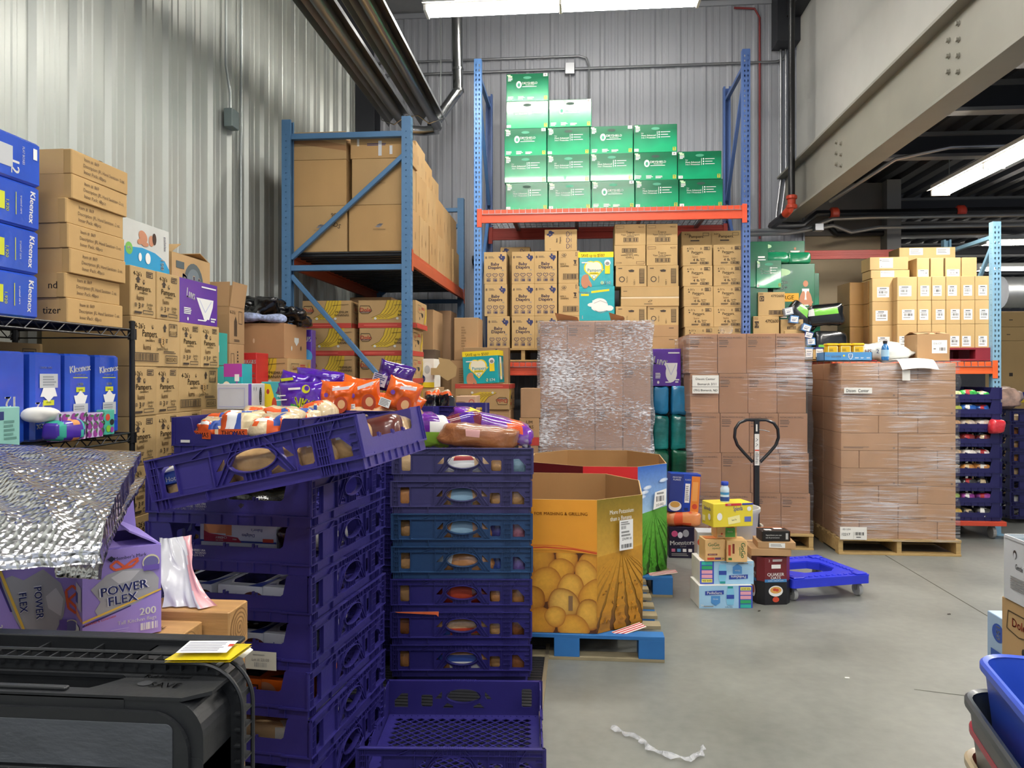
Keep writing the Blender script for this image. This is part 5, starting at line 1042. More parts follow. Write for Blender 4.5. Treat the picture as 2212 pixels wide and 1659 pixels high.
# oats box and cartons beside it
QR = M('#6a1c24', .35); QB = M('#141318', .35)
cq = atZ(1672, 1308, 0)
rz_ = .18; ow, od, oh = .235, .17, .335
root = empty('oats_box', (cq.x, cq.y+.10, 0), rz_); tag(root, 'dark red and black oats box with cut corners, open on top', 'box')
Po = rr(ow, od, .04, 0, 0, o8=True)
mb = MB(); mb.prism(Po, 0, .16, QB, cap=False); mb.prism(Po, .16, oh-.01, QR, cap=False); mb.add([(x, y, .003) for x, y in Po], [tuple(range(8))], QB)
mb.add([(x*.97, y*.97, oh-.05) for x, y in Po], [tuple(range(8))], ink('#20242c'))
mb.deco((TM((-ow/2+.04, -od/2, 0), (1, 0, 0), (0, 0, 1)), ow-.08, oh), [('R', 0, .46, 1, .52, ink('#3f80b8')), ('T', 'QUAKER', .5, .62, .065, W_, 0, .8, .03), ('T', 'OATS', .5, .55, .06, W_, 0, .5, .03), ('T', 'QUICK 1-MINUTE OATS', .5, .49, .022, W_, 0, .85), ('E', .5, .28, .15, .11, W_), ('E', .5, .30, .12, .07, ink('#d8a050')), ('E', .45, .31, .04, .03, RP), ('E', .56, .3, .035, .03, RP), ('E', .5, .11, .07, .055, RP), ('R', .3, .74, .72, .82, W_), ('T', '2', .2, .9, .05, W_), ('X', .35, .88, .8, .93, 2, W_)])
s45 = Vector((-.04, .04, 0)); dl = od-.08
mb.deco((TM((-ow/2, od/2-.04, 0), (0, -1, 0), (0, 0, 1)), dl, oh), [('R', 0, .46, 1, .52, ink('#3f80b8')), ('T', 'QUAKER', .5, .62, .055, W_, 0, .9, .03), ('T', 'OATS', .5, .55, .05, W_, 0, .6, .03), ('E', .5, .25, .1, .13, W_), ('E', .5, .27, .07, .08, ink('#b85a4a')), ('E', .5, .78, .08, .07, W_)])
mb.build('carton_body', root)
for i, (px, w2, zz_, hh2, dx, rr_) in enumerate(((1654, .27, .336, .05, 0, .02), (1668, .25, .387, .045, .02, -.05))):
    q = at(px+dx, 1170, 5.35); carton('flat_carton', 'plain flat kraft carton on the oats box, %s' % ('lower' if i == 0 else 'upper with white label'), 'box', (q.x+.02, 5.39, zz_), w2, .2, hh2, K2, {'f': [('R', .3, .15, .72, .85, W_), ('X', .34, .3, .68, .7, 2, GRY)]} if i else None, rz=rr_, tape=False)
q = at(1671, 1140, 5.35); carton('snack_carton', 'small black box with copper print lying on the kraft cartons', 'box', (q.x, 5.37, .433), .19, .13, .07, M('#1b1816', .3), {'f': [('T', 'Ingredients you can', .42, .62, .14, W_, 0, .68, .01), ('T', 'see & pronounce', .38, .38, .14, W_, 0, .6, .01), ('B', .84, .2, .94, .8, W_, 6)], 't': [('R', .15, .2, .4, .5, W_), ('R', .55, .5, .85, .8, W_), ('R', 0, .85, 1, 1, ink('#a8603a'))], 'r': [('R', 0, 0, 1, 1, ink('#a8603a'))]}, rz=.08, tape=False)
carton('flat_carton', 'long flat kraft carton leaning behind the oats box', 'box', (at(1640, 1200, 5.65).x, 5.68, 0), .30, .06, .36, K2, rz=.1, tape=False)
# cereal, bread and monsters boxes beside the red bin
q = atZ(1473, 1206, 0); PUR = M('#1a1530', .35); CBL = M('#1f3fa0', .35)
carton('cereal_case', 'black purple cereal carton lettered Monsters beside the red bin', 'box', (q.x, q.y+.12, 0), .215, .22, .265, PUR, {'f': [('T', 'Monsters', .52, .50, .15, W_, 3, .84, .03), ('T', 'Cereal', .55, .38, .05, W_), ('E', .22, .78, .1, .1, ink('#c04a7a')), ('E', .44, .74, .08, .1, ink('#c8ccd4')), ('E', .66, .8, .1, .12, ink('#8a8c94'))]+[('R', .1+.22*i, .2, .24+.22*i, .3, c) for i, c in enumerate((ink('#c86a8a'), ink('#5a9ac8'), W_, W_))]+[('X', .1, .06, .9, .16, 2, GRY)]}, tape=False)
BRD = M('#c8804a', .3, var=.2, coat=.6, bump=.3, bsc=20)
lump('bread_loaf', 'orange wrapped bread loaves lying between the two cereal cartons', 'bread', (q.x+.01, q.y+.12, .266), .29, .2, .125, BRD, seed=21, amp=.02, bands=[(0, .3, .42, ink('#c84a1a')), (0, .62, .74, ink('#c84a1a'))], e=.5)
carton('cereal_case', 'tall blue and orange cereal box above the wrapped bread', 'box', (q.x+.015, q.y+.12, .385), .265, .13, .33, CBL, {'f': [('R', .0, .0, .44, .98, ink('#1c2f7a')), ('T', 'FROSTED', .22, .90, .04, W_, 0, .34, .02), ('T', 'FLAKES', .22, .84, .045, W_, 0, .34, .02), ('E', .2, .15, .17, .13, W_), ('E', .2, .19, .13, .08, ink('#c89a4a')), ('R', .5, .25, .66, .75, W_), ('X', .52, .3, .64, .7, 8, GRY), ('R', .7, .02, .98, .95, ink('#e0822a')), ('R', .74, .3, .92, .8, ink('#e8a050')), ('T', 'FLAKES', .58, .85, .04, W_, 0, .18), ('B', .5, .04, .62, .12, BLK, 6), ('E', .84, .16, .07, .07, RP)]}, rz=.12, tilt=.06, tape=False)
# a curl of stretch film left on the floor
FL2 = mixfilm('film_scrap', (.95, .95, .95, 1), .35, .8, (12, 12, 12), .2, .8)
pts = [atZ(x, y, .01) for x, y in ((1322, 1572), (1350, 1584), (1385, 1598), (1400, 1615), (1440, 1632), (1490, 1640), (1512, 1630), (1520, 1612))]
mb = MB(); C_ = []
for i in range(len(pts)-1):
    for k in range(5): C_.append(pts[i].lerp(pts[i+1], k/5))
n = len(C_); vs = []
for i, p in enumerate(C_):
    t = (C_[min(i+1, n-1)]-C_[max(i-1, 0)]).normalized(); nn = Vector((-t.y, t.x, 0)); w2 = .012+.008*sin(i*1.3)
    vs += [p-nn*w2+Vector((0, 0, .004*sin(i*2))), p+Vector((0, 0, .012+.006*sin(i))), p+nn*w2]
mb.add(vs, [(3*i+k, 3*i+k+1, 3*i+k+4, 3*i+k+3) for i in range(n-1) for k in (0, 1)], FL2); tag(mb.build('film_scrap', smooth=2), 'twisted strip of clear film lying on the concrete floor', 'plastic')
for k, (px, py) in enumerate(((1830, 1465), (2050, 1327), (1640, 1320))):
    q = atZ(px, py, 0); mb = MB(); mb.box(-.012, -.006, 0, .012, .006, .004, FOAMW if k == 0 else INK, .002); tag(mb.build('floor_scrap', loc=q, rot=.5*k), ('white', 'dark', 'small dark')[k]+' scrap lying on the floor, '+('in the open middle', 'at the right', 'beside the drink cases')[k], 'scrap')
# ================================================================ left wall: wire shelf, tissue packs, cartons
def xbox(name, label, px0, px1, X, z0, h, d, m, dec=None, cat='box', Y=None, **k):
    """a box whose side facing the aisle stands in the plane X and runs from px0 to px1"""
    y0, y1 = Y or (atX(px0, 800, X).y, atX(px1, 800, X).y)
    return carton(name, label, cat, (X-d/2, (y0+y1)/2, z0), d, y1-y0, h, m, dec, **k)
BKW = M('#17181a', .4, .3)
ws = empty('wire_shelf', (0, 0, 0)); tag(ws, 'black wire shelf unit at the left wall with tissue packs and sanitizer boxes', 'shelf')
SX0, SX1, SY0, SY1 = -2.60, -2.03, 2.12, 3.30
for x in (SX0, SX1):
    for y in (SY0, SY1):
        mb = MB(); mb.tube([(x, y, 0), (x, y, 1.80)], .0125, BKW, 10); mb.lathe([(.014, 1.80), (.014, 1.808), (.008, 1.812)], BKW, 10, T=Matrix.Translation((x, y, 0))); mb.build('post', ws, smooth=True)
for z in (.25, .80, 1.30, 1.77):
    mb = MB()
    for y in (SY0, SY1): mb.tube([(SX0, y, z), (SX1, y, z)], .004, BKW, 6); mb.tube([(SX0, y, z-.035), (SX1, y, z-.035)], .004, BKW, 6)
    for x in (SX0, SX1):
        mb.tube([(x, SY0, z), (x, SY1, z)], .004, BKW, 6); mb.tube([(x, SY0, z-.035), (x, SY1, z-.035)], .004, BKW, 6)
        n = 26; mb.tube([(x, SY0+(SY1-SY0)*i/n, z-(.035 if i % 2 else 0)) for i in range(n+1)], .003, BKW, 5)
    for i in range(30): y = SY0+(SY1-SY0)*(i+.5)/30; mb.tube([(SX0, y, z+.002), (SX1, y, z+.002)], .0022, BKW, 4)
    for x in (SX0, SX1):
        for y in (SY0, SY1): mb.lathe([(.019, z-.045), (.019, z+.004)], BKW, 10, T=Matrix.Translation((x, y, 0)))
    mb.build('wire_tier', ws)
KB = M('#2750bf', .2, var=.12, sc=5, bump=.35, bsc=12, coat=.5); LBL = ink('#5f86d8'); YK = ink('#c9cf2a'); GW2 = ink('#b9bdc0')
def klee_side(up=True):   # upright pack end
    return [('T', 'Kleenex', .5, .83, .085, W_, 6, .8, .035), ('T', 'trusted care', .5, .755, .03, W_, 0, .7), ('R', .2, .71, .8, .72, YK), ('T', '1,920', .5, .635, .035, YK, 0, .4, .02), ('R', .32, .54, .68, .60, YK), ('T', 'tissues', .5, .57, .022, NVY, 0, .25), ('P', [(.5, .56), (.66, .50), (.78, .50), (.68, .40), (.3, .40), (.22, .50), (.34, .50)], W_), ('R', .2, .24, .8, .40, GW2), ('X', .24, .26, .7, .38, 4, ink('#8a8f94')), ('T', 'FLAT BOXES', .6, .17, .025, W_, 0, .5)]
def klee_flat():   # lying pack, lettering runs down
    return [('T', 'Kleenex', .86, .5, .16, W_, -94, .86, .035), ('T', 'trusted care', .70, .5, .06, W_, -90, .6), ('R', .615, .25, .625, .75, YK), ('T', '1,920', .50, .40, .09, YK, -90, 0, .02), ('R', .38, .3, .46, .68, YK), ('P', [(.38, .5), (.3, .72), (.22, .82), (.12, .6), (.12, .35), (.25, .25), (.3, .3)], W_), ('R', .0, .25, .13, .75, GW2)]
kz = 1.776; kh = .168
for i in range(4):
    d_ = klee_flat() if i < 3 else [('T', '12', .6, .28, .26, W_, -90, 0, .03), ('T', 'FLAT BOXES', .72, .6, .07, W_, -90, .4), ('R', .36, .25, .56, .72, GW2), ('P', [(.36, .3), (.2, .15), (.26, .4), (.14, .55), (.25, .7), (.36, .68)], W_), ('R', .05, .35, .16, .7, YK), ('R', .86, .6, .92, .85, W_)]
    carton('tissue_pack', 'blue tissue pack lying on the top wire shelf, %s' % ('lowest of four', 'second of four up', 'third of four up', 'topmost of four with a big 12')[i], 'pack', (-2.06-.15, 2.57+.004*i, kz+i*kh), .30, .345, kh-.002, KB, {'r': d_}, b=.014, tape=False, group='blue tissue packs on the top shelf', rz=rs.uniform(-.01, .01))
KS = card('#b4935f')
for i in range(7):
    off = (.0, .012, -.012, -.006, .0, -.018, -.02)[i]*-1
    tx = [('T', 'Item #: 869', .33, .78, .15, ink('#5a4630'), 0, .26, .004), ('T', 'Description: JFL Hand Sanitizer- 2 oz.', .56, .52, .15, ink('#5a4630'), 0, .74, .004), ('T', 'Inner Pack: 48pcs', .39, .26, .15, ink('#5a4630'), 0, .38, .004)]
    fdec = [('R', .55, 0, .9, 1, TAPE)]
    if i == 0: fdec.append(('T', 'tizer', .8, .5, .3, BLK))
    if i == 1: fdec.append(('T', 'nd', .85, .5, .3, BLK))
    xbox('shipping_carton', 'tan hand sanitizer carton on the top wire shelf, %s of seven up' % ORD[i], 0, 0, -2.05+off*.6, 1.776+i*.1005, .0995, .33, KS, {'r': tx, 'f': fdec}, Y=(2.885+off*.8, 3.262+off*.8), group='hand sanitizer cartons', rz=rs.uniform(-.02, .02))
# lower tier
kz = 1.306
def pk(lb, y0, y1, ds, X=-2.08, h=.345, fd=None): return carton('tissue_pack', lb, 'pack', (X-.16, (y0+y1)/2, kz), .32, y1-y0-.004, h, KB, {'r': ds, 'f': fd or []}, b=.014, tape=False, group='blue tissue packs on the lower tier')
pk('blue tissue pack upright on the lower tier beside the shelf post', 3.125, 3.285, klee_side())
pk('blue tissue pack upright on the lower tier, second from the shelf post', 2.93, 3.09, klee_side())
pk('blue tissue pack standing upside down on the lower tier', 2.73, 2.905, flip([('T', '12', .78, .62, .12, W_, 0, 0, .03)]+[d for d in klee_side()]))
pk('blue tissue pack with an upside down 12 at the left picture edge', 2.42, 2.70, flip([('T', '12', .3, .55, .13, W_, 0, 0, .03), ('T', 'FLAT BOXES', .6, .62, .03, W_), ('R', .5, .2, .75, .32, GW2)]))
def lumi(wide):
    c = INK
    if wide: return [('T', "4-26's", .16, .82, .11, c, 0, .24, .01), ('T', 'Pampers.', .36, .68, .15, c, 0, .3, .012), ('T', 'swaddlers', .36, .54, .06, c, 0, .24), ('T', 'lumi', .30, .40, .12, ink('#8d6a44')), ('E', .41, .82, .03, .045, c), ('E', .41, .83, .015, .03, KS), ('P', [(.62, .82), (.66, .92), (.70, .82), (.68, .82), (.68, .74), (.64, .74), (.64, .82)], c), ('O', .75, .66, .93, .93, c), ('B', .78, .84, .9, .9, c, 6), ('T', '51115', .84, .73, .09, c, 0, .16, .01), ('T', '3', .62, .53, .14, c, 0, 0, .02), ('E', .62, .53, .1, .11, KS), ('T', '3', .62, .53, .12, c, 0, 0, .02), ('X', .52, .5, .58, .6, 3, c), ('X', .67, .5, .72, .6, 3, c), ('T', 'Jumbo Pack', .6, .38, .07, c, 0, .24, .01), ('O', .02, .1, .52, .28, c), ('B', .04, .12, .5, .26, c, 24), ('O', .66, .07, .92, .24, c), ('T', '80355421', .79, .155, .09, c, 0, .22), ('X', .62, .28, .95, .34, 2, c)]
    return [('T', "4-26's", .26, .86, .09, c, 0, .42, .01), ('O', .6, .82, .86, .94, c), ('X', .63, .84, .84, .92, 2, c), ('P', [(.18, .74), (.28, .82), (.38, .74), (.33, .74), (.33, .68), (.23, .68), (.23, .74)], c), ('E', .5, .71, .035, .05, c), ('E', .5, .72, .02, .03, KS), ('T', 'Pampers.', .48, .59, .12, c, 0, .62, .012), ('T', 'swaddlers', .48, .49, .055, c, 0, .5), ('T', 'lumi', .36, .385, .11, ink('#8d6a44')), ('T', '3', .32, .22, .12, c, 0, 0, .015), ('X', .14, .19, .24, .27, 3, c), ('X', .4, .19, .5, .27, 3, c), ('T', 'Jumbo', .72, .27, .06, c), ('T', 'Pack', .72, .19, .06, c), ('O', .45, .06, .85, .14, c), ('X', .12, .04, .4, .12, 1, c)]
rh = .2446; rows = [[(0, .45, 1), (.45, .225, 0), (.675, .225, 0)] if r % 2 == 0 else [(0, .225, 0), (.225, .225, 0), (.45, .45, 1)] for r in range(8)]
rows[7] = [(0, .225, 0), (.225, .225, 0)]
rows[6] = [(0, .45, 1), (.45, .225, 0), (.675, .225, 0)]
rows[4] = [(0, .225, 0), (.225, .225, 0), (.45, .225, 0), (.675, .225, 0)]
pallet((-2.385, 3.93, 0), .50, 1.0, 'wooden pallet under the tan swaddler cartons by the left wall', WD)
for r, row in enumerate(rows):
    for k, (y, l, wd_) in enumerate(row):
        carton('diaper_box', 'tan %s swaddler carton by the left wall, %s layer up, %s from the shelf' % ('wide' if wd_ else 'narrow', ORD[r], ORD[k]), 'box', (-2.15-.23+rs.uniform(-.004, .004), 3.48+y+l/2, .14+r*rh), .46, l-.003, rh-.0015, K3, {'r': lumi(wd_)}, group='swaddler cartons by the left wall')
ZT = .14+8*rh
xbox('diaper_box', 'white and blue diaper box picturing a baby, on top of the swaddler cartons', 0, 0, -2.19, ZT, .235, .25, M('#c9ccc8', .35), {'r': [('P', [(.12, 0), (1, 0), (1, .12), (.9, .3), (.7, .42), (.45, .46), (.12, .40)], ink('#1f8fc0')), ('R', 0, 0, .09, 1, ink('#2f9a98')), ('E', .2, .38, .13, .13, ink('#6fb04a')), ('T', '3', .2, .38, .14, W_, 90, 0, .03), ('E', .46, .70, .17, .12, SKIN, -20), ('E', .62, .66, .1, .12, SKIN), ('E', .68, .72, .08, .13, ink('#3a2418')), ('E', .40, .58, .1, .06, SKIN, 10), ('E', .5, .55, .13, .05, SKIN, 5), ('E', .40, .25, .06, .09, W_), ('E', .55, .26, .1, .12, W_), ('T', '198', .84, .2, .13, W_, -90, 0, .02), ('T', 'pañales', .9, .68, .08, ink('#6a70a0'), -90)], 'f': [('R', 0, 0, 1, .14, ink('#2f9a98')), ('E', .62, .85, .09, .07, ink('#5a2a6a')), ('E', .85, .85, .09, .07, ink('#8a2a5a')), ('T', '6', .62, .85, .07, W_), ('T', '7', .85, .85, .07, W_), ('X', .5, .4, .95, .55, 4, GRY)]}, Y=(3.44, 3.90), tape=False)
xbox('diaper_box', 'purple diaper box picturing a white diaper, by the left wall', 0, 0, -2.155, .14+7*rh, .245, .09, LUV, {'r': luvs()}, Y=(3.94, 4.375), tape=False)
o = carton('open_carton', 'open tan carton with a dark round baby logo behind the purple diaper box', 'box', (-2.43, 4.27, .14+7*rh), .34, .44, .40, K1, {'r': [('E', .55, .62, .28, .30, ink('#4f5a5c')), ('E', .55, .62, .2, .22, ink('#69757a')), ('T', 'Bebin', .55, .62, .26, ink('#c0a070'), 0, .6, .05), ('T', 'Bebin', .55, .62, .24, ink('#3a4a70'), 0, .58, .02), ('R', .1, .8, .3, .9, ink('#4f5a5c'))], 'f': [('E', .7, .6, .12, .16, NVY), ('R', .2, .82, .7, .92, ink('#4f5a5c'))]}, flaps=(.12, (-60, -72, -70, -60)))
# column of open carton boxes further along
zc_ = [0, .26, .52, .78, 1.04, 1.30, 1.56]
for i, z in enumerate(zc_[:6]): carton('shipping_carton', 'tan carton in the column under the open flapped carton, %s up from the floor' % ORD[i], 'box', (-2.43, 4.84, z), .36, .22, .259, K2, {'f': [('O', .7, .5, .95, .8, INK), ('B', .72, .52, .93, .78, INK, 6)], 'r': [('R', .45, .2, .62, .75, ink('#8a6a44'))]}, group='cartons under the flapped carton')
carton('shipping_carton', 'tan barcode carton just below the open flapped carton', 'box', (-2.43, 4.84, 1.56), .36, .22, .21, K2, {'r': [('O', .1, .3, .3, .7, INK), ('X', .5, .2, .6, .8, 6, INK)], 'f': [('O', .7, .5, .95, .8, INK)]})
carton('open_carton', 'open tan carton with standing flaps beside the purple diaper box', 'box', (-2.43, 4.84, 1.772), .36, .22, .24, K2, {'r': [('T', "4-31's", .2, .85, .1, INK), ('P', [(.3, .2), (.5, .2), (.5, .6), (.4, .75), (.3, .6)], ink('#4a3826')), ('O', .6, .55, .85, .9, INK), ('X', .3, .05, .7, .12, 2, INK)]}, flaps=(.16, (-6, 8, -4, 60)))
TL2 = gloss('#2aa39c')
for i, (z, h_) in enumerate(((1.36, .26), (1.625, .20))): carton('diaper_box', 'narrow teal diaper box wedged behind the swaddler cartons, %s' % ('lower', 'upper')[i], 'box', (-2.39, 4.50, z), .40, .16, h_, TL2, {'r': [('R', 0, .4, .3, .6, W_)]}, tape=False)
carton('shipping_carton', 'tall plain carton under the two teal wedged diaper boxes', 'box', (-2.39, 4.50, 0), .40, .16, 1.358, K2)
# banana boxes with the bag of clothes
DOR = ink('#b53a2e'); DY = ink('#c9a92a'); DIN = ink('#3a2f1c')
def banana(side=False, tall=1, rev=False):
    L = []
    if not side:
        L = [('R', 0, 0, 1, .18, DOR), ('X', .1, .07, .9, .12, 1, ink('#d86a5a'))]
        for i in range(5):
            x = .30+.06*i; L.append(('P', [(x+.20, 1.0), (x+.26, 1.0), (x+.25, .7), (x+.16, .42), (x-.02, .30), (x-.07, .36), (x+.08, .5), (x+.16, .72)], DY)); L.append(('L', [(x+.20, 1.0), (x+.16, .72), (x+.08, .5), (x-.07, .36)], DIN, .0016))
        L += [('L', [(.02, .62), (.04, .80), (.2, .80), (.24, .62), (.18, .52), (.06, .52), (.02, .62)], DIN, .002), ('T', 'Dole', .13, .66, .15, DOR, 0, .2, .03), ('L', [(.05, .57), (.2, .57)], NVY, .0015), ('T', 'PREMIUM', .81, .58, .085, DIN, 0, .32, .012), ('T', 'BANANAS', .81, .47, .085, DIN, 0, .32, .012), ('L', [(.62, .82), (.95, .86)], DIN, .0015), ('E', .3, .34, .05, .045, ink('#cfd0c8')), ('E', .68, .34, .05, .045, ink('#cfd0c8'))]
    else:
        L = [('R', 0, 0, 1, .18, DOR), ('T', 'Dole', .25, .72, .12, DOR, 0, .3, .02), ('L', [(.08, .6), (.1, .85), (.42, .85), (.42, .6), (.25, .55), (.08, .6)], DIN, .0018), ('P', [(.45, .60), (.62, .60), (.66, .52), (.6, .44), (.54, .44), (.48, .52)], ink('#20201c')), ('E', .32, .38, .05, .06, ink('#20201c')), ('E', .8, .36, .05, .06, ink('#20201c')), ('P', [(.86, .9), (.93, .8), (.95, .5), (.85, .25), (.7, .2), (.76, .4), (.85, .6)], DY), ('L', [(.86, .9), (.85, .6), (.76, .4), (.7, .2)], DIN, .0016), ('X', .5, .72, .8, .84, 2, DOR)]
    return L
def bbox(label, x0, x1, y0, d, z0, h=.235, rz=0, m=None, f=None, r=None, cat='box', group=None): return carton('banana_box', label, cat, ((x0+x1)/2, y0+d/2, z0), x1-x0, d, h, m or K1, {'f': banana() if f is None else f, 'r': banana(True) if r is None else r}, rz=rz, tape=False, group=group)
for i in range(6): bbox('banana box in the column under the black bag, %s up from the floor' % ORD[i], -2.47, -2.06, 5.24, .47, i*.24, .239, group='banana boxes under the black bag')
bbox('banana box printed with bananas directly under the brown box of clothes', -2.47, -2.06, 5.24, .47, 1.44, .245)
hb = carton('produce_box', 'plain brown box with round hand holes holding a black bag of clothes', 'box', (-2.28, 5.46, 1.686), .39, .44, .25, card('#a97f58'), {'f': [('E', .42, .5, .03, .07, ink('#c9a98a'))], 'r': [('P', [(.42, .62), (.62, .62), (.62, .5), (.52, .38), (.42, .5)], ink('#cdd0cc')), ('E', .3, .3, .045, .07, ink('#cdd0cc')), ('E', .72, .32, .045, .07, ink('#3a2a1c'))]}, rz=.0, tape=False)
BBG = M('#0d0d10', .25, var=.1, bump=.7, bsc=16, coat=.4)
lump('garbage_bag', 'shiny black garbage bag heaped on the brown box with hand holes', 'bag', (-2.36, 5.46, 1.94), .32, .38, .19, BBG, seed=31, amp=.07, e=.75, nu=40, nv=20)
lump('garbage_bag', 'second smaller black bag hanging over the corner of the brown box', 'bag', (-2.14, 5.52, 1.94), .22, .34, .13, BBG, seed=33, amp=.06, e=.75, nu=40, nv=20, tilty=.15)
lump('folded_cloth', 'pale blue and pink patterned cloth poking out of the black bag', 'cloth', (-2.26, 5.25, 1.938), .28, .1, .07, M('#9aa6c8', .8, var=.5, sc=40), seed=35, amp=.03, e=.8)
fbox('diaper_box', 'red diaper box lettered HUGGIES below the brown clothes box', 'box', 523, 762, 554, 826, 5.0, .2, M('#c02a2c', .3), {'f': [('T', 'HUGGIES', .5, .78, .10, W_, 0, .9, .03), ('T', 'little', .7, .5, .06, W_), ('T', 'snugglers', .62, .38, .05, W_, 0, .6), ('P', [(.2, .1), (.5, .1), (.45, .35), (.3, .42)], W_)]}, z0=1.44, tape=False)
carton('shipping_carton', 'plain tan carton under the red HUGGIES diaper box', 'box', (-2.22, 5.12, 0), .25, .22, 1.438, K2)
PUP = gloss('#5a3aa8')
pq = at(667, 700, 5.8)
carton('diaper_box', 'slim purple training pants box behind the brown clothes box', 'box', (pq.x-.02, 5.80, 1.46), .12, .10, .46, PUP, {'f': [('T', 'PULL-UPS', .5, .84, .09, W_, 0, .9, .03), ('E', .6, .55, .12, .12, ink('#4a9ad0')), ('E', .4, .38, .1, .1, RP), ('E', .6, .12, .14, .1, ink('#4a9ad0')), ('R', .7, .3, .95, .4, W_)]}, tape=False)
carton('shipping_carton', 'plain carton column under the slim purple training pants box', 'box', (pq.x-.02, 5.80, 0), .12, .10, 1.458, K2)
# banana boxes in the low bay of the left rack
pallet((-1.83, 6.58, 0), 1.0, 1.0, 'wooden pallet under the banana boxes in the left rack', WD)
bh = .2266
for r in range(9):
    dx = (0, .02, 0, .01, .0, .02, .03, .02, -.0)[r]
    for c in range(2):
        x0, x1 = ((-2.26, -1.84) if c == 0 else (-1.80, -1.36))
        if r == 8: x0, x1 = ((-2.27, -1.86) if c == 0 else (-1.80, -1.32))
        bbox('banana box in the left rack, %s column, %s layer from the top' % (('left', 'right')[c], ORD[8-r]), x0+dx*.5, x1+dx*.3, 6.08, .46, .14+r*bh, bh-.002, group='banana boxes in the left rack', rz=rs.uniform(-.015, .015))
for i, (x0, x1, y0, d, z0, h_) in enumerate(((-2.15, -1.75, 7.0, .5, 0, 2.3), (-1.80, -1.42, 7.25, .5, 0, 1.2), (-1.80, -1.40, 7.25, .5, 1.202, 1.0), (-1.75, -1.33, 8.0, .45, 0, .9), (-1.75, -1.34, 8.0, .45, .902, .75), (-1.74, -1.36, 8.0, .4, 1.655, .6))):
    carton('storage_carton', 'plain tan carton standing deep in the lower bay of the left rack, %s one back' % ORD[i], 'box', ((x0+x1)/2, y0+d/2, z0), x1-x0, d, h_, K5 if i % 2 else K2, group='plain cartons deep in the left rack')
# narrow kraft boxes right of the left rack
xa = at(905, 800, 6.6).x
for i, (z, h_, w2) in enumerate(((0, .75, .3), (.752, .60, .28), (1.354, .36, .26), (1.716, .42, .24))):
    carton('tall_carton', 'tall thin kraft carton on end beside the blue rack post, %s up' % ORD[i], 'box', (-1.17+.02*i, 7.62, z), w2, .35, h_, K2, {'f': [('X', .3, .3, .5, .8, 8, ink('#8a6a44'))]}, group='kraft cartons beside the left rack')
o = fbox('open_carton', 'opened brown carton, dark inside, over the white and yellow paper roll case', 'box', 903, 755, 940, 800, 6.6, .25, ink('#4a3a2c'), {}, z0=1.60)  # solid closed box; the shade of an open inside is put into its colour
fbox('paper_roll_case', 'white and yellow case marked 3-PLY beside the left rack post', 'box', 900, 775, 938, 832, 6.5, .3, FOAMW, {'f': [('R', 0, 0, 1, .18, PYEL), ('E', .6, .62, .18, .26, W_), ('E', .6, .62, .1, .15, GW2), ('E', .3, .3, .12, .14, NVY), ('T', '3-PLY', .3, .3, .09, W_, 0, .4), ('P', [(.05, .8), (.2, .95), (.3, .7)], INK)]}, z0=1.46, tape=False)
carton('shipping_carton', 'plain tan carton under the white and yellow paper roll case', 'box', (at(919, 800, 6.5).x, 6.66, 0), .22, .3, 1.458, K2)
mb = MB(); q = at(962, 800, 6.4); mb.add([(q.x+x, 6.40+.02*y, q.z+y) for x, y in ((-.09, .0), (-.05, .06), (-.06, .11), (.04, .09), (.1, .03), (.09, -.05), (.02, -.09), (-.04, -.05))], [tuple(range(7, -1, -1))], K3); mb.add([(q.x+x, 6.404+.02*y, q.z+y) for x, y in ((-.09, .0), (-.05, .06), (-.06, .11), (.04, .09), (.1, .03), (.09, -.05), (.02, -.09), (-.04, -.05))], [tuple(range(8))], K3)
mb.box(at(938, 800, 6.5).x-.01, 6.402, q.z-.04, q.x-.02, 6.51, q.z+.02, K3)
tag(mb.build('cardboard_flap'), 'torn curled kraft flap sticking out beside the 3-PLY case', 'flap')
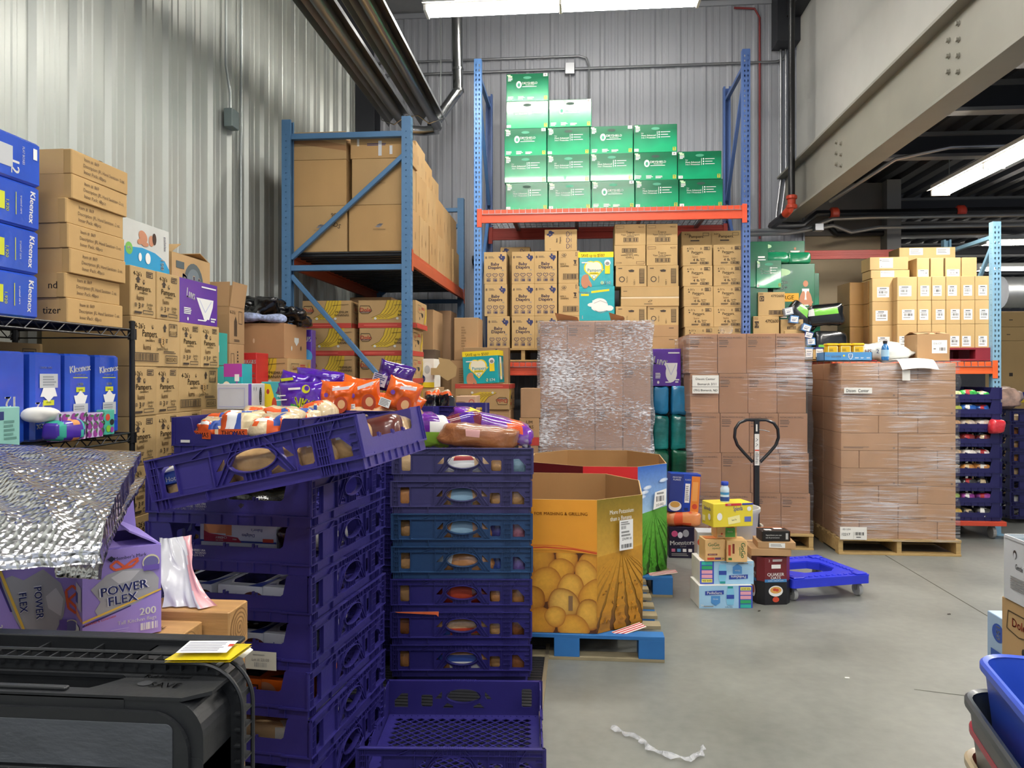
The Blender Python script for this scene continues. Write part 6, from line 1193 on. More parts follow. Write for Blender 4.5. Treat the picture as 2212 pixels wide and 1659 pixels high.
# cartons on top of the left rack
def patt(): return [('P', [(.46, .56), (.52, .60), (.58, .59), (.54, .55)], ink('#5a5a60')), ('P', [(.44, .53), (.49, .56), (.56, .55), (.5, .51)], ink('#7a7a80')), ('T', 'PATTERSON', .51, .47, .035, ink('#8a7050'), 0, .26)]
DZ = 2.558; y = LY0+.05; KBG = card('#ae8b5b')
for k in range(6):
    for c, (x0, x1) in enumerate(((-2.315, -1.85), (-1.845, -1.345))):
        nr = 3 if k < 4 else 2
        for r in range(nr):
            if c == 0 and 0 < k and r < 2: continue
            hh_ = (.37, .37, .215)[r]
            if k == 0 and r == 2: hh_ = (.225, .20)[c]
            if k > 0 and r == 2: hh_ = .30-.03*k
            dec = {'f': (patt() if (c == 1 and r < 2) or (c == 0 and r == 0) else []), 'r': [('X', .2, .2, .24, .7, 1, ink('#8a6a44')), ('X', .6, .3, .64, .6, 1, ink('#8a6a44'))]}
            if k == 0 and c == 0 and r == 0: dec['f'] = dec['f']+[('T', '90', .76, .8, .09, ink('#5a4630')), ('T', 'KIDS', .78, .6, .1, ink('#5a4630'), -25)]
            if k == 0 and c == 0 and r == 2: dec['f'] = [('P', [(0, .93), (1, .5), (1, .3), (0, .62)], ink('#946c44'))]
            if k == 0 and c == 1 and r == 2: dec['f'] = [('R', .25, .82, .75, .98, ink('#3a4468')), ('X', .3, .5, .8, .62, 2, ink('#4a4468')), ('R', .5, .1, .56, .7, ink('#c9ccd0')), ('R', .12, .5, .16, .85, ink('#d0c8b8')), ('R', .7, .15, .75, .5, ink('#c9ccd0'))]
            sh = rs.uniform(-.012, .012)
            carton('storage_carton', 'plain carton on top of the left rack, %s column, %s layer, %s from front' % (('left', 'right')[c], ('lowest', 'middle', 'top')[r], ORD[k]), 'box', ((x0+x1)/2+sh*.3-(.02*k if r == 2 else 0), y+.205, DZ+(0, .371, .742)[r]), x1-x0-.012-(.05 if (r == 1 and c == 1) else 0)-(.03 if r == 2 and c == 1 else 0), .405, hh_-.001, KBG if (k+r+c) % 2 else K1, dec, rz=rs.uniform(-.015, .015), group='plain cartons on the left rack')
    y += .428
# boxes on a low stack between the wall cartons and the bread trays
for i, (z, h_) in enumerate(((0, .45), (.452, .45), (.904, .47))): carton('shipping_carton', 'plain tan carton in the low stack behind the bread crates, %s up' % ORD[i], 'box', (-1.86, 4.22, z), .42, .42, h_, K2, group='plain cartons behind the bread crates')
carton('shipping_carton', 'white box with a purple corner stripe behind the bagel tray', 'box', (-1.89, 4.12, 1.376), .18, .22, .14, M('#cfd0d6', .5), {'r': [('R', 0, 0, .18, 1, ink('#6a4ab0')), ('E', .72, .5, .12, .36, BLK), ('T', 'Honest', .72, .5, .14, W_, 90), ('E', .32, .8, .03, .08, GRY), ('E', .46, .8, .03, .08, GRY)], 'f': [('O', .06, .1, .9, .85, ink('#b8b8d8'))]}, rz=0, tape=False)
carton('diaper_box', 'colourful box with teal lettering easy beside the purple snack bags', 'box', (-1.745, 4.34, 1.376), .19, .14, .15, M('#4ab0b8', .3), {'f': [('P', [(0, 0), (.45, 0), (.4, .5), (.3, .9), (0, .95)], PYEL), ('E', .42, .1, .1, .3, RP), ('E', .22, .62, .06, .1, DOR), ('R', .55, .3, 1, .62, ink('#1f8f98')), ('T', 'easy', .76, .46, .2, W_, 0, .4, .02), ('P', [(.6, .62), (.75, .9), (.85, .62)], ink('#1f8f98'))]}, tape=False)
carton('diaper_box', 'small teal and magenta diaper box behind the white box', 'box', (-2.005, 4.33, 1.376), .11, .14, .255, TEAL, {'f': [('R', 0, .7, 1, 1, ink('#a83a9a')), ('E', .15, .3, .14, .3, CREAM), ('R', .68, .2, .76, .7, ink('#8a4ab0')), ('R', .6, .6, .85, .76, W_), ('T', 'Pampers', .15, .2, .06, ink('#2aa0b4'))]}, tape=False)
# column left of the tall rack, seen over the right crate stack
cx0, cx1 = at(985, 850, 6.9).x, at(1090, 850, 6.9).x
for i, (z, h_) in enumerate(((0, .36), (.362, .36), (.724, .262))): carton('shipping_carton', 'tan carton in the column left of the tall rack, %s up' % ORD[i], 'box', ((cx0+cx1)/2+.03, 7.12, z), cx1-cx0, .4, h_, K2, group='cartons left of the tall rack')
carton('egg_carton_case', 'tan case with rows of round icons under the upside down banana box', 'box', ((cx0+cx1)/2+.05, 7.10, .988), cx1-cx0, .4, .262, K2, {'f': [('T', 'PACKER', .25, .86, .09, INK)]+[q for i in range(5) for q in (('E', .3+.12*i, .7, .055, .055, INK), ('E', .3+.12*i, .7, .04, .04, K2))]+[q for i in range(4) for q in (('E', .42+.12*i, .46, .055, .055, INK), ('E', .42+.12*i, .46, .04, .04, K2))]})
bbox('upside down banana box left of the tall rack, under the yellow-banded diaper box', cx0, cx1+.05, 6.88, .42, 1.252, .235, f=flip(banana()), r=flip(banana(True)), rz=-.03)
carton('diaper_box', 'teal diaper box marked N 174 with a yellow band, left of the tall rack', 'box', (at(1043, 800, 6.95).x, 7.06, 1.49), .335, .24, .30, TEAL, {'f': pswad(1, '174', 'N'), 'r': [('R', 0, .84, 1, 1, PYEL), ('R', .3, .1, .6, .8, CREAM), ('R', .35, .2, .5, .6, PYEL)]}, rz=-.12, tape=False, tilt=-.05)
carton('diaper_box', 'tan Baby Diapers carton behind the teal N 174 box', 'box', (at(1050, 800, 7.35).x, 7.42, 1.252), .44, .22, .585, K2, {'f': [('T', '8', .08, .90, .05, NAVY), ('X', .14, .88, .3, .93, 2, ink('#7d6a52')), ('P', [(.62, .86), (.62, .93), (.70, .93), (.72, .97), (.76, .97), (.76, .93), (.86, .92), (.84, .85), (.76, .80), (.72, .86)], NAVY)]}, group=None)
for i, (z, h_, lb) in enumerate(((0, .5, 'lowest'), (.502, .42, 'second'), (.924, .25, 'third'), (1.176, .27, 'fourth'))): carton('shipping_carton', 'narrow tan carton right of the upside down banana box, %s up' % lb, 'box', (-.47+.01*i, 7.12, z), .18, .38, h_, K5 if i % 2 else K2, {'f': [('R', 0, 0, 1, .3, DOR), ('T', 'UM', .5, .85, .12, DIN), ('T', 'NAS', .5, .68, .12, DIN)] if i == 2 else []}, group='narrow cartons by the tall rack')
fbox('egg_case', 'tan case lettered GS with an up arrow behind the snack bags', 'box', 985, 856, 1027, 906, 6.3, .3, card('#c09c80'), {'f': [('T', 'EGGS', .2, .22, .36, ink('#b84a3a'), 0, .9, .03), ('P', [(.84, .35), (.9, .46), (.96, .35), (.915, .35), (.915, .08), (.885, .08), (.885, .35)], ink('#b84a3a')), ('E', .8, .75, .12, .12, ink('#b84a3a')), ('E', .8, .74, .09, .09, card('#c09c80')), ('E', .25, .72, .22, .06, ink('#8a6a50'))]}, z0=None)
carton('shipping_carton', 'plain tan carton column under the case lettered GS', 'box', (at(1006, 900, 6.3).x, 6.45, 0), .2, .3, at(1006, 906, 6.3).z-.001, K2)
# ---------------------------------------------------------------- things on the lower wire tier, near the viewer
TG2 = M('#86bdb2', .5)
q = atX(20, 950, -2.02)
def lowbox(label, px0, yt, px1, X, m, ds, d=.11, h=None, rz=0, name='tissue_box'):
    y0, y1 = atX(px0, 900, X).y, atX(px1, 900, X).y; zc = -X*sin(YAW)+y1*cos(YAW); h = h or (H+(HY-yt)*zc/F-1.306)
    return carton(name, label, 'box', (X-d/2, (y0+y1)/2, 1.306), d, y1-y0, h, m, {'r': ds, 'f': ds}, rz=rz, tape=False)
lowbox('opened mint green carton at the left edge of the lower tier', -30, 878, 44, -1.98, TG2, [('R', 0, .7, .5, .9, NVY), ('X', .5, .2, .9, .7, 5, ink('#5a8a80')), ('X', .1, .2, .4, .5, 3, ink('#5a8a80'))], d=.07)
PLM = ink('#8a2f8a'); PLG = ink('#3a6a3a')
def plums(): 
    rp = random.Random(4); L = [('R', 0, 0, 1, 1, ink('#c9bcd8'))]
    for i in range(9): L.append(('E', .15+.35*(i % 3), .15+.33*(i//3), .14, .15, PLM)); L.append(('E', .3+.35*(i % 3)-.05, .28+.3*(i//3), .12, .045, PLG, 60+i*20))
    return L+[('T', 'Kleenex', .4, .5, .08, W_)]
lowbox('cube tissue box printed with purple plums on the lower tier', 130, 888, 184, -1.99, M('#b9a8cc', .3, coat=.4), plums(), d=.05)
lowbox('cube tissue box with darker plums and leaves beside the first', 188, 890, 222, -2.0, M('#8f7a9c', .3, coat=.4), plums(), d=.05)
lowbox('small purple and teal tissue box, tilted, with green leaves', 226, 884, 248, -2.02, M('#4ab09a', .3, coat=.4), [('E', .3, .7, .14, .14, RP), ('E', .7, .5, .14, .12, BLK), ('E', .35, .25, .14, .14, ink('#7ab82a')), ('E', .7, .2, .12, .12, PLM)], d=.04)
lump('wipes_pack', 'purple and teal wipes pack with a white tissue on the lower tier', 'pack', (-2.0, 2.79, 1.306), .09, .16, .085, M('#4a2fa0', .25, coat=.5), seed=41, amp=.012, bands=[(1, .1, .25, ink('#2a9a88')), (1, .5, .62, ink('#d08a4a')), (1, .8, .9, ink('#3ab0a0'))], e=.5)
lump('tissue_sheet', 'crumpled white tissue lying behind the purple wipes pack', 'tissue', (-2.04, 2.74, 1.306+.08), .08, .09, .05, FOAMW, seed=43, amp=.04, e=.9)
for z, Yc_ in ((1.306, 0),):
    pass
for i in range(3): carton('diaper_box', 'shaded tan swaddler carton at the back of the wire shelf, %s from the shelf post' % ORD[i], 'box', (-2.52, 3.12-.34*i, 1.306), .14, .33, .40, K4, {'r': lumi(False)}, group='swaddler cartons behind the tissue packs')
# ================================================================ bread trays
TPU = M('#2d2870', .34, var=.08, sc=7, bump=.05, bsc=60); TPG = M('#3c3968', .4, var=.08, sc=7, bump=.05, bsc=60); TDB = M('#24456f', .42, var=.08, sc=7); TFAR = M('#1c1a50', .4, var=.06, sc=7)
TL, TW_, TH = .70, .63, .163
def trect(x0, z0, x1, z1): return [(x0, z0), (x1, z0), (x1, z1), (x0, z1)]
def ell(cx, cz, rx, rz, n=22): return [(cx+rx*cos(2*pi*i/n), cz+rz*sin(2*pi*i/n)) for i in range(n)]
s_ = .7/1175
HOLES = [[(.045, .055), (.051, .049), (.084, .049), (.090, .055), (.090, .125), (.084, .131), (.051, .131), (.045, .125)],
         [(.223, .083), (.256, .083), (.256, .118)], [(.450, .083), (.483, .083), (.450, .118)],
         ell(.353, .096, .079, .033), [(.257, .042), (.307, .042), (.307, .052), (.280, .066)], [(.399, .042), (.449, .042), (.426, .066), (.399, .052)],
         [(.492, .054), (.498, .048), (.537, .048), (.543, .054), (.543, .096), (.537, .102), (.498, .102), (.492, .096)],
         [(.604, .045), (.664, .045), (.664, .076), (.632, .108), (.604, .108)]]
def end_wall(m, sgn):
    """tall wall with the oval hand hole; sgn -1 faces -Y, +1 faces +Y"""
    mb = MB(); th = .004
    y = sgn*(TW_/2-.012)
    T = TM((-TL/2 if sgn < 0 else TL/2, y, 0), (1, 0, 0) if sgn < 0 else (-1, 0, 0), (0, 0, 1)); mb.T = T
    out = [(.012, .0), (TL-.012, .0), (TL-.012, .032), (TL, .034), (TL, TH-.006), (TL-.006, TH), (.006, TH), (0, TH-.006), (0, .034), (.012, .032)]
    mb.plate([out]+HOLES, th, m)
    def rib(x0, z0, x1, z1, d=.013): mb.box(x0, z0, 0, x1, z1, d, m)
    rib(0, TH-.005, TL, TH, .016); rib(0, .033, TL, .037, .016); rib(0, .132, TL, .1345, .012)
    for x in (.001, .697): rib(x-.001, .034, x+.002, TH, .014)
    for x in (.035, .094, .215, .488, .549): rib(x, .037, x+.003, .150 if x in (.215, .488) else .134)
    for x in (.56, .568, .576, .584, .592): rib(x, .006, x+.0022, .152, .012)
    for x in (.012, .022, .03): rib(x, .037, x+.002, .158, .012)
    for z in (.062, .085, .110): rib(.558, z, .596, z+.002, .012); rib(.002, z, .034, z+.002, .012); rib(.666, z, TL, z+.002, .012)
    for x in (.320, .336, .352, .368, .384): rib(x, .130, x+.0025, .158, .012); rib(x, .037, x+.0025, .062, .012)
    for x in (.51, .53, .62, .64, .26, .285, .43, .455): rib(x, .134, x+.0025, .158, .010)
    for x in (.03, .042, .054, .18, .184, .61, .625, .64): rib(x, .004, x+.0022, .032, .012)
    for (a, b, c, d) in ((.222, .042, .305, .158), (.238, .042, .312, .140), (.402, .158, .484, .042), (.395, .14, .468, .042), (.15, .134, .20, .158), (.602, .110, .632, .158), (.64, .104, .668, .075)):
        dx, dz = c-a, d-b; L = sqrt(dx*dx+dz*dz); nx, nz = -dz/L*.0013, dx/L*.0013
        mb.prism([(a-nx, b-nz), (c-nx, d-nz), (c+nx, d+nz), (a+nx, b+nz)], 0, .012, m)
    for k in range(14): rib(.297+k*.0082, TH-.002, .301+k*.0082, TH+.002, .018)
    e1 = ell(.353, .096, .079, .033, 26); e2 = ell(.353, .096, .0825, .0365, 26); n = 26
    mb.add([(x, z, 0) for x, z in e2]+[(x, z, .017) for x, z in e2]+[(x, z, .017) for x, z in e1]+[(x, z, -.004) for x, z in e1], [(i+k*n, (i+1) % n+k*n, (i+1) % n+(k+1)*n, i+(k+1)*n) for k in range(3) for i in range(n)], m)
    rib(.10, .05, .205, .128, .003)
    return mb
def side_wall(m, sgn, text=True):
    """low drop side; sgn -1 at -X"""
    mb = MB(); x = sgn*(TL/2-.008)
    mb.T = TM((x, TW_/2 if sgn < 0 else -TW_/2, 0), (0, -1, 0) if sgn < 0 else (0, 1, 0), (0, 0, 1))
    W = TW_; lo = .088
    out = [(.006, 0), (W-.006, 0), (W-.006, .030), (W, .034), (W, TH), (W-.085, TH), (W-.092, TH-.006), (W-.105, lo+.008), (W-.115, lo), (.115, lo), (.105, lo+.008), (.092, TH-.006), (.085, TH), (0, TH), (0, .034), (.006, .030)]
    mb.plate([out], .004, m)
    mb.box(0, .034, 0, .11, .040, .012, m); mb.box(W-.11, .034, 0, W, .040, .012, m); mb.box(.10, .034, 0, W-.10, .042, .006, m)
    mb.box(0, .04, 0, .004, TH, .012, m); mb.box(W-.004, .04, 0, W, TH, .012, m)
    for i in range(9): mb.box(.04+i*.0625, .004, 0, .043+i*.0625, .036, .008, m)
    for c in (.17, .30, .41):
        mb.box(c, lo-.004, -.004, c+.007, lo+.012, .004, m); mb.box(c+.012, lo-.004, -.004, c+.019, lo+.008, .004, m)
    if text: mb.deco((mb.T @ Matrix.Translation((0, 0, .004)), W, TH), [('T', 'PROPERTY OF BIMBO BAKERIES USA', .24, .43, .045, WHT, 0, .30, .01), ('T', 'NOT FOR RESALE - REUSE - REGRIND', .24, .375, .045, WHT, 0, .30, .01), ('T', 'FOR PICK UP CALL 1-877-224-7374', .24, .32, .045, WHT, 0, .26, .01)])
    return mb
def tray_floor(m, fine=False):
    mb = MB(); x0, y0 = -TL/2+.012, -TW_/2+.014; w, d = TL-.024, TW_-.028; outs = [trect(0, 0, w, d)]
    nx, ny = (13, 13) if fine else (6, 5); dx, dy = (w-.06)/nx, (d-.06)/ny
    for j in range(2*ny-1):
        for i in range(nx-(j % 2)):
            cx = .03+dx*(i+.5+(.5 if j % 2 else 0)); cy = .03+dy*(.5+j*.5); a, b = dx*.40, dy*.36
            outs.append([(cx-a, cy), (cx-a*.75, cy-b*.35), (cx-a*.12, cy-b), (cx+a*.12, cy-b), (cx+a*.75, cy-b*.35), (cx+a, cy), (cx+a*.75, cy+b*.35), (cx+a*.12, cy+b), (cx-a*.12, cy+b), (cx-a*.75, cy+b*.35)])
    mb.plate(outs, .005, m, T=Matrix.Translation((x0, y0, .010)))
    if fine:
        for i in range(24): mb.box(-TL/2+.03+i*.0278, TW_/2-.03, .012, -TL/2+.034+i*.0278, TW_/2-.026, .016, m)
    return mb
PROTO = {}
def tray(loc, rz, label, m, group=None, fine=False, rx=0, ry=0, text=True, hidden=False):
    key = (m.name, fine, text); e = empty('bread_tray', loc, rz); e.rotation_euler = (rx, ry, rz) if not rx and not ry else (Matrix.Rotation(rz, 3, 'Z') @ Matrix.Rotation(ry, 3, 'Y') @ Matrix.Rotation(rx, 3, 'X')).to_euler()
    tag(e, label, 'bread tray', group)
    if key not in PROTO:
        PROTO[key] = [('end_wall', end_wall(m, -1)), ('end_wall', end_wall(m, 1)), ('side_wall', side_wall(m, -1, text)), ('side_wall', side_wall(m, 1, text)), ('tray_floor', tray_floor(m, fine))]
        PROTO[key] = [(n, q.build(n, e)) for n, q in PROTO[key]]
    else:
        for n, q in PROTO[key]: c = q.copy(); COL.objects.link(c); c.parent = e
    return e
def local(e, x, y, z): return Matrix.Translation(e.location) @ e.rotation_euler.to_matrix().to_4x4() @ Vector((x, y, z))
# -------- bread and cake packs
def loafmat(hx, sc=9): return M(hx, .35, var=.18, sc=sc, bump=.95, bsc=17, coat=.9, stretch=(1, 2.2, 1))
LO = [loafmat('#bd8450'), loafmat('#c79a66'), loafmat('#8f5a34'), loafmat('#d2b184')]
def loaf(label, p, w, d, h, m, rz=0, band=None, group=None, seed=0, tail=None, name='bread_bag', e=.55, ry=0, rx=0, seal=False, amp=.016, nu=22, nv=10, cat='bread', fr=8):
    bd = band or ()
    o = lump(name, label, cat, p, w, d, h, m, rz=rz, tiltx=rx, tilty=ry, seed=seed, amp=amp, bands=bd, e=e, group=group, seal=seal, nu=nu, nv=nv, fr=fr)
    if tail:
        mb = MB(); n = 10
        def f(u, v):
            a = 2*pi*u; r = .008+.035*v*(1+.4*sin(5*a+seed)); return (w/2-.01+.07*v, r*cos(a), h*.5+r*sin(a)*.8)
        mb.grid(f, 14, 4, BAG); mb.build('twisted_end', o, smooth=2)
    return o
BB = ink('#8fb4cc'); RB = ink('#a8242a'); BLB = ink('#2a4a9a')
# -------- right-hand stack, seven trays
ra = R(5); fm = atC(997, 900, 3.78); fx, fy = fm.x, fm.y
dirx, diry = (cos(ra), sin(ra)), (-sin(ra), cos(ra))
def rpos(u, v): return fx+dirx[0]*u+diry[0]*v, fy+dirx[1]*u+diry[1]*v
mb = MB(); mb.box(-.33, -.27, 0, .33, .27, .045, TPU, .01)
for sx in (-.27, .27):
    for sy in (-.2, .2): mb.box(sx-.03, sy-.03, 0, sx+.03, sy+.03, .045, BLK)
mb.build('tray_dolly'); o = bpy.data.objects['tray_dolly']; p = rpos(0, TW_/2); o.location = (p[0], p[1], .014); o.rotation_euler = (0, 0, ra); tag(o, 'low purple dolly base under the right bread tray stack', 'dolly')
RT = []
TMs = (TPU, TPU, TPU, TDB, TDB, TPG, TPG)
for k in range(7):
    p = rpos((rs.uniform(-.006, .006) if k < 6 else .005), TW_/2)
    RT.append(tray((p[0], p[1], .059+TH*k), ra, '%s bread tray in the right stack, %s from the top' % ({TPU: 'purple', TDB: 'denim blue', TPG: 'greyish purple'}[TMs[k]], ORD[6-k]), TMs[k], 'bread trays in the right stack', text=False))
kinds = [(LO[0], None), (LO[2], RB), (LO[1], None), (LO[1], None), (LO[0], BB), (LO[0], BB), (LO[3], None)]
for k in range(7):
    t = RT[k]; mats_ = [[LO[0], LO[0], LO[1], LO[2]], [LO[2], LO[1], LO[1], LO[2]], [LO[1], M('#7a2418', .3, var=.4, sc=20, coat=.5), ink('#4a5aa0') and LO[0], LO[0]], [LO[1], LO[0], M('#3a4f9a', .3, var=.6, sc=30, coat=.5), M('#6a5a9a', .3, var=.6, sc=30, coat=.5)], [LO[1], LO[0], M('#4a4a8a', .3, var=.6, sc=30, coat=.5), M('#a0687a', .3, var=.6, sc=30, coat=.5)], [LO[0], LO[1], LO[1], LO[1]], [LO[3], LO[3], LO[1], M('#8fb0c0', .3, var=.3, sc=20, coat=.5)]][k]
    for i, (x, w_) in enumerate(((-.265, .15), (0.0, .32), (.185, .10), (.285, .11))):
        bd = ()
        if i == 1: bd = {4: [(0, .35, .66, BB, (2, .2, 1))], 5: [(0, .3, .66, BB, (2, .2, 1))], 3: [(0, .1, .5, W_, (2, .5, .9)), (0, .3, .4, RP, (2, .5, .7))], 1: [(0, .2, .75, BLB, (2, .3, .6)), (0, .3, .9, RP, (2, .3, .42))], 0: [(0, .15, .8, BLB, (2, .5, .8)), (0, .5, .9, W_, (2, .2, .6))], 6: [(0, .25, .75, W_, (2, .2, .8)), (0, .4, .6, RB, (2, .7, .9))], 2: [(0, .3, .7, ink('#b03a1a'), (2, .3, .9))]}[k]
        q = local(t, x, -TW_/2+.10+(.005*i), .0135)
        loaf('bread pack behind the %s, right stack, tray %s from the top' % (('left window', 'oval opening', 'square window', 'right window')[i], ORD[6-k]), q, w_, .145, .115 if i != 1 else .112, mats_[i], rz=ra, band=bd, seed=k*5+i, group='bread packs in the right stack', amp=.012)
    if k < 6:
        for i in range(2):
            q = local(t, -.17+.34*i, .12, .0135); loaf('rear bread pack, right stack, tray %s from the top, %s' % (ORD[6-k], ('left', 'right')[i]), q, .30, .26, .11, LO[(k+i) % 3], rz=ra, seed=k*3+i+50, group='bread packs in the right stack')
# heap on the top tray
t = RT[6]; PU = M('#6a2a9a', .2, var=.25, sc=9, bump=.4, bsc=14, coat=.6); OG = M('#d8541a', .22, var=.12, sc=9, bump=.4, bsc=14, coat=.6); PU2 = M('#4a1f90', .2, var=.1, sc=9, bump=.4, bsc=14, coat=.6)
q = local(t, .06, .06, .126); loaf('brown bun loaf in a clear bag on top of the right tray stack', q, .42, .20, .135, LO[2], rz=ra+.05, ry=.10, band=[(0, .28, .48, ink('#d0a0a0'), (2, .5, .8))], seed=61, tail=1, nu=40, nv=18)
q = local(t, .12, .21, .17); loaf('purple and orange wrapped loaf lying behind the brown bun loaf', q, .50, .16, .14, PU, rz=ra-.15, ry=.22, band=[(0, .70, .85, OG), (0, .2, .3, YEL, (2, .5, 1))], seed=62, nu=40, nv=18)
q = local(t, -.20, .10, .128); loaf('snack bag with purple top and lime green front on the right tray stack', q, .26, .13, .18, PU, rz=ra, band=[(2, 0, .45, ink('#8ab83a')), (2, .45, .55, W_), (0, .6, .85, W_, (2, .6, 1))], seed=63, name='snack_bag', cat='bag', nu=36, nv=18, amp=.03)
q = local(t, -.03, .16, .185); loaf('dark red and purple snack bag tucked behind the lime green one', q, .26, .12, .12, M('#6a1a2a', .25, var=.2, coat=.5, bump=.4, bsc=14), rz=ra+.2, ry=-.2, band=[(0, .5, .8, PU2)], seed=64, name='snack_bag', cat='bag', nu=36, nv=18)
mb = MB(); mb.tube([(-.13, 0, 0), (-.13, 0, 0), (.13, 0, 0)], .045, M('#b8c4b8', .5), 16); o = mb.build('paper_roll', loc=local(t, .20, .25, .215), rot=ra-.25, smooth=True); tag(o, 'pale rolled paper sleeve among the loaves on the right tray stack', 'roll')
# orange hanging label on the fifth tray
mb = MB(); mb.add([(-.2, 0, .008), (.02, 0, .010), (.018, -.001, -.016), (.008, 0, -.006), (-.18, 0, .003)], [(0, 1, 2, 3, 4)], ink('#e06a3a')); mb.add([(-.2, .001, .008), (.02, .001, .010), (.018, 0, -.016), (.008, .001, -.006), (-.18, .001, .003)], [(4, 3, 2, 1, 0)], W_)
q = local(RT[1], -.13, -TW_/2-.008, TH-.006); tag(mb.build('paper_strip', loc=q, rot=ra), 'thin orange paper strip caught on the rim of a tray in the right stack', 'paper')
# -------- the empty tray on the floor in front
e0 = atC(1003, 1000, 3.44); px_ = Vector((e0.x, e0.y, 0)); an = R(4)
tray((px_.x+sin(an)*TW_/2-.0, px_.y-cos(an)*TW_/2, .018), an, 'empty purple bread tray with a diamond mesh floor lying on the mat', TPU, None, fine=True, text=False)
# -------- left stack: seven trays, oval walls to the right, low sides to the viewer
la = R(90-6.1)
def corner_tray(cx, cy, z, a, label, m, group, **k):
    c_, s2 = cos(a), sin(a); lx, ly = -TL/2, -TW_/2
    return tray((cx-(c_*lx-s2*ly), cy-(s2*lx+c_*ly), z), a, label, m, group, **k)
LT = []
zs = [.065+.163*k for k in range(6)]+[1.043]
for k, z in enumerate(zs):
    a_ = la+rs.uniform(-.008, .008)
    LT.append(corner_tray(-.905+rs.uniform(-.008, .008), 2.50+rs.uniform(-.006, .006), z, a_, 'purple bread tray in the near left stack, %s from the top' % ORD[6-k], TPU, 'bread trays in the near left stack'))
mb = MB(); mb.box(-.30, -.24, 0, .30, .24, .05, TPU, .01); tag(mb.build('tray_dolly', loc=(LT[0].location.x, LT[0].location.y, .002), rot=la), 'low purple dolly base under the near left tray stack', 'dolly')
bpy.data.objects['tray_dolly.001'].location.z = .012
ENT = M('#c9cdd6', .35, coat=.3); WIN = M('#14141c', .12, coat=.6); EB = ink('#23358a')
def cake(label, t, x, y, z, w, d, h, rz=0, kind=0, group='cake boxes in the near left stack', rx=0):
    q = local(t, x, y, z); r = la-pi/2+rz
    ds = {'f': [('T', "Entenmann's", .35, .5, .4, EB, 4, .42, .01), ('E', .82, .5, .5, .3, ink('#4a2018') if kind != 2 else ink('#c8803a'))], 't': [('P', [(.12, .25), (.24, .1), (.8, .1), (.88, .25), (.86, .75), (.7, .88), (.25, .88), (.12, .7)], ink('#e8e8ea')), ('P', [(.15, .28), (.26, .14), (.78, .14), (.84, .28), (.82, .72), (.68, .84), (.27, .84), (.15, .68)], WIN), ('P', [(.7, 0), (1, 0), (1, .6), (.9, .3)], EB)]}
    if kind == 1: ds['t'] += [('E', .32, .34, .10, .09, ink('#3a1c14')), ('E', .55, .32, .10, .09, ink('#3a1c14')), ('E', .72, .4, .09, .08, ink('#3a1c14')), ('E', .32, .37, .04, .035, W_), ('E', .56, .35, .04, .035, W_)]
    m_ = ENT
    if kind == 2: m_ = M('#d8641a', .35); ds['f'] = [('E', .1, .5, .5, .4, SKIN), ('R', .6, .2, .75, .7, PYEL), ('O', .8, .2, .95, .8, BLK)]; ds['t'] = [('R', .1, .1, .9, .9, WIN), ('P', [(.1, .1), (.5, .3), (.3, .6), (.1, .5)], ink('#d8641a'))]
    return carton('cake_box', label, 'box', tuple(q), w, d, h, m_, ds, r, group=group, tape=False)
# local frame of these trays: -X is the side towards the viewer, +Y runs to the left
t = LT[5]; w_ = .30
q = local(t, -.225, .015, .0135)
carton('cake_box', 'plain white cake box lying under the upside down cherry pie box', 'box', tuple(q), w_, .05, .066, ENT, {}, la-pi/2, tape=False)
q = local(t, -.225, .015, .080)
carton('cake_box', 'upside down box of cherry snack pies lettered Bakers Delights in a left stack tray', 'box', tuple(q), w_, .05, .080, ENT, {'f': [('R', 0, 0, 1, .1, EB)]+flip([('R', 0, .0, 1, .08, EB), ('R', .0, .08, 1, .92, ENT), ('R', .64, .10, .95, .62, ink('#d08a5a')), ('R', .58, .1, .66, .7, ink('#c87a4a')), ('P', [(.45, 1), (.95, .98), (.95, .5), (.88, .62), (.5, .78)], ink('#a3203a')), ('T', 'CHERRY', .72, .80, .11, W_, 0, .24, .02), ('T', 'MINI', .54, .86, .07, W_, 0, .1), ('T', 'SNACK PIES', .74, .92, .05, W_, 0, .2), ('E', .28, .5, .42, .42, ENT), ('T', "Entenmann's", .18, .14, .11, EB, 0, .36, .01), ('T', "Baker's", .25, .42, .14, EB, 0, .26, .01), ('T', 'Delights', .36, .66, .14, EB, 0, .3, .01), ('R', .03, .78, .17, .94, RP)])}, la-pi/2, tape=False)
loaf('dark red and black pastry bag beside the cherry snack pies', local(t, -.2, -.175, .0135), .10, .13, .135, M('#3a1a1e', .2, var=.5, sc=14, coat=.6, bump=.4), rz=la-pi/2, seed=71, band=[(2, 0, .3, RB)], name='pastry_bag')
for kk, (ti, kd) in enumerate(((4, 0), (3, 1), (2, 2))):
    tt = LT[ti]
    for i, y in enumerate((.165, -.02, -.195)):
        if kk == 2 and i == 0: continue
        cake('%s box, dark window, near left stack, %s, tray %s from the top' % (('white cake', 'white donut', 'orange treat')[kk], ('left', 'middle', 'right')[i], ORD[6-ti]), tt, -.17, y,  .0135, .175, .24, .088, rz=(-.10, -.04, -.06)[i], kind=kd)
loaf('pale bun pack in the low tray of the near left stack', local(LT[1], -.2, -.10, .0135), .26, .16, .09, LO[3], rz=la-pi/2, seed=75, band=[(0, .7, 1, FOAMW)])
for ti in (1, 2, 3, 4, 5):
    loaf('bread pack seen through the oval opening, near left stack, tray %s from the top' % ORD[6-ti], local(LT[ti], .02+.02*(ti % 2), -.19, .0135), .24, .11, .10, FOAMW if ti % 2 else LO[1], rz=la, seed=80+ti, group='packs behind the left stack ovals')
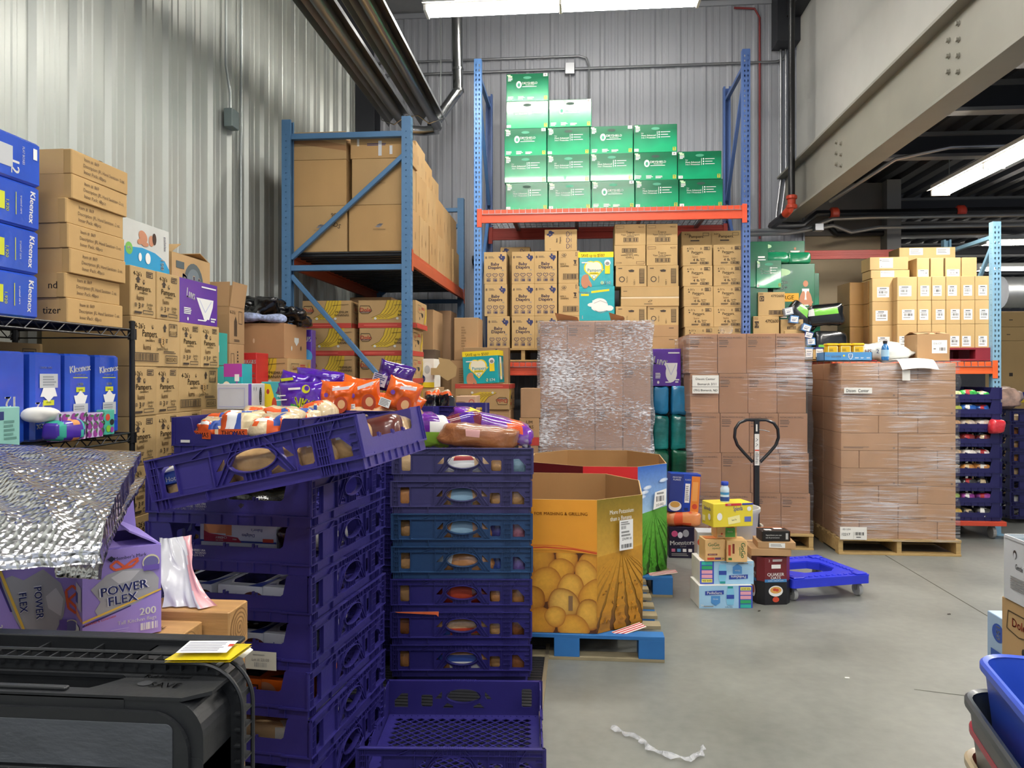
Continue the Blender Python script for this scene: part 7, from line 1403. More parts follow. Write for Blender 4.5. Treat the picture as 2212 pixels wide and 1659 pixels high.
loaf('dark film bag in the uppermost tray of the near left stack', local(LT[6], -.15, -.05, .0135), .34, .3, .11, M('#2a2a24', .15, var=.3, coat=.6, bump=.5), rz=la, seed=90, name='plastic_bag', cat='bag')
paper('lot_label', 'torn white lot label 23100 hanging on a tray of the near left stack', 'label', local(LT[3], -TL/2-.012, -.135, .004), .115, .062, [('T', 'Lot #: 23100', .5, .55, .16, GRY, 0, .55), ('B', .3, .15, .7, .4, GRY, 14), ('X', .25, .78, .7, .86, 1, GRY)], yaw=la-pi/2, m=M('#b9b6a8', .7))
# -------- rear left stack under the bagel tray
g2 = 'bread trays in the rear left stack'; BT = []
bc = atC(650, 900, 3.32)
for k in range(8): BT.append(corner_tray(bc.x, bc.y, .065+.1635*k, la, 'purple bread tray in the rear left stack, %s from the top%s' % (ORD[7-k], ', holding bagels' if k == 7 else ''), TPU, g2, text=False))
mb = MB(); mb.box(-.30, -.24, 0, .30, .24, .05, TPU, .01); tag(mb.build('tray_dolly', loc=(BT[0].location.x, BT[0].location.y, .012), rot=la), 'low purple dolly base under the rear left tray stack', 'dolly')
BG = loafmat('#d9c39a', 14); THO = ink('#d8561c'); tb = BT[7]
paper('tray_sticker', 'small white sticker strip on the bagel tray', 'sticker', local(tb, -TL/2-.005, TW_/2-.07, .05), .045, .012, [], yaw=la-pi/2)
bag_pos = [(-.26, .17, 0), (-.26, .02, 0), (-.26, -.13, 0), (-.12, .18, 1), (-.12, .04, 1), (-.11, -.10, 1), (.03, .18, 1), (.03, .02, 2), (.04, -.12, 2), (.18, .16, 1), (.18, .0, 2), (.18, -.14, 2), (.27, .1, 1), (.28, -.08, 1)]
for i, (x, y, l) in enumerate(bag_pos):
    q = local(tb, x, y, .055+.008*l+.01*(i % 3))
    bd = [(0, .15, .85, THO, (1, .0, .30)), (0, .2, .6, W_, (2, .72, .84)), (0, .62, .8, BLB, (2, .5, 1))] if i % 3 != 1 else [(0, .05, .25, THO), (0, .25, .45, W_), (0, .5, .62, BLB), (0, .7, .9, M('#d8c8a0', .3))]
    o = loaf('bagel bag heaped in the rear left tray, %s of the %s row back' % (('left', 'middle', 'right')[i % 3], ORD[i//3]), q, .17, .15, .105+.01*(i % 2), BG, rz=la-pi/2+rs.uniform(-.4, .4), band=bd, seed=100+i, group='bagel bags in the rear left tray', tail=1 if i % 3 == 0 else None, amp=.03, nu=32, nv=14, name='bagel_bag')
    if i in (0, 1):
        mb = MB(); mb.k = 8; mb.deco((TM((-.07, -.079, .012), (1, 0, 0), (0, .0, 1)), .14, .04), [('R', 0, 0, 1, .9, THO), ('T', 'THOMAS', .5, .45, .55, BLK, 0, .8, .02)]); mb.build('brand_band', o)
# -------- tilted tray in front
tc = atC(557, 1062, 2.27); ry = R(-12.3); rzT = R(-5)
m3 = Matrix.Rotation(rzT, 3, 'Z') @ Matrix.Rotation(ry, 3, 'Y')
off = m3 @ Vector((0, TW_/2, 0))
T1 = tray((tc.x+off.x, tc.y+off.y, tc.z+off.z), rzT, 'tilted purple bread tray of hot dog buns leaning across the left stack', TPG if 0 else M('#352e7c', .38, var=.08, sc=7, bump=.05, bsc=60), None, ry=ry, text=False)
for i, (x, w_, m_) in enumerate(((-.27, .13, FOAMW), (-.15, .12, LO[3]), (.02, .26, LO[3]), (.19, .14, LO[1]), (.285, .1, LO[1]))):
    p = T1.location+(m3 @ Vector((x, -TW_/2+.105, .014)))
    o = loaf('bag of buns inside the tilted tray, %s from left' % ORD[i], p, w_, .14, .12, M('#cfa56c', .3, var=.2, sc=14, coat=.8, bump=.8, bsc=18) if i else M('#cfae7c', .3, var=.1, coat=.6, bump=.3), seed=120+i, group='bun bags in the tilted tray', nu=34, nv=14, amp=.014, band=[(2, .5, .8, BLB), (2, .8, 1, FOAMW)] if i == 0 else ([(0, .3, .7, W_, (2, .7, .95))] if i > 2 else ()))
    o.rotation_euler = m3.to_euler()
    if i == 0: mb = MB(); mb.k = 9; mb.deco((TM((-.05, -.075, .062), (1, 0, 0), (0, 0, 1)), .1, .04), [('R', .02, .05, .98, .75, BLB), ('T', 'Hot Dog', .5, .4, .4, W_, 0, .8, .01)]); mb.build('brand_band', o)
for i, (x, y) in enumerate(((-.18, .08), (.12, .08), (.26, .12), (-.1, .2), (.2, .22))):
    p = T1.location+(m3 @ Vector((x, y, .015))); o = loaf('bag of rolls deeper in the tilted tray, %s' % ('front left', 'front middle', 'front right', 'rear left', 'rear right')[i], p, .26 if i != 2 else .15, .15, .135, LO[3] if i != 2 else M('#5a2018', .3, var=.3, coat=.6), seed=130+i, group='bun bags in the tilted tray', nu=32, nv=14, tail=None)
    o.rotation_euler = m3.to_euler()
# -------- tray of purple and orange snack bags
g3 = 'bread trays in the middle rear stack'; a3 = R(-4)
sm = at(755, 900, 3.98)
MT = [tray((sm.x, 3.98+TW_/2, .065+.1635*k), a3, 'purple bread tray in the middle rear stack, %s from the top' % ORD[7-k], TPU, g3, text=False) for k in range(8)]
for i in range(1): mb = MB(); mb.box(-.30, -.24, 0, .30, .24, .05, TPU, .01); tag(mb.build('tray_dolly', loc=(sm.x, 3.98+TW_/2, .012), rot=a3), 'low purple dolly base under the middle rear tray stack', 'dolly')
PUB = M('#4b1c9c', .16, var=.12, sc=6, bump=.55, bsc=11, coat=.7); ORB = M('#e0601a', .2, var=.10, sc=6, bump=.55, bsc=11, coat=.7)
def chips(label, px, py, Y, w, h, m, rot=0, ds=None, seed=0, th=.09, lean=0, g=None):
    q = at(px, py, Y); mb = MB(); nu, nv = 26, 20
    def surf(s):
        def f(u, v):
            x = (u-.5)*w; z = (v-.5)*h; e = (1-abs(2*u-1)**3)**.6 if 0 < u < 1 else 0; e2 = (1-abs(2*v-1)**4)**.7 if 0 < v < 1 else 0
            n = noise.noise(Vector((x*16+seed, z*16, s*3)))*.018+noise.noise(Vector((x*40+seed, z*40, s)))*.007+.010*abs(noise.noise(Vector((x*9+z*14+seed, z*3, 7))))
            k = e*e2; crimp = .003*sin(u*70)*(1 if v < .05 or v > .95 else 0)
            return (x*(1-.06*sin(pi*v)), s*(th/2*k+n*k)+crimp, z+.012*noise.noise(Vector((x*8+seed, 3, 1)))*(1 if v in (0, 1) else 0))
        return f
    mb.grid(surf(-1), nu, nv, m); n0 = len(mb.v); mb.grid(surf(1), nu, nv, m); mb.f[len(mb.f)//2:] = [tuple(reversed(q_)) for q_ in mb.f[len(mb.f)//2:]]
    o = mb.build('snack_bag', smooth=2, loc=tuple(q)); o.rotation_euler = (lean, rot, 0); tag(o, label, 'bag', g)
    if ds: d = MB(); d.k = 2; d.deco((TM((-w/2, -th/2-.007, -h/2), (1, 0, 0), (0, 0, 1)), w, h), ds); d.build('bag_print', o)
    return o
gp, go_ = 'purple snack bags', 'orange snack bags'
YG = ink('#c9cf1f')
chips('large purple snack bag with yellow green lettering at the front of the heap', 655, 862, 4.02, .27, .19, PUB, -.06, [('T', 'iNKiG', .60, .36, .34, YG, -14, .7, .04), ('R', .06, .3, .24, .34, W_), ('R', .04, .5, .26, .53, W_), ('R', .06, .62, .24, .65, W_), ('E', .66, .78, .12, .12, YG), ('E', .68, .8, .07, .07, PUB), ('R', .3, .78, .55, .84, W_), ('P', [(.28, 0), (.46, 0), (.5, .3), (.34, .4)], ink('#1f8a3a'))], seed=1, th=.12)
chips('purple snack bag behind and left of the lettered one', 632, 832, 4.12, .16, .14, PUB, .3, [('P', [(.2, .55), (.6, .75), (.55, .85), (.15, .65)], YG)], seed=2)
chips('purple snack bag lying at the back of the heap, left of middle', 690, 822, 4.2, .28, .12, PUB, .12, seed=3, th=.12)
chips('purple snack bag lying at the back of the heap near the orange bags', 735, 832, 4.26, .26, .12, PUB, .3, [('R', .5, .2, .56, .7, W_)], seed=4, th=.12)
chips('dark purple snack bag standing tall above the orange bags', 852, 816, 4.22, .21, .17, M('#3a1772', .16, var=.1, bump=.5, bsc=11, coat=.7), .32, [('T', 'ALSO TRY', .62, .55, .08, W_, 4), ('R', .0, .1, .38, .5, ink('#b0b4c4')), ('X', .03, .12, .35, .48, 6, NVY), ('T', 'Minis', .6, .3, .16, W_, 0, .4)], seed=5, th=.09)
for i, (px, py, w_, h_, r_) in enumerate(((728, 858, .20, .17, .12), (785, 856, .20, .18, -.1), (832, 872, .17, .12, .1), (868, 855, .19, .18, .35), (765, 845, .16, .15, .3), (890, 872, .13, .12, .5))):
    chips('orange snack bag in the heap, %s' % ('leftmost, against the purple bag', 'second from left with a white panel', 'small one at the front', 'upper right below the tall purple bag', 'half hidden between the first two', 'rightmost, slumped')[i], px, py, 4.02+.045*(i % 3)+(.09 if i > 3 else 0), w_, h_, ORB, r_, [('P', [(.45, .70), (.9, .82), (.9, .92), (.45, .80)], ink('#e8e0e8')), ('E', .72, .3, .22, .26, ink('#a83a1a')), ('E', .74, .32, .12, .14, ink('#d8a878')), ('R', .02, .05, .34, .3, W_), ('X', .04, .07, .32, .28, 5, GRY), ('E', .3, .55, .07, .07, ink('#6a3a9a'))], seed=10+i, th=.11, g=go_)
for i, (px, py, w_) in enumerate(((735, 898, .30), (800, 905, .30), (860, 910, .22))): q = at(px, py, 4.0); loaf('clear bag of rolls under the orange snack bags, %s' % ('left', 'middle', 'right')[i], (q.x, 4.08, 1.235), w_, .2, .16, LO[3], seed=140+i, group='roll bags under the snack bags', nu=30, nv=12)
# -------- small rear stack with two more tray ends
g4 = 'bread trays in the far middle stack'; s4 = at(905, 900, 4.66)
FT = [tray((s4.x+.0, 4.66+TW_/2, .065+.1635*k), R(-3), 'purple bread tray in the stack behind the snack bags, %s from the top' % ORD[7-k], TPU, g4, text=False) for k in range(8)]
mb = MB(); mb.box(-.30, -.24, 0, .30, .24, .05, TPU, .01); tag(mb.build('tray_dolly', loc=(s4.x, 4.95, .012), rot=0), 'low purple dolly base under the stack behind the snack bags', 'dolly')
BO = M('#15151a', .15, var=.2, bump=.5, bsc=12, coat=.7)
for i, (px, py) in enumerate(((930, 868), (965, 862))):
    q = at(px, py+26, 4.78); loaf('black and orange topped bread bag behind the right stack, %s one' % ('left', 'right')[i], (q.x, 4.82, 1.24), .11, .14, .22, M('#cbb698', .2, var=.2, bump=.5, bsc=12, coat=.7), seed=150+i, band=[(2, .55, .9, BO), (2, .9, 1, OG)], group='black topped bread bags', nu=30, nv=16, amp=.03)
# -------- far stack of trays on a red dolly, right of the wrapped cases
g5 = 'bread trays on the red dolly'; th2 = .1415; fr0 = 7.62; xR_ = 4.02
z0 = .175
rd = empty('tray_dolly', (xR_-TW_/2, fr0+TL/2, 0)); tag(rd, 'red metal dolly with grey wheels under the far stack of bread trays', 'dolly')
mb = MB(); mb.box(-TW_/2-.02, -TL/2-.03, .13, TW_/2+.03, -TL/2+.01, .172, RP, .004); mb.box(-TW_/2-.02, TL/2-.04, .13, TW_/2+.03, TL/2, .172, RP, .004); mb.box(-TW_/2-.02, -TL/2, .13, -TW_/2+.02, TL/2, .172, RP, .004); mb.box(TW_/2-.01, -TL/2, .13, TW_/2+.03, TL/2, .172, RP, .004); mb.build('frame', rd)
for sx in (-.25, .25):
    for sy in (-.3, .3): mb = MB(); mb.lathe([(.01, -.015), (.06, -.015), (.06, .015), (.01, .015)], M('#8a8a88', .5), 18, T=Matrix.Translation((sx, sy, .061)) @ Matrix.Rotation(R(90), 4, 'Y')); mb.box(sx-.02, sy-.02, .11, sx+.02, sy+.02, .135, STN); mb.build('caster', rd)
far = []
NF = 9
for k in range(NF):
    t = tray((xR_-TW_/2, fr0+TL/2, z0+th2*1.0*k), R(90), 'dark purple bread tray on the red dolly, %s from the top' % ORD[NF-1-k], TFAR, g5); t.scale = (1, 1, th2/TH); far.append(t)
cols_ = [('#c9a070', '#d8b040', '#3a3a3a'), ('#3a8a3a', '#a8c060', '#8a3a8a'), ('#d8b890', '#c8ccd0', '#2a2a2c'), ('#c8383a', '#d8c0a0', '#c88a4a'), ('#c88a4a', '#d8b890', '#e0d8d0'), ('#e0d0b0', '#e0cca0', '#7a2a2a'), ('#d0503a', '#d8a878', '#d8c8b8'), ('#c0343a', '#b8c04a', '#2a5aa8'), ('#e0d8d0', '#d8e0a0', '#3aa04a')]
for k in range(NF):
    for i in range(4):
        c = cols_[k][min(i, 2)]
        loaf('bread bag in the tray %s from the top on the red dolly, %s from left' % (ORD[NF-1-k], ORD[i]), (xR_-TW_+.075+.135*i, fr0+.085, z0+th2*k+.012), .135, .13, .10, M(c, .3, var=.3, sc=26, coat=.5, bump=.3), seed=k*7+i, group='bread bags on the red dolly', band=[(0, .3, .6, (FOAMW, RB, BG)[(k+i) % 3])], nu=20, nv=9)
loaf('red-ended bread bag bulging out of the third tray on the red dolly', (xR_-.06, fr0-.03, z0+th2*6-.01), .13, .1, .13, M('#c8303a', .3, coat=.5, bump=.4, var=.2), seed=170)
carton('black_crate', 'black plastic crate with white lettering above the far bread trays', 'crate', (3.50, 8.02, z0+th2*NF+.004), .46, .34, .085, M('#101114', .45), {'f': [('T', 'NISSIN', .4, .5, .4, W_, 0, .5, .02)]}, tape=False)
# things beyond the blue post
g6 = 'tan cartons beyond the blue post'; xf = at(2168, 700, 10.2).x
carton('storage_table', 'low kraft platform under the cartons beyond the blue post', 'box', (xf+.62, 10.6, 0), 1.3, .8, 1.22, K4, tape=False)
for i, (py0, py1, dx) in enumerate(((770, 735, .0), (735, 705, -.03), (705, 671, 0.0))):
    z_a, z_b = at(2180, py0, 10.2).z, at(2180, py1, 10.2).z
    carton('storage_carton', 'tan carton in the pile beyond the blue post, %s up' % ORD[i], 'box', (xf+.33+dx, 10.5, 1.222 if i == 0 else z_a), .6, .4, z_b-(1.222 if i == 0 else z_a)-.003, K3, {'f': [('X', .15, .4, .25, .5, 1, INK)]}, group=g6)
carton('crisps_case', 'blue and yellow printed case on the low kraft platform beyond the post', 'box', (xf+.2, 10.23, 1.222), .24, .06, .13, ink('#23308a'), {'f': [('R', 0, 0, 1, .4, YEL)]}, tape=False)
lump('clear_bag', 'clear bag with red print beyond the blue post', 'bag', (at(2190, 800, 8.6).x, 8.95, 1.20), .42, .3, .22, M('#c8a898', .3, var=.4, sc=12, coat=.5, bump=.5), seed=180, amp=.05)
g7 = 'dark bread trays at the right picture edge'
xe = at(2186, 900, 8.4).x
for k in range(8):
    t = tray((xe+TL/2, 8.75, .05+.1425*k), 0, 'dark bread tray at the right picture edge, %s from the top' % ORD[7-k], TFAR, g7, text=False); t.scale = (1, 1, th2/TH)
    if k in (1, 3, 4, 5, 6, 7): loaf('pack in the dark tray at the right edge, %s from the top' % ORD[7-k], (xe+.12, 8.56, .062+.1425*k), .17, .12, .09, LO[k % 4] if k != 1 else FOAMW, seed=190+k, group='packs at the right picture edge')
# ================================================================ near left: foil, bag boxes, timber, cart
TIM = M('#b58a55', .6, var=.16, sc=5, stretch=(.6, 7, 7), bump=.1, bsc=30)
def ring_deco(): return [('E', .5, .5, r, r, TIM if i % 2 else ink('#8a6438')) for i, r in enumerate((.46, .42, .36, .32, .26, .22, .16, .12, .06))]
cr = empty('wooden_crate', (-1.32, 1.84, 0)); tag(cr, 'plain wooden crate holding up the timbers and the lavender boxes', 'crate')
for z in (.0, .2, .4, .6):
    for y in (-.28, .26): mb = MB(); mb.box(-.36, y, z+.02, .36, y+.02, z+.19, TIM, .003); mb.build('slat', cr)
for sx in (-.34, .31):
    for sy in (-.26, .23): mb = MB(); mb.box(sx, sy, 0, sx+.03, sy+.03, .83, TIM, .003); mb.build('corner_post', cr)
mb = MB(); mb.box(-.36, -.28, .83, .36, .28, .85, TIM, .003); mb.build('crate_lid', cr)
def timber(label, x0, x1, y0, y1, z0, z1, rz=0):
    w_, d_, h_ = x1-x0, y1-y0, z1-z0; mb = MB(); mb.box(-w_/2, -d_/2, 0, w_/2, d_/2, h_, TIM, .004); mb.deco(faces(w_, d_, h_)['r'], ring_deco()); mb.deco(faces(w_, d_, h_)['t'], [('T', 'HEAT TREATED  DF-KD', .8, .5, .2, ink('#5a3f24'), 180, .24)] if z1 < .95 else [])
    tag(mb.build('timber_beam', loc=((x0+x1)/2, (y0+y1)/2, z0), rot=rz), label, 'timber')
timber('front timber beam with stamped top under the lavender box', -1.75, -.93, 1.56, 1.70, .851, .94)
timber('middle timber beam with stamped top, under the lavender boxes', -1.75, -.95, 1.71, 1.85, .851, .938)
timber('thicker rear timber beam with end grain beside the bread trays', -1.70, -.885, 1.86, 1.97, .851, .958)
LAV = M('#a08cdc', .4, var=.03); LAVD = ink('#6a55b0'); SILV = ink('#a9aab2'); OR_ = ink('#e0603a')
def powerflex(): return [('P', [(.10, .60), (.22, .45), (.15, .36), (.2, .28), (.5, .31), (.96, .48), (.97, .62), (.9, .70), (.72, .76), (.5, .78), (.3, .74)], SILV), ('P', [(.35, .70), (.5, .76), (.72, .74), (.6, .64), (.45, .62)], ink('#c9cad0')), ('L', [(.34, .83), (.42, .88), (.52, .80), (.62, .86), (.70, .88)], OR_, .0028), ('L', [(.34, .83), (.40, .78), (.52, .79), (.62, .80), (.70, .86)], OR_, .0028), ('P', [(.0, .24), (1, .48), (1, .50), (0, .265)], ink('#e8c050')), ('P', [(0, 0), (1, 0), (1, .47), (.5, .33), (0, .235)], LAV), ('P', [(0, .20), (.6, .35), (.6, .365), (0, .225)], ink('#3a2f7a')), ('T', 'EXPAND & CONFORM', .22, .245, .022, OR_, 9, .4), ('T', 'POWER', .52, .57, .105, ink('#e8e8f0'), 4, .66, .05), ('T', 'POWER', .52, .57, .10, ink('#22307a'), 4, .66, .022), ('T', 'FLEX', .50, .45, .105, ink('#e8e8f0'), 4, .5, .05), ('T', 'FLEX', .50, .45, .10, ink('#22307a'), 4, .5, .022), ('T', '200', .82, .27, .085, W_, 0, .28, .03), ('T', 'Tall Kitchen Bags', .68, .185, .042, W_, 0, .56, .01), ('P', [(.30, .91), (.35, .945), (.40, .91), (.35, .875)], ink('#1c1c3a')), ('T', "Member's Mark.", .60, .915, .038, ink('#22224a'), 2, .4), ('E', .86, .82, .09, .09, ink('#e0dcb0')), ('E', .86, .82, .08, .07, ink('#6a66a0')), ('R', .76, .73, .97, .79, LAVD), ('E', .14, .09, .05, .05, GW2), ('E', .14, .09, .04, .04, ink('#7a7aa8')), ('B', .72, .06, .96, .14, W_, 10), ('X', .34, .06, .68, .13, 3, ink('#b0a0e0'))]
def pf_side(): return [('P', [(0, .24), (1, .24), (1, .28), (0, .40)], ink('#d8907a')), ('R', .15, .3, .5, .75, ink('#9a9aa6')), ('R', .5, .35, .95, .62, ink('#c0bccc')), ('R', .58, .40, .78, .52, ink('#3a4a9a')), ('E', .78, .86, .08, .1, ink('#6a66a0')), ('R', .65, .72, .92, .8, LAVD), ('R', .7, .06, .86, .16, W_), ('T', 'FLEX', .2, .5, .1, ink('#22307a'), 90)]
pc = atC(178, 1390, 1.74); an1 = R(38)+YAW
w1, d1, h1_ = .168, .25, .21
ctr = Vector((pc.x, pc.y, 0))+Vector((cos(an1), sin(an1), 0))*w1/2+Vector((-sin(an1), cos(an1), 0))*d1/2
carton('bag_box', 'lavender box lettered POWER FLEX 200 Tall Kitchen Bags on the timbers', 'box', (ctr.x, ctr.y, .9405), w1, d1, h1_, LAV, {'f': powerflex(), 'l': pf_side()}, an1, tape=False, flaps=(.08, (-88, -60, 25, -86)))
def rot90full(ds, a=-90):
    o = []
    for d in ds:
        t = d[0]
        if t == 'T': o.append(('T', d[1], d[3], 1-d[2], d[4]*.85, d[5], (d[6] if len(d) > 6 else 0)-90, d[7] if len(d) > 7 else 0, d[8] if len(d) > 8 else .01))
        elif t in 'RO': o.append((t, d[2], 1-d[3], d[4], 1-d[1], d[5]))
        elif t == 'E': o.append((t, d[2], 1-d[1], d[4], d[3], d[5]))
        elif t in 'PL': o.append((t, [(y, 1-x) for x, y in d[1]])+tuple(d[2:]))
    return o
pc2 = atC(30, 1380, 1.72); an2 = R(22)+YAW
carton('bag_box', 'second lavender kitchen bag box lying turned, cut by the left picture edge', 'box', (pc2.x-.045, pc2.y+.14, .9405), .26, .20, .185, LAV, {'f': rot90full(powerflex())}, an2, tape=False)
carton('bag_box', 'hidden lavender box behind the two others holding up the foil', 'box', (-1.56, 2.04, .852), .22, .12, .33, LAV, tape=False)
# foil bubble wrap
def foil_mat():
    m, t, p = nt('foil_bubble_wrap'); p.inputs['Metallic'].default_value = 1; p.inputs['Roughness'].default_value = .22; p.inputs['Base Color'].default_value = (.84, .84, .86, 1)
    mp = coords(t); v = nd(t, 'ShaderNodeTexVoronoi'); v.inputs['Scale'].default_value = 62; v.inputs['Randomness'].default_value = .1; lk(t, mp, 0, v, 'Vector')
    n = nd(t, 'ShaderNodeTexNoise'); n.inputs['Scale'].default_value = 11; n.inputs['Detail'].default_value = 3; lk(t, mp, 0, n, 'Vector')
    n2 = nd(t, 'ShaderNodeMath', operation='MULTIPLY_ADD'); lk(t, v, 0, n2, 0); n2.inputs[1].default_value = -2.2; lk(t, n, 0, n2, 2)
    b = nd(t, 'ShaderNodeBump'); b.inputs['Strength'].default_value = .42; b.inputs['Distance'].default_value = .007; lk(t, n2, 0, b, 'Height'); lk(t, b, 0, p, 'Normal'); return m
FOIL = foil_mat()
NL, NR, FR, FL_ = atC(-160, 1180, 1.42), atC(216, 1160, 1.52), atC(305, 975, 2.02), atC(-160, 950, 2.12)
def foil(NL, NR, FR, FL_, th, seed, nu=70, nv=46, tip=0):
    def top(u, v):
        p = (NL*(1-u)+NR*u)*(1-v)+(FL_*(1-u)+FR*u)*v
        h = .020*sin(pi*min(1, v*1.1))*(1-.3*u)
        fold = .010*abs(noise.noise(Vector((u*3+seed, v*9, seed))))+.030*noise.noise(Vector((u*4+seed, v*5+u*3, 2)))+.004*noise.noise(Vector((u*22, v*22, seed)))
        edge = min(u, 1-u, v, 1-v); rl = max(0, 1-v/.14)
        return Vector((p.x, p.y-.0*rl, p.z+h+fold*min(1, edge*8)-.03*rl*rl))+Vector((.006*noise.noise(Vector((v*14, seed, 1))), .012*noise.noise(Vector((u*9, seed, 4)))*(1 if v < .5 else -1), 0))*(1 if edge < .02 else 0)
    mb = MB(); mb.grid(lambda u, v: top(u, v), nu, nv, FOIL); k = len(mb.f); mb.grid(lambda u, v: top(u, v)-Vector((0, -.01*(1-v), th*(.3+.7*sin(pi*min(1, .1+v*.9))))), nu, nv, FOIL)
    n = (nu+1)*(nv+1)
    for j in range(nu): mb.f.append((j, n+j, n+j+1, j+1)); a = nv*(nu+1)+j; mb.f.append((a, a+1, n+a+1, n+a))
    for j in range(nv): a = j*(nu+1)+nu; b = a+nu+1; mb.f.append((a, b, n+b, n+a)); a -= nu; b -= nu; mb.f.append((a, n+a, n+b, b))
    mb.m += [0]*(len(mb.f)-len(mb.m)); return mb
fo = tag(foil(NL, NR, FR, FL_, .05, 3).build('foil_wrap', smooth=2), 'crumpled silver bubble foil sheet folded over the lavender boxes', 'foil')
q = foil(atC(120, 1215, 1.60), atC(212, 1218, 1.53), atC(316, 1030, 2.05), atC(120, 1040, 2.02), .008, 9, 40, 30).build('folded_corner', fo, smooth=2)
mb = MB(); a, b_, c_ = atC(168, 1185, 1.515), atC(222, 1172, 1.53), atC(203, 1228, 1.51)
mb.grid(lambda u, v: a.lerp(b_, u).lerp(c_, v)+Vector((0, .006*noise.noise(Vector((u*6, v*6, 3))), 0)), 10, 10, FOIL); mb.build('hanging_corner', fo, smooth=2)
# white and pink film bag
FW = M('#c6c8cc', .3, var=.06, bump=.4, bsc=10, coat=.3); FP = M('#d9a0a4', .35, var=.05, bump=.3, bsc=10, coat=.3)
tl, tr_, br_, bl_ = atC(345, 1160, 2.12), atC(408, 1160, 2.12), atC(473, 1340, 1.98), atC(345, 1345, 1.95)
br_.z = bl_.z = .962
def drape(u, v):
    l = tl.lerp(bl_, v); r = tr_.lerp(br_, v); p = l.lerp(r, u); s2 = sin(v*pi)
    return p+Vector((-.02*s2+.05*s2*(1-u)*.6, -.03*sin(u*5+v*4)*.5+.02*noise.noise(Vector((u*6, v*3, 1))), 0))
mb = MB(); mb.grid(drape, 26, 30, FW)
for i in range(len(mb.f)):
    if (i % 26) >= 19+int(2*sin(i//26*.3)): mb.m[i] = mb.mi(FP)
tag(mb.build('plastic_bag', smooth=2), 'white and pink plastic bag standing crumpled on the timbers beside the lavender box', 'bag')
# black cart
BC = M('#202225', .42, var=.18, sc=7, bump=.12, bsc=35); BCW = M('#4c5056', .55, var=.25, sc=5, bump=.2, bsc=30, stretch=(1, 1, 2.5))
ca = empty('utility_cart', (0, 0, 0)); tag(ca, 'black moulded plastic utility cart filling the lower left corner', 'cart')
cX0, cX1, cY0, cY1, cz = -1.50, -.530, 1.12, 1.34, 1.062
def prof(x0, x1, z0, z1, r, n=8): return [(x0, z0), (x1, z0)]+[(x1-r+r*cos(R(90*i/n)), z1-r+r*sin(R(90*i/n))) for i in range(n+1)]+[(x0, z1)]
def slab(mbx, P, y0, y1, m): mbx.prism(P, -y1, -y0, m, T=Matrix(((1, 0, 0, 0), (0, 0, -1, 0), (0, 1, 0, 0), (0, 0, 0, 1))))
mb = MB(); slab(mb, prof(cX0, cX1-.055, .14, cz-.10, .01), cY0+.02, cY1-.10, BC); slab(mb, prof(cX1-.19, cX1-.055, .3, cz-.010, .06), cY0+.021, cY1-.10, BC); slab(mb, prof(cX0, cX1-.185, .3, cz-.011, .002), cY0+.02, cY0+.040, BC); slab(mb, prof(cX0, cX1-.1, .3, cz-.014, .01), cY1-.118, cY1-.10, BC); mb.build('cart_body', ca)
mb = MB(); slab(mb, prof(cX0, cX1-.10, cz-.115, cz-.045, .012), cY0+.010, cY0+.022, BCW); mb.build('worn_panel', ca)
mb = MB(); slab(mb, prof(cX0, cX1-.075, .14, cz-.028, .065), cY0+.012, cY0+.02, BC); mb.box(cX0, cY0+.004, cz-.150, cX1-.085, cY0+.012, cz-.118, BC, .003)
for i in range(5): mb.box(cX0+.28+i*.13, cY0+.0, cz-.22, cX0+.36+i*.13, cY0+.012, cz-.16, BC, .012)
mb.build('front_panel', ca)
# top deck with the long hand slot
zt_ = cz-.010
mb = MB(); mb.plate([[(cX0, cY0+.02), (cX1-.09, cY0+.02), (cX1-.055, cY0+.05), (cX1-.055, cY1-.10), (cX0, cY1-.10)], [(cX0+.05, cY0+.045), (-.79, cY0+.045), (-.78, cY0+.055), (-.755, cY1-.13), (-.765, cY1-.12), (cX0+.05, cY1-.12)]], .006, BC, T=Matrix.Translation((0, 0, zt_)))
mb.box(cX0, cY0+.044, zt_-.03, -.78, cY0+.048, zt_, BC); mb.box(cX0, cY0+.03, zt_+.003, -.82, cY0+.042, zt_+.008, BC, .003)
mb.deco((TM((-.75, cY0+.03, zt_+.003), (1, 0, 0), (0, 1, 0)), .13, .085), [('T', 'Rubbermaid', .5, .8, .14, BC, 0, .8, .01), ('E', .32, .45, .14, .12, ink('#2a2c30')), ('T', 'SAVE', .6, .4, .2, ink('#2a2c30'))])
mb.build('top_deck', ca)
# flange with notches running round the deck
mb = MB(); y0, y1 = cY1-.115, cY1-.075
P1, P2 = prof(cX0, cX1-.030, .14, cz+.018, .075, 12), prof(cX0, cX1-.048, .12, cz+.002, .06, 12)
slab(mb, prof(cX0, cX1-.034, .14, cz+.010, .075, 12), y0+.01, y0+.014, BC)
def rimline(x1, z1, r, n=12): return [(cX0, z1)]+[(x1-r+r*cos(R(90-90*i/n)), z1-r+r*sin(R(90-90*i/n))) for i in range(n+1)]+[(x1, .2)]
for (off, ya) in ((0, y0), (0, y1)):
    L = rimline(cX1-.03, cz+.014, .075); mb.tube([(x, ya, z) for x, z in L], .0035, BC, 6)
i = cX0+.02
while i < cX1-.11: mb.box(i, y0, cz+.000, i+.003, y1, cz+.013, BC); i += .027
for k in range(5): a = R(80-16*k); x, z = cX1-.03-.075+.070*cos(a), cz+.014-.075+.070*sin(a); mb.box(x-.002, y0, z-.006, x+.002, y1, z+.004, BC)
z = cz-.07
while z > .6: mb.box(cX1-.045, y0, z, cX1-.030, y1, z+.003, BC); z -= .027
mb.build('ribbed_rim', ca)
mb = MB(); yb0, yb1 = cY1-.075, cY1+.02
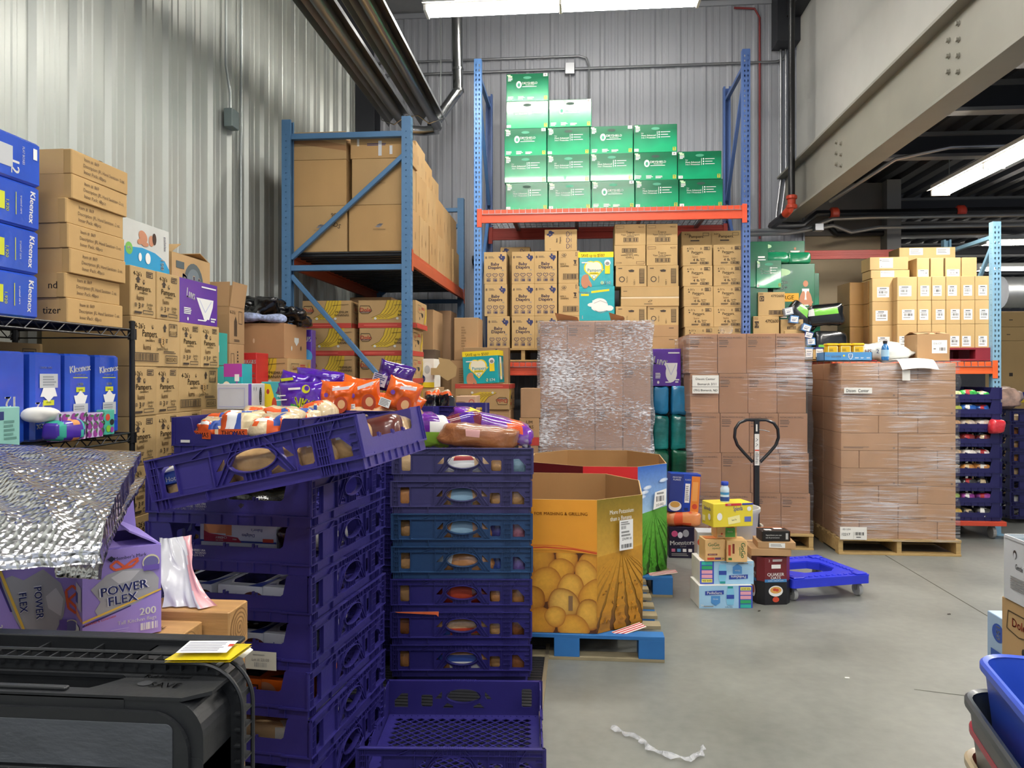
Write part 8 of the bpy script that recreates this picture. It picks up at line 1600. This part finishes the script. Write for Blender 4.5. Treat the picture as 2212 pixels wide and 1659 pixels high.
mb.box(cX0, yb0, cz-.03, cX1-.10, yb1-.03, cz-.022, BC); mb.box(cX0, yb1-.03, cz-.035, cX1-.10, yb1-.022, cz+.012, BC, .003); mb.box(cX0, yb1-.03, cz+.008, cX1-.085, yb1, cz+.016, BC, .003)
for k in range(8): x = cX0+.10+k*.105; mb.box(x, yb0, cz-.03, x+.004, yb1-.028, cz+.004, BC)
mb.build('rear_trough', ca)
mb = MB(); slab(mb, prof(cX1-.24, cX1-.075, cz-.2, cz+.004, .05), yb0, yb1-.02, BC); mb.build('corner_block', ca)
for sx in (cX0+.1, cX1-.12): mb = MB(); mb.lathe([(.01, -.02), (.07, -.02), (.07, .02), (.01, .02)], BLK, 18, T=Matrix.Translation((sx, cY0+.12, .071)) @ Matrix.Rotation(R(90), 4, 'Y')); mb.build('caster', ca)
# packet on the cart
PK = M('#d8c21c', .3, coat=.3)
q = atC(440, 1425, 1.29); mb = MB(); mb.grid(lambda u, v: ((u-.5)*.11+.012*(v-.5), (v-.5)*.075, .004+.006*sin(u*3)*sin(v*3)), 10, 8, PK); mb.grid(lambda u, v: ((u-.5)*.11+.012*(v-.5), (v-.5)*.075, 0), 10, 8, PK)
mb.deco((TM((-.045, -.03, .0125), (1, 0, 0), (0, 1, 0)), .085, .058), [('R', 0, 0, 1, 1, W_), ('X', .05, .1, .95, .9, 6, ink('#9a9aa8')), ('R', .9, .5, 1, .7, RP)]); o = mb.build('packet', loc=(q.x, q.y+.02, cz+.018), rot=.1); tag(o, 'yellow bordered paper packet lying on the black cart', 'packet')
q = atC(528, 1448, 1.30); mb = MB(); mb.prism([(-.028, -.02), (.022, -.02), (.022, .02), (.005, .03)], 0, .001, FOAMW); mb.deco((TM((-.028, -.02, .001), (1, 0, 0), (0, 1, 0)), .05, .05), [('E', .62, .35, .16, .16, BLK), ('X', .3, .1, .5, .5, 4, GRY)]); o = mb.build('warning_sticker', loc=(cX1-.075, cY1-.04, cz+.010), rot=0); o.rotation_euler = (0, .25, 0); tag(o, 'white warning sticker on the rounded corner of the black cart', 'sticker')
# ================================================================ near right: nested totes and boxes
ta = R(-11.7)
def tote(label, px, py, z, m, w=.52, d=.66, h=.56):
    c = atZ(px, py, z); u = Vector((cos(ta), sin(ta), 0)); v = Vector((sin(ta), -cos(ta), 0)); ctr = c+u*w/2+v*d/2
    e = empty('storage_tote', (ctr.x, ctr.y, z-h), ta); tag(e, label, 'tote', 'nested totes at the right edge'); n = 6
    def ringp(s, z, r=.07): return [(x, y, z) for x, y in rr(w-2*s, d-2*s, r, 0, 0, n)]
    levels = [ringp(.085, 0), ringp(.035, h*.62), ringp(.028, h*.64), ringp(.012, h-.03), ringp(.010, h)]
    N = len(levels[0]); mb = MB(); vs = [p for L in levels for p in L]; inner = [ringp(.014, h), ringp(.032, h*.66), ringp(.039, h*.62), ringp(.089, .006)]
    vs2 = [p for L in inner for p in L]
    mb.add(vs, [(k*N+i, k*N+(i+1) % N, (k+1)*N+(i+1) % N, (k+1)*N+i) for k in range(4) for i in range(N)]+[tuple(range(N-1, -1, -1))], m)
    mb.add(vs2, [(k*N+i, k*N+(i+1) % N, (k+1)*N+(i+1) % N, (k+1)*N+i) for k in range(3) for i in range(N)]+[tuple(range(3*N, 4*N))], m); mb.build('tote_body', e, smooth=True)
    mb = MB(); R1 = [Vector(p) for p in ringp(.0, h-.018, .08)]; R2 = [Vector(p) for p in ringp(.0, h-.002, .08)]; R3 = [Vector(p) for p in ringp(.006, h+.004, .075)]; R4 = [Vector(p) for p in ringp(.016, h, .07)]
    vs = R1+R2+R3+R4; mb.add(vs, [(k*N+i, k*N+(i+1) % N, (k+1)*N+(i+1) % N, (k+1)*N+i) for k in range(3) for i in range(N)], m); mb.build('rim', e, smooth=True); return e
tt = None
for px, py, z, hx, lb in ((2066, 1605, .61, '#b7a687', 'beige storage tote at the bottom of the nested four'), (2076, 1540, .69, '#a81f3c', 'red storage tote nested under the dark grey one'), (2066, 1482, .765, '#343b42', 'dark grey storage tote nested under the blue one'), (2098, 1408, .86, '#2a50c8', 'blue storage tote on top of the nested four at the right edge')):
    tt = tote(lb, px, py, z, M(hx, .38, var=.04, coat=.1))
c = tt.location; lump('green_bag', 'dark green bag inside the blue tote', 'bag', (c.x+.06, c.y+.05, c.z+.36), .3, .36, .18, M('#1f4a3a', .5, var=.1), seed=200, amp=.03)
gx = 1.47
carton('shipping_carton', 'plain tan carton under the banana box at the right edge', 'box', (gx+.25, 2.56, 0), .48, .38, .555, K2)
ws_ = atC(2160, 1285, 2.62)
carton('banana_box', 'banana box standing at the right picture edge under the white diaper box', 'box', (ws_.x+.25, ws_.y-.22, .56), .50, .42, ws_.z-.56, K1, {'l': banana(True), 'f': banana()}, 0, tape=False)
wb = atC(2165, 1288, 2.60)
carton('open_carton', 'open white box lettered Gentle Touch with a teal print at the right edge', 'box', (wb.x+.22, wb.y-.22, ws_.z+.002), .44, .42, .205, M('#c6cace', .4), {'l': [('P', [(.45, 0), (.7, 0), (.95, 0), (1, 1), (.62, 1), (.5, .8), (.46, .4)], ink('#4fa3a3')), ('T', 'Gentle Touch', .27, .58, .09, INK, -4, .42), ('E', .16, .78, .05, .07, INK), ('E', .16, .76, .035, .05, ink('#c6cace')), ('X', .1, .2, .4, .42, 6, GRY), ('E', .62, .45, .05, .16, SKIN), ('E', .62, .68, .045, .06, SKIN), ('R', .58, .1, .61, .3, SKIN), ('R', .63, .1, .66, .3, SKIN), ('R', .575, .28, .665, .38, W_), ('T', 'SIZE 3', .72, .8, .06, W_)]}, 0, flaps=(.01, (0, 0, 0, 0)))
for i in range(3): lump('diaper_pack', 'teal and white diaper pack standing in the white box, %s from the front' % ORD[i], 'pack', (wb.x+.20, wb.y-.33+.12*i, ws_.z+.01), .34, .10, .235, M('#5fb8bc', .25, var=.2, sc=12, coat=.5, bump=.3), seed=210+i, amp=.01, bands=[(2, .8, 1, ink('#2a86c0')), (2, .9, 1, FOAMW), (0, .5, .8, ink('#d8a890'), (2, .3, .7))], e=.3, group='diaper packs in the white box')
wx_ = atC(2132, 1318, 2.95)
carton('water_case', 'pale blue printed case behind the banana box at the right edge', 'box', (wx_.x+.16, wx_.y-.10, .30), .32, .2, wx_.z-.30, M('#9db8d4', .4), {'l': [('E', .4, .82, .12, .1, ink('#2a4fa8')), ('T', '150', .4, .82, .08, W_, -90), ('R', .15, .1, .8, .62, ink('#2f55a8')), ('R', .25, .15, .5, .55, ink('#a8c0dc')), ('R', .55, .4, .75, .55, W_)]}, 0, tape=False)
carton('shipping_carton', 'low tan carton under the pale blue printed case', 'box', (wx_.x+.16, wx_.y-.10, 0), .34, .2, .298, K2)
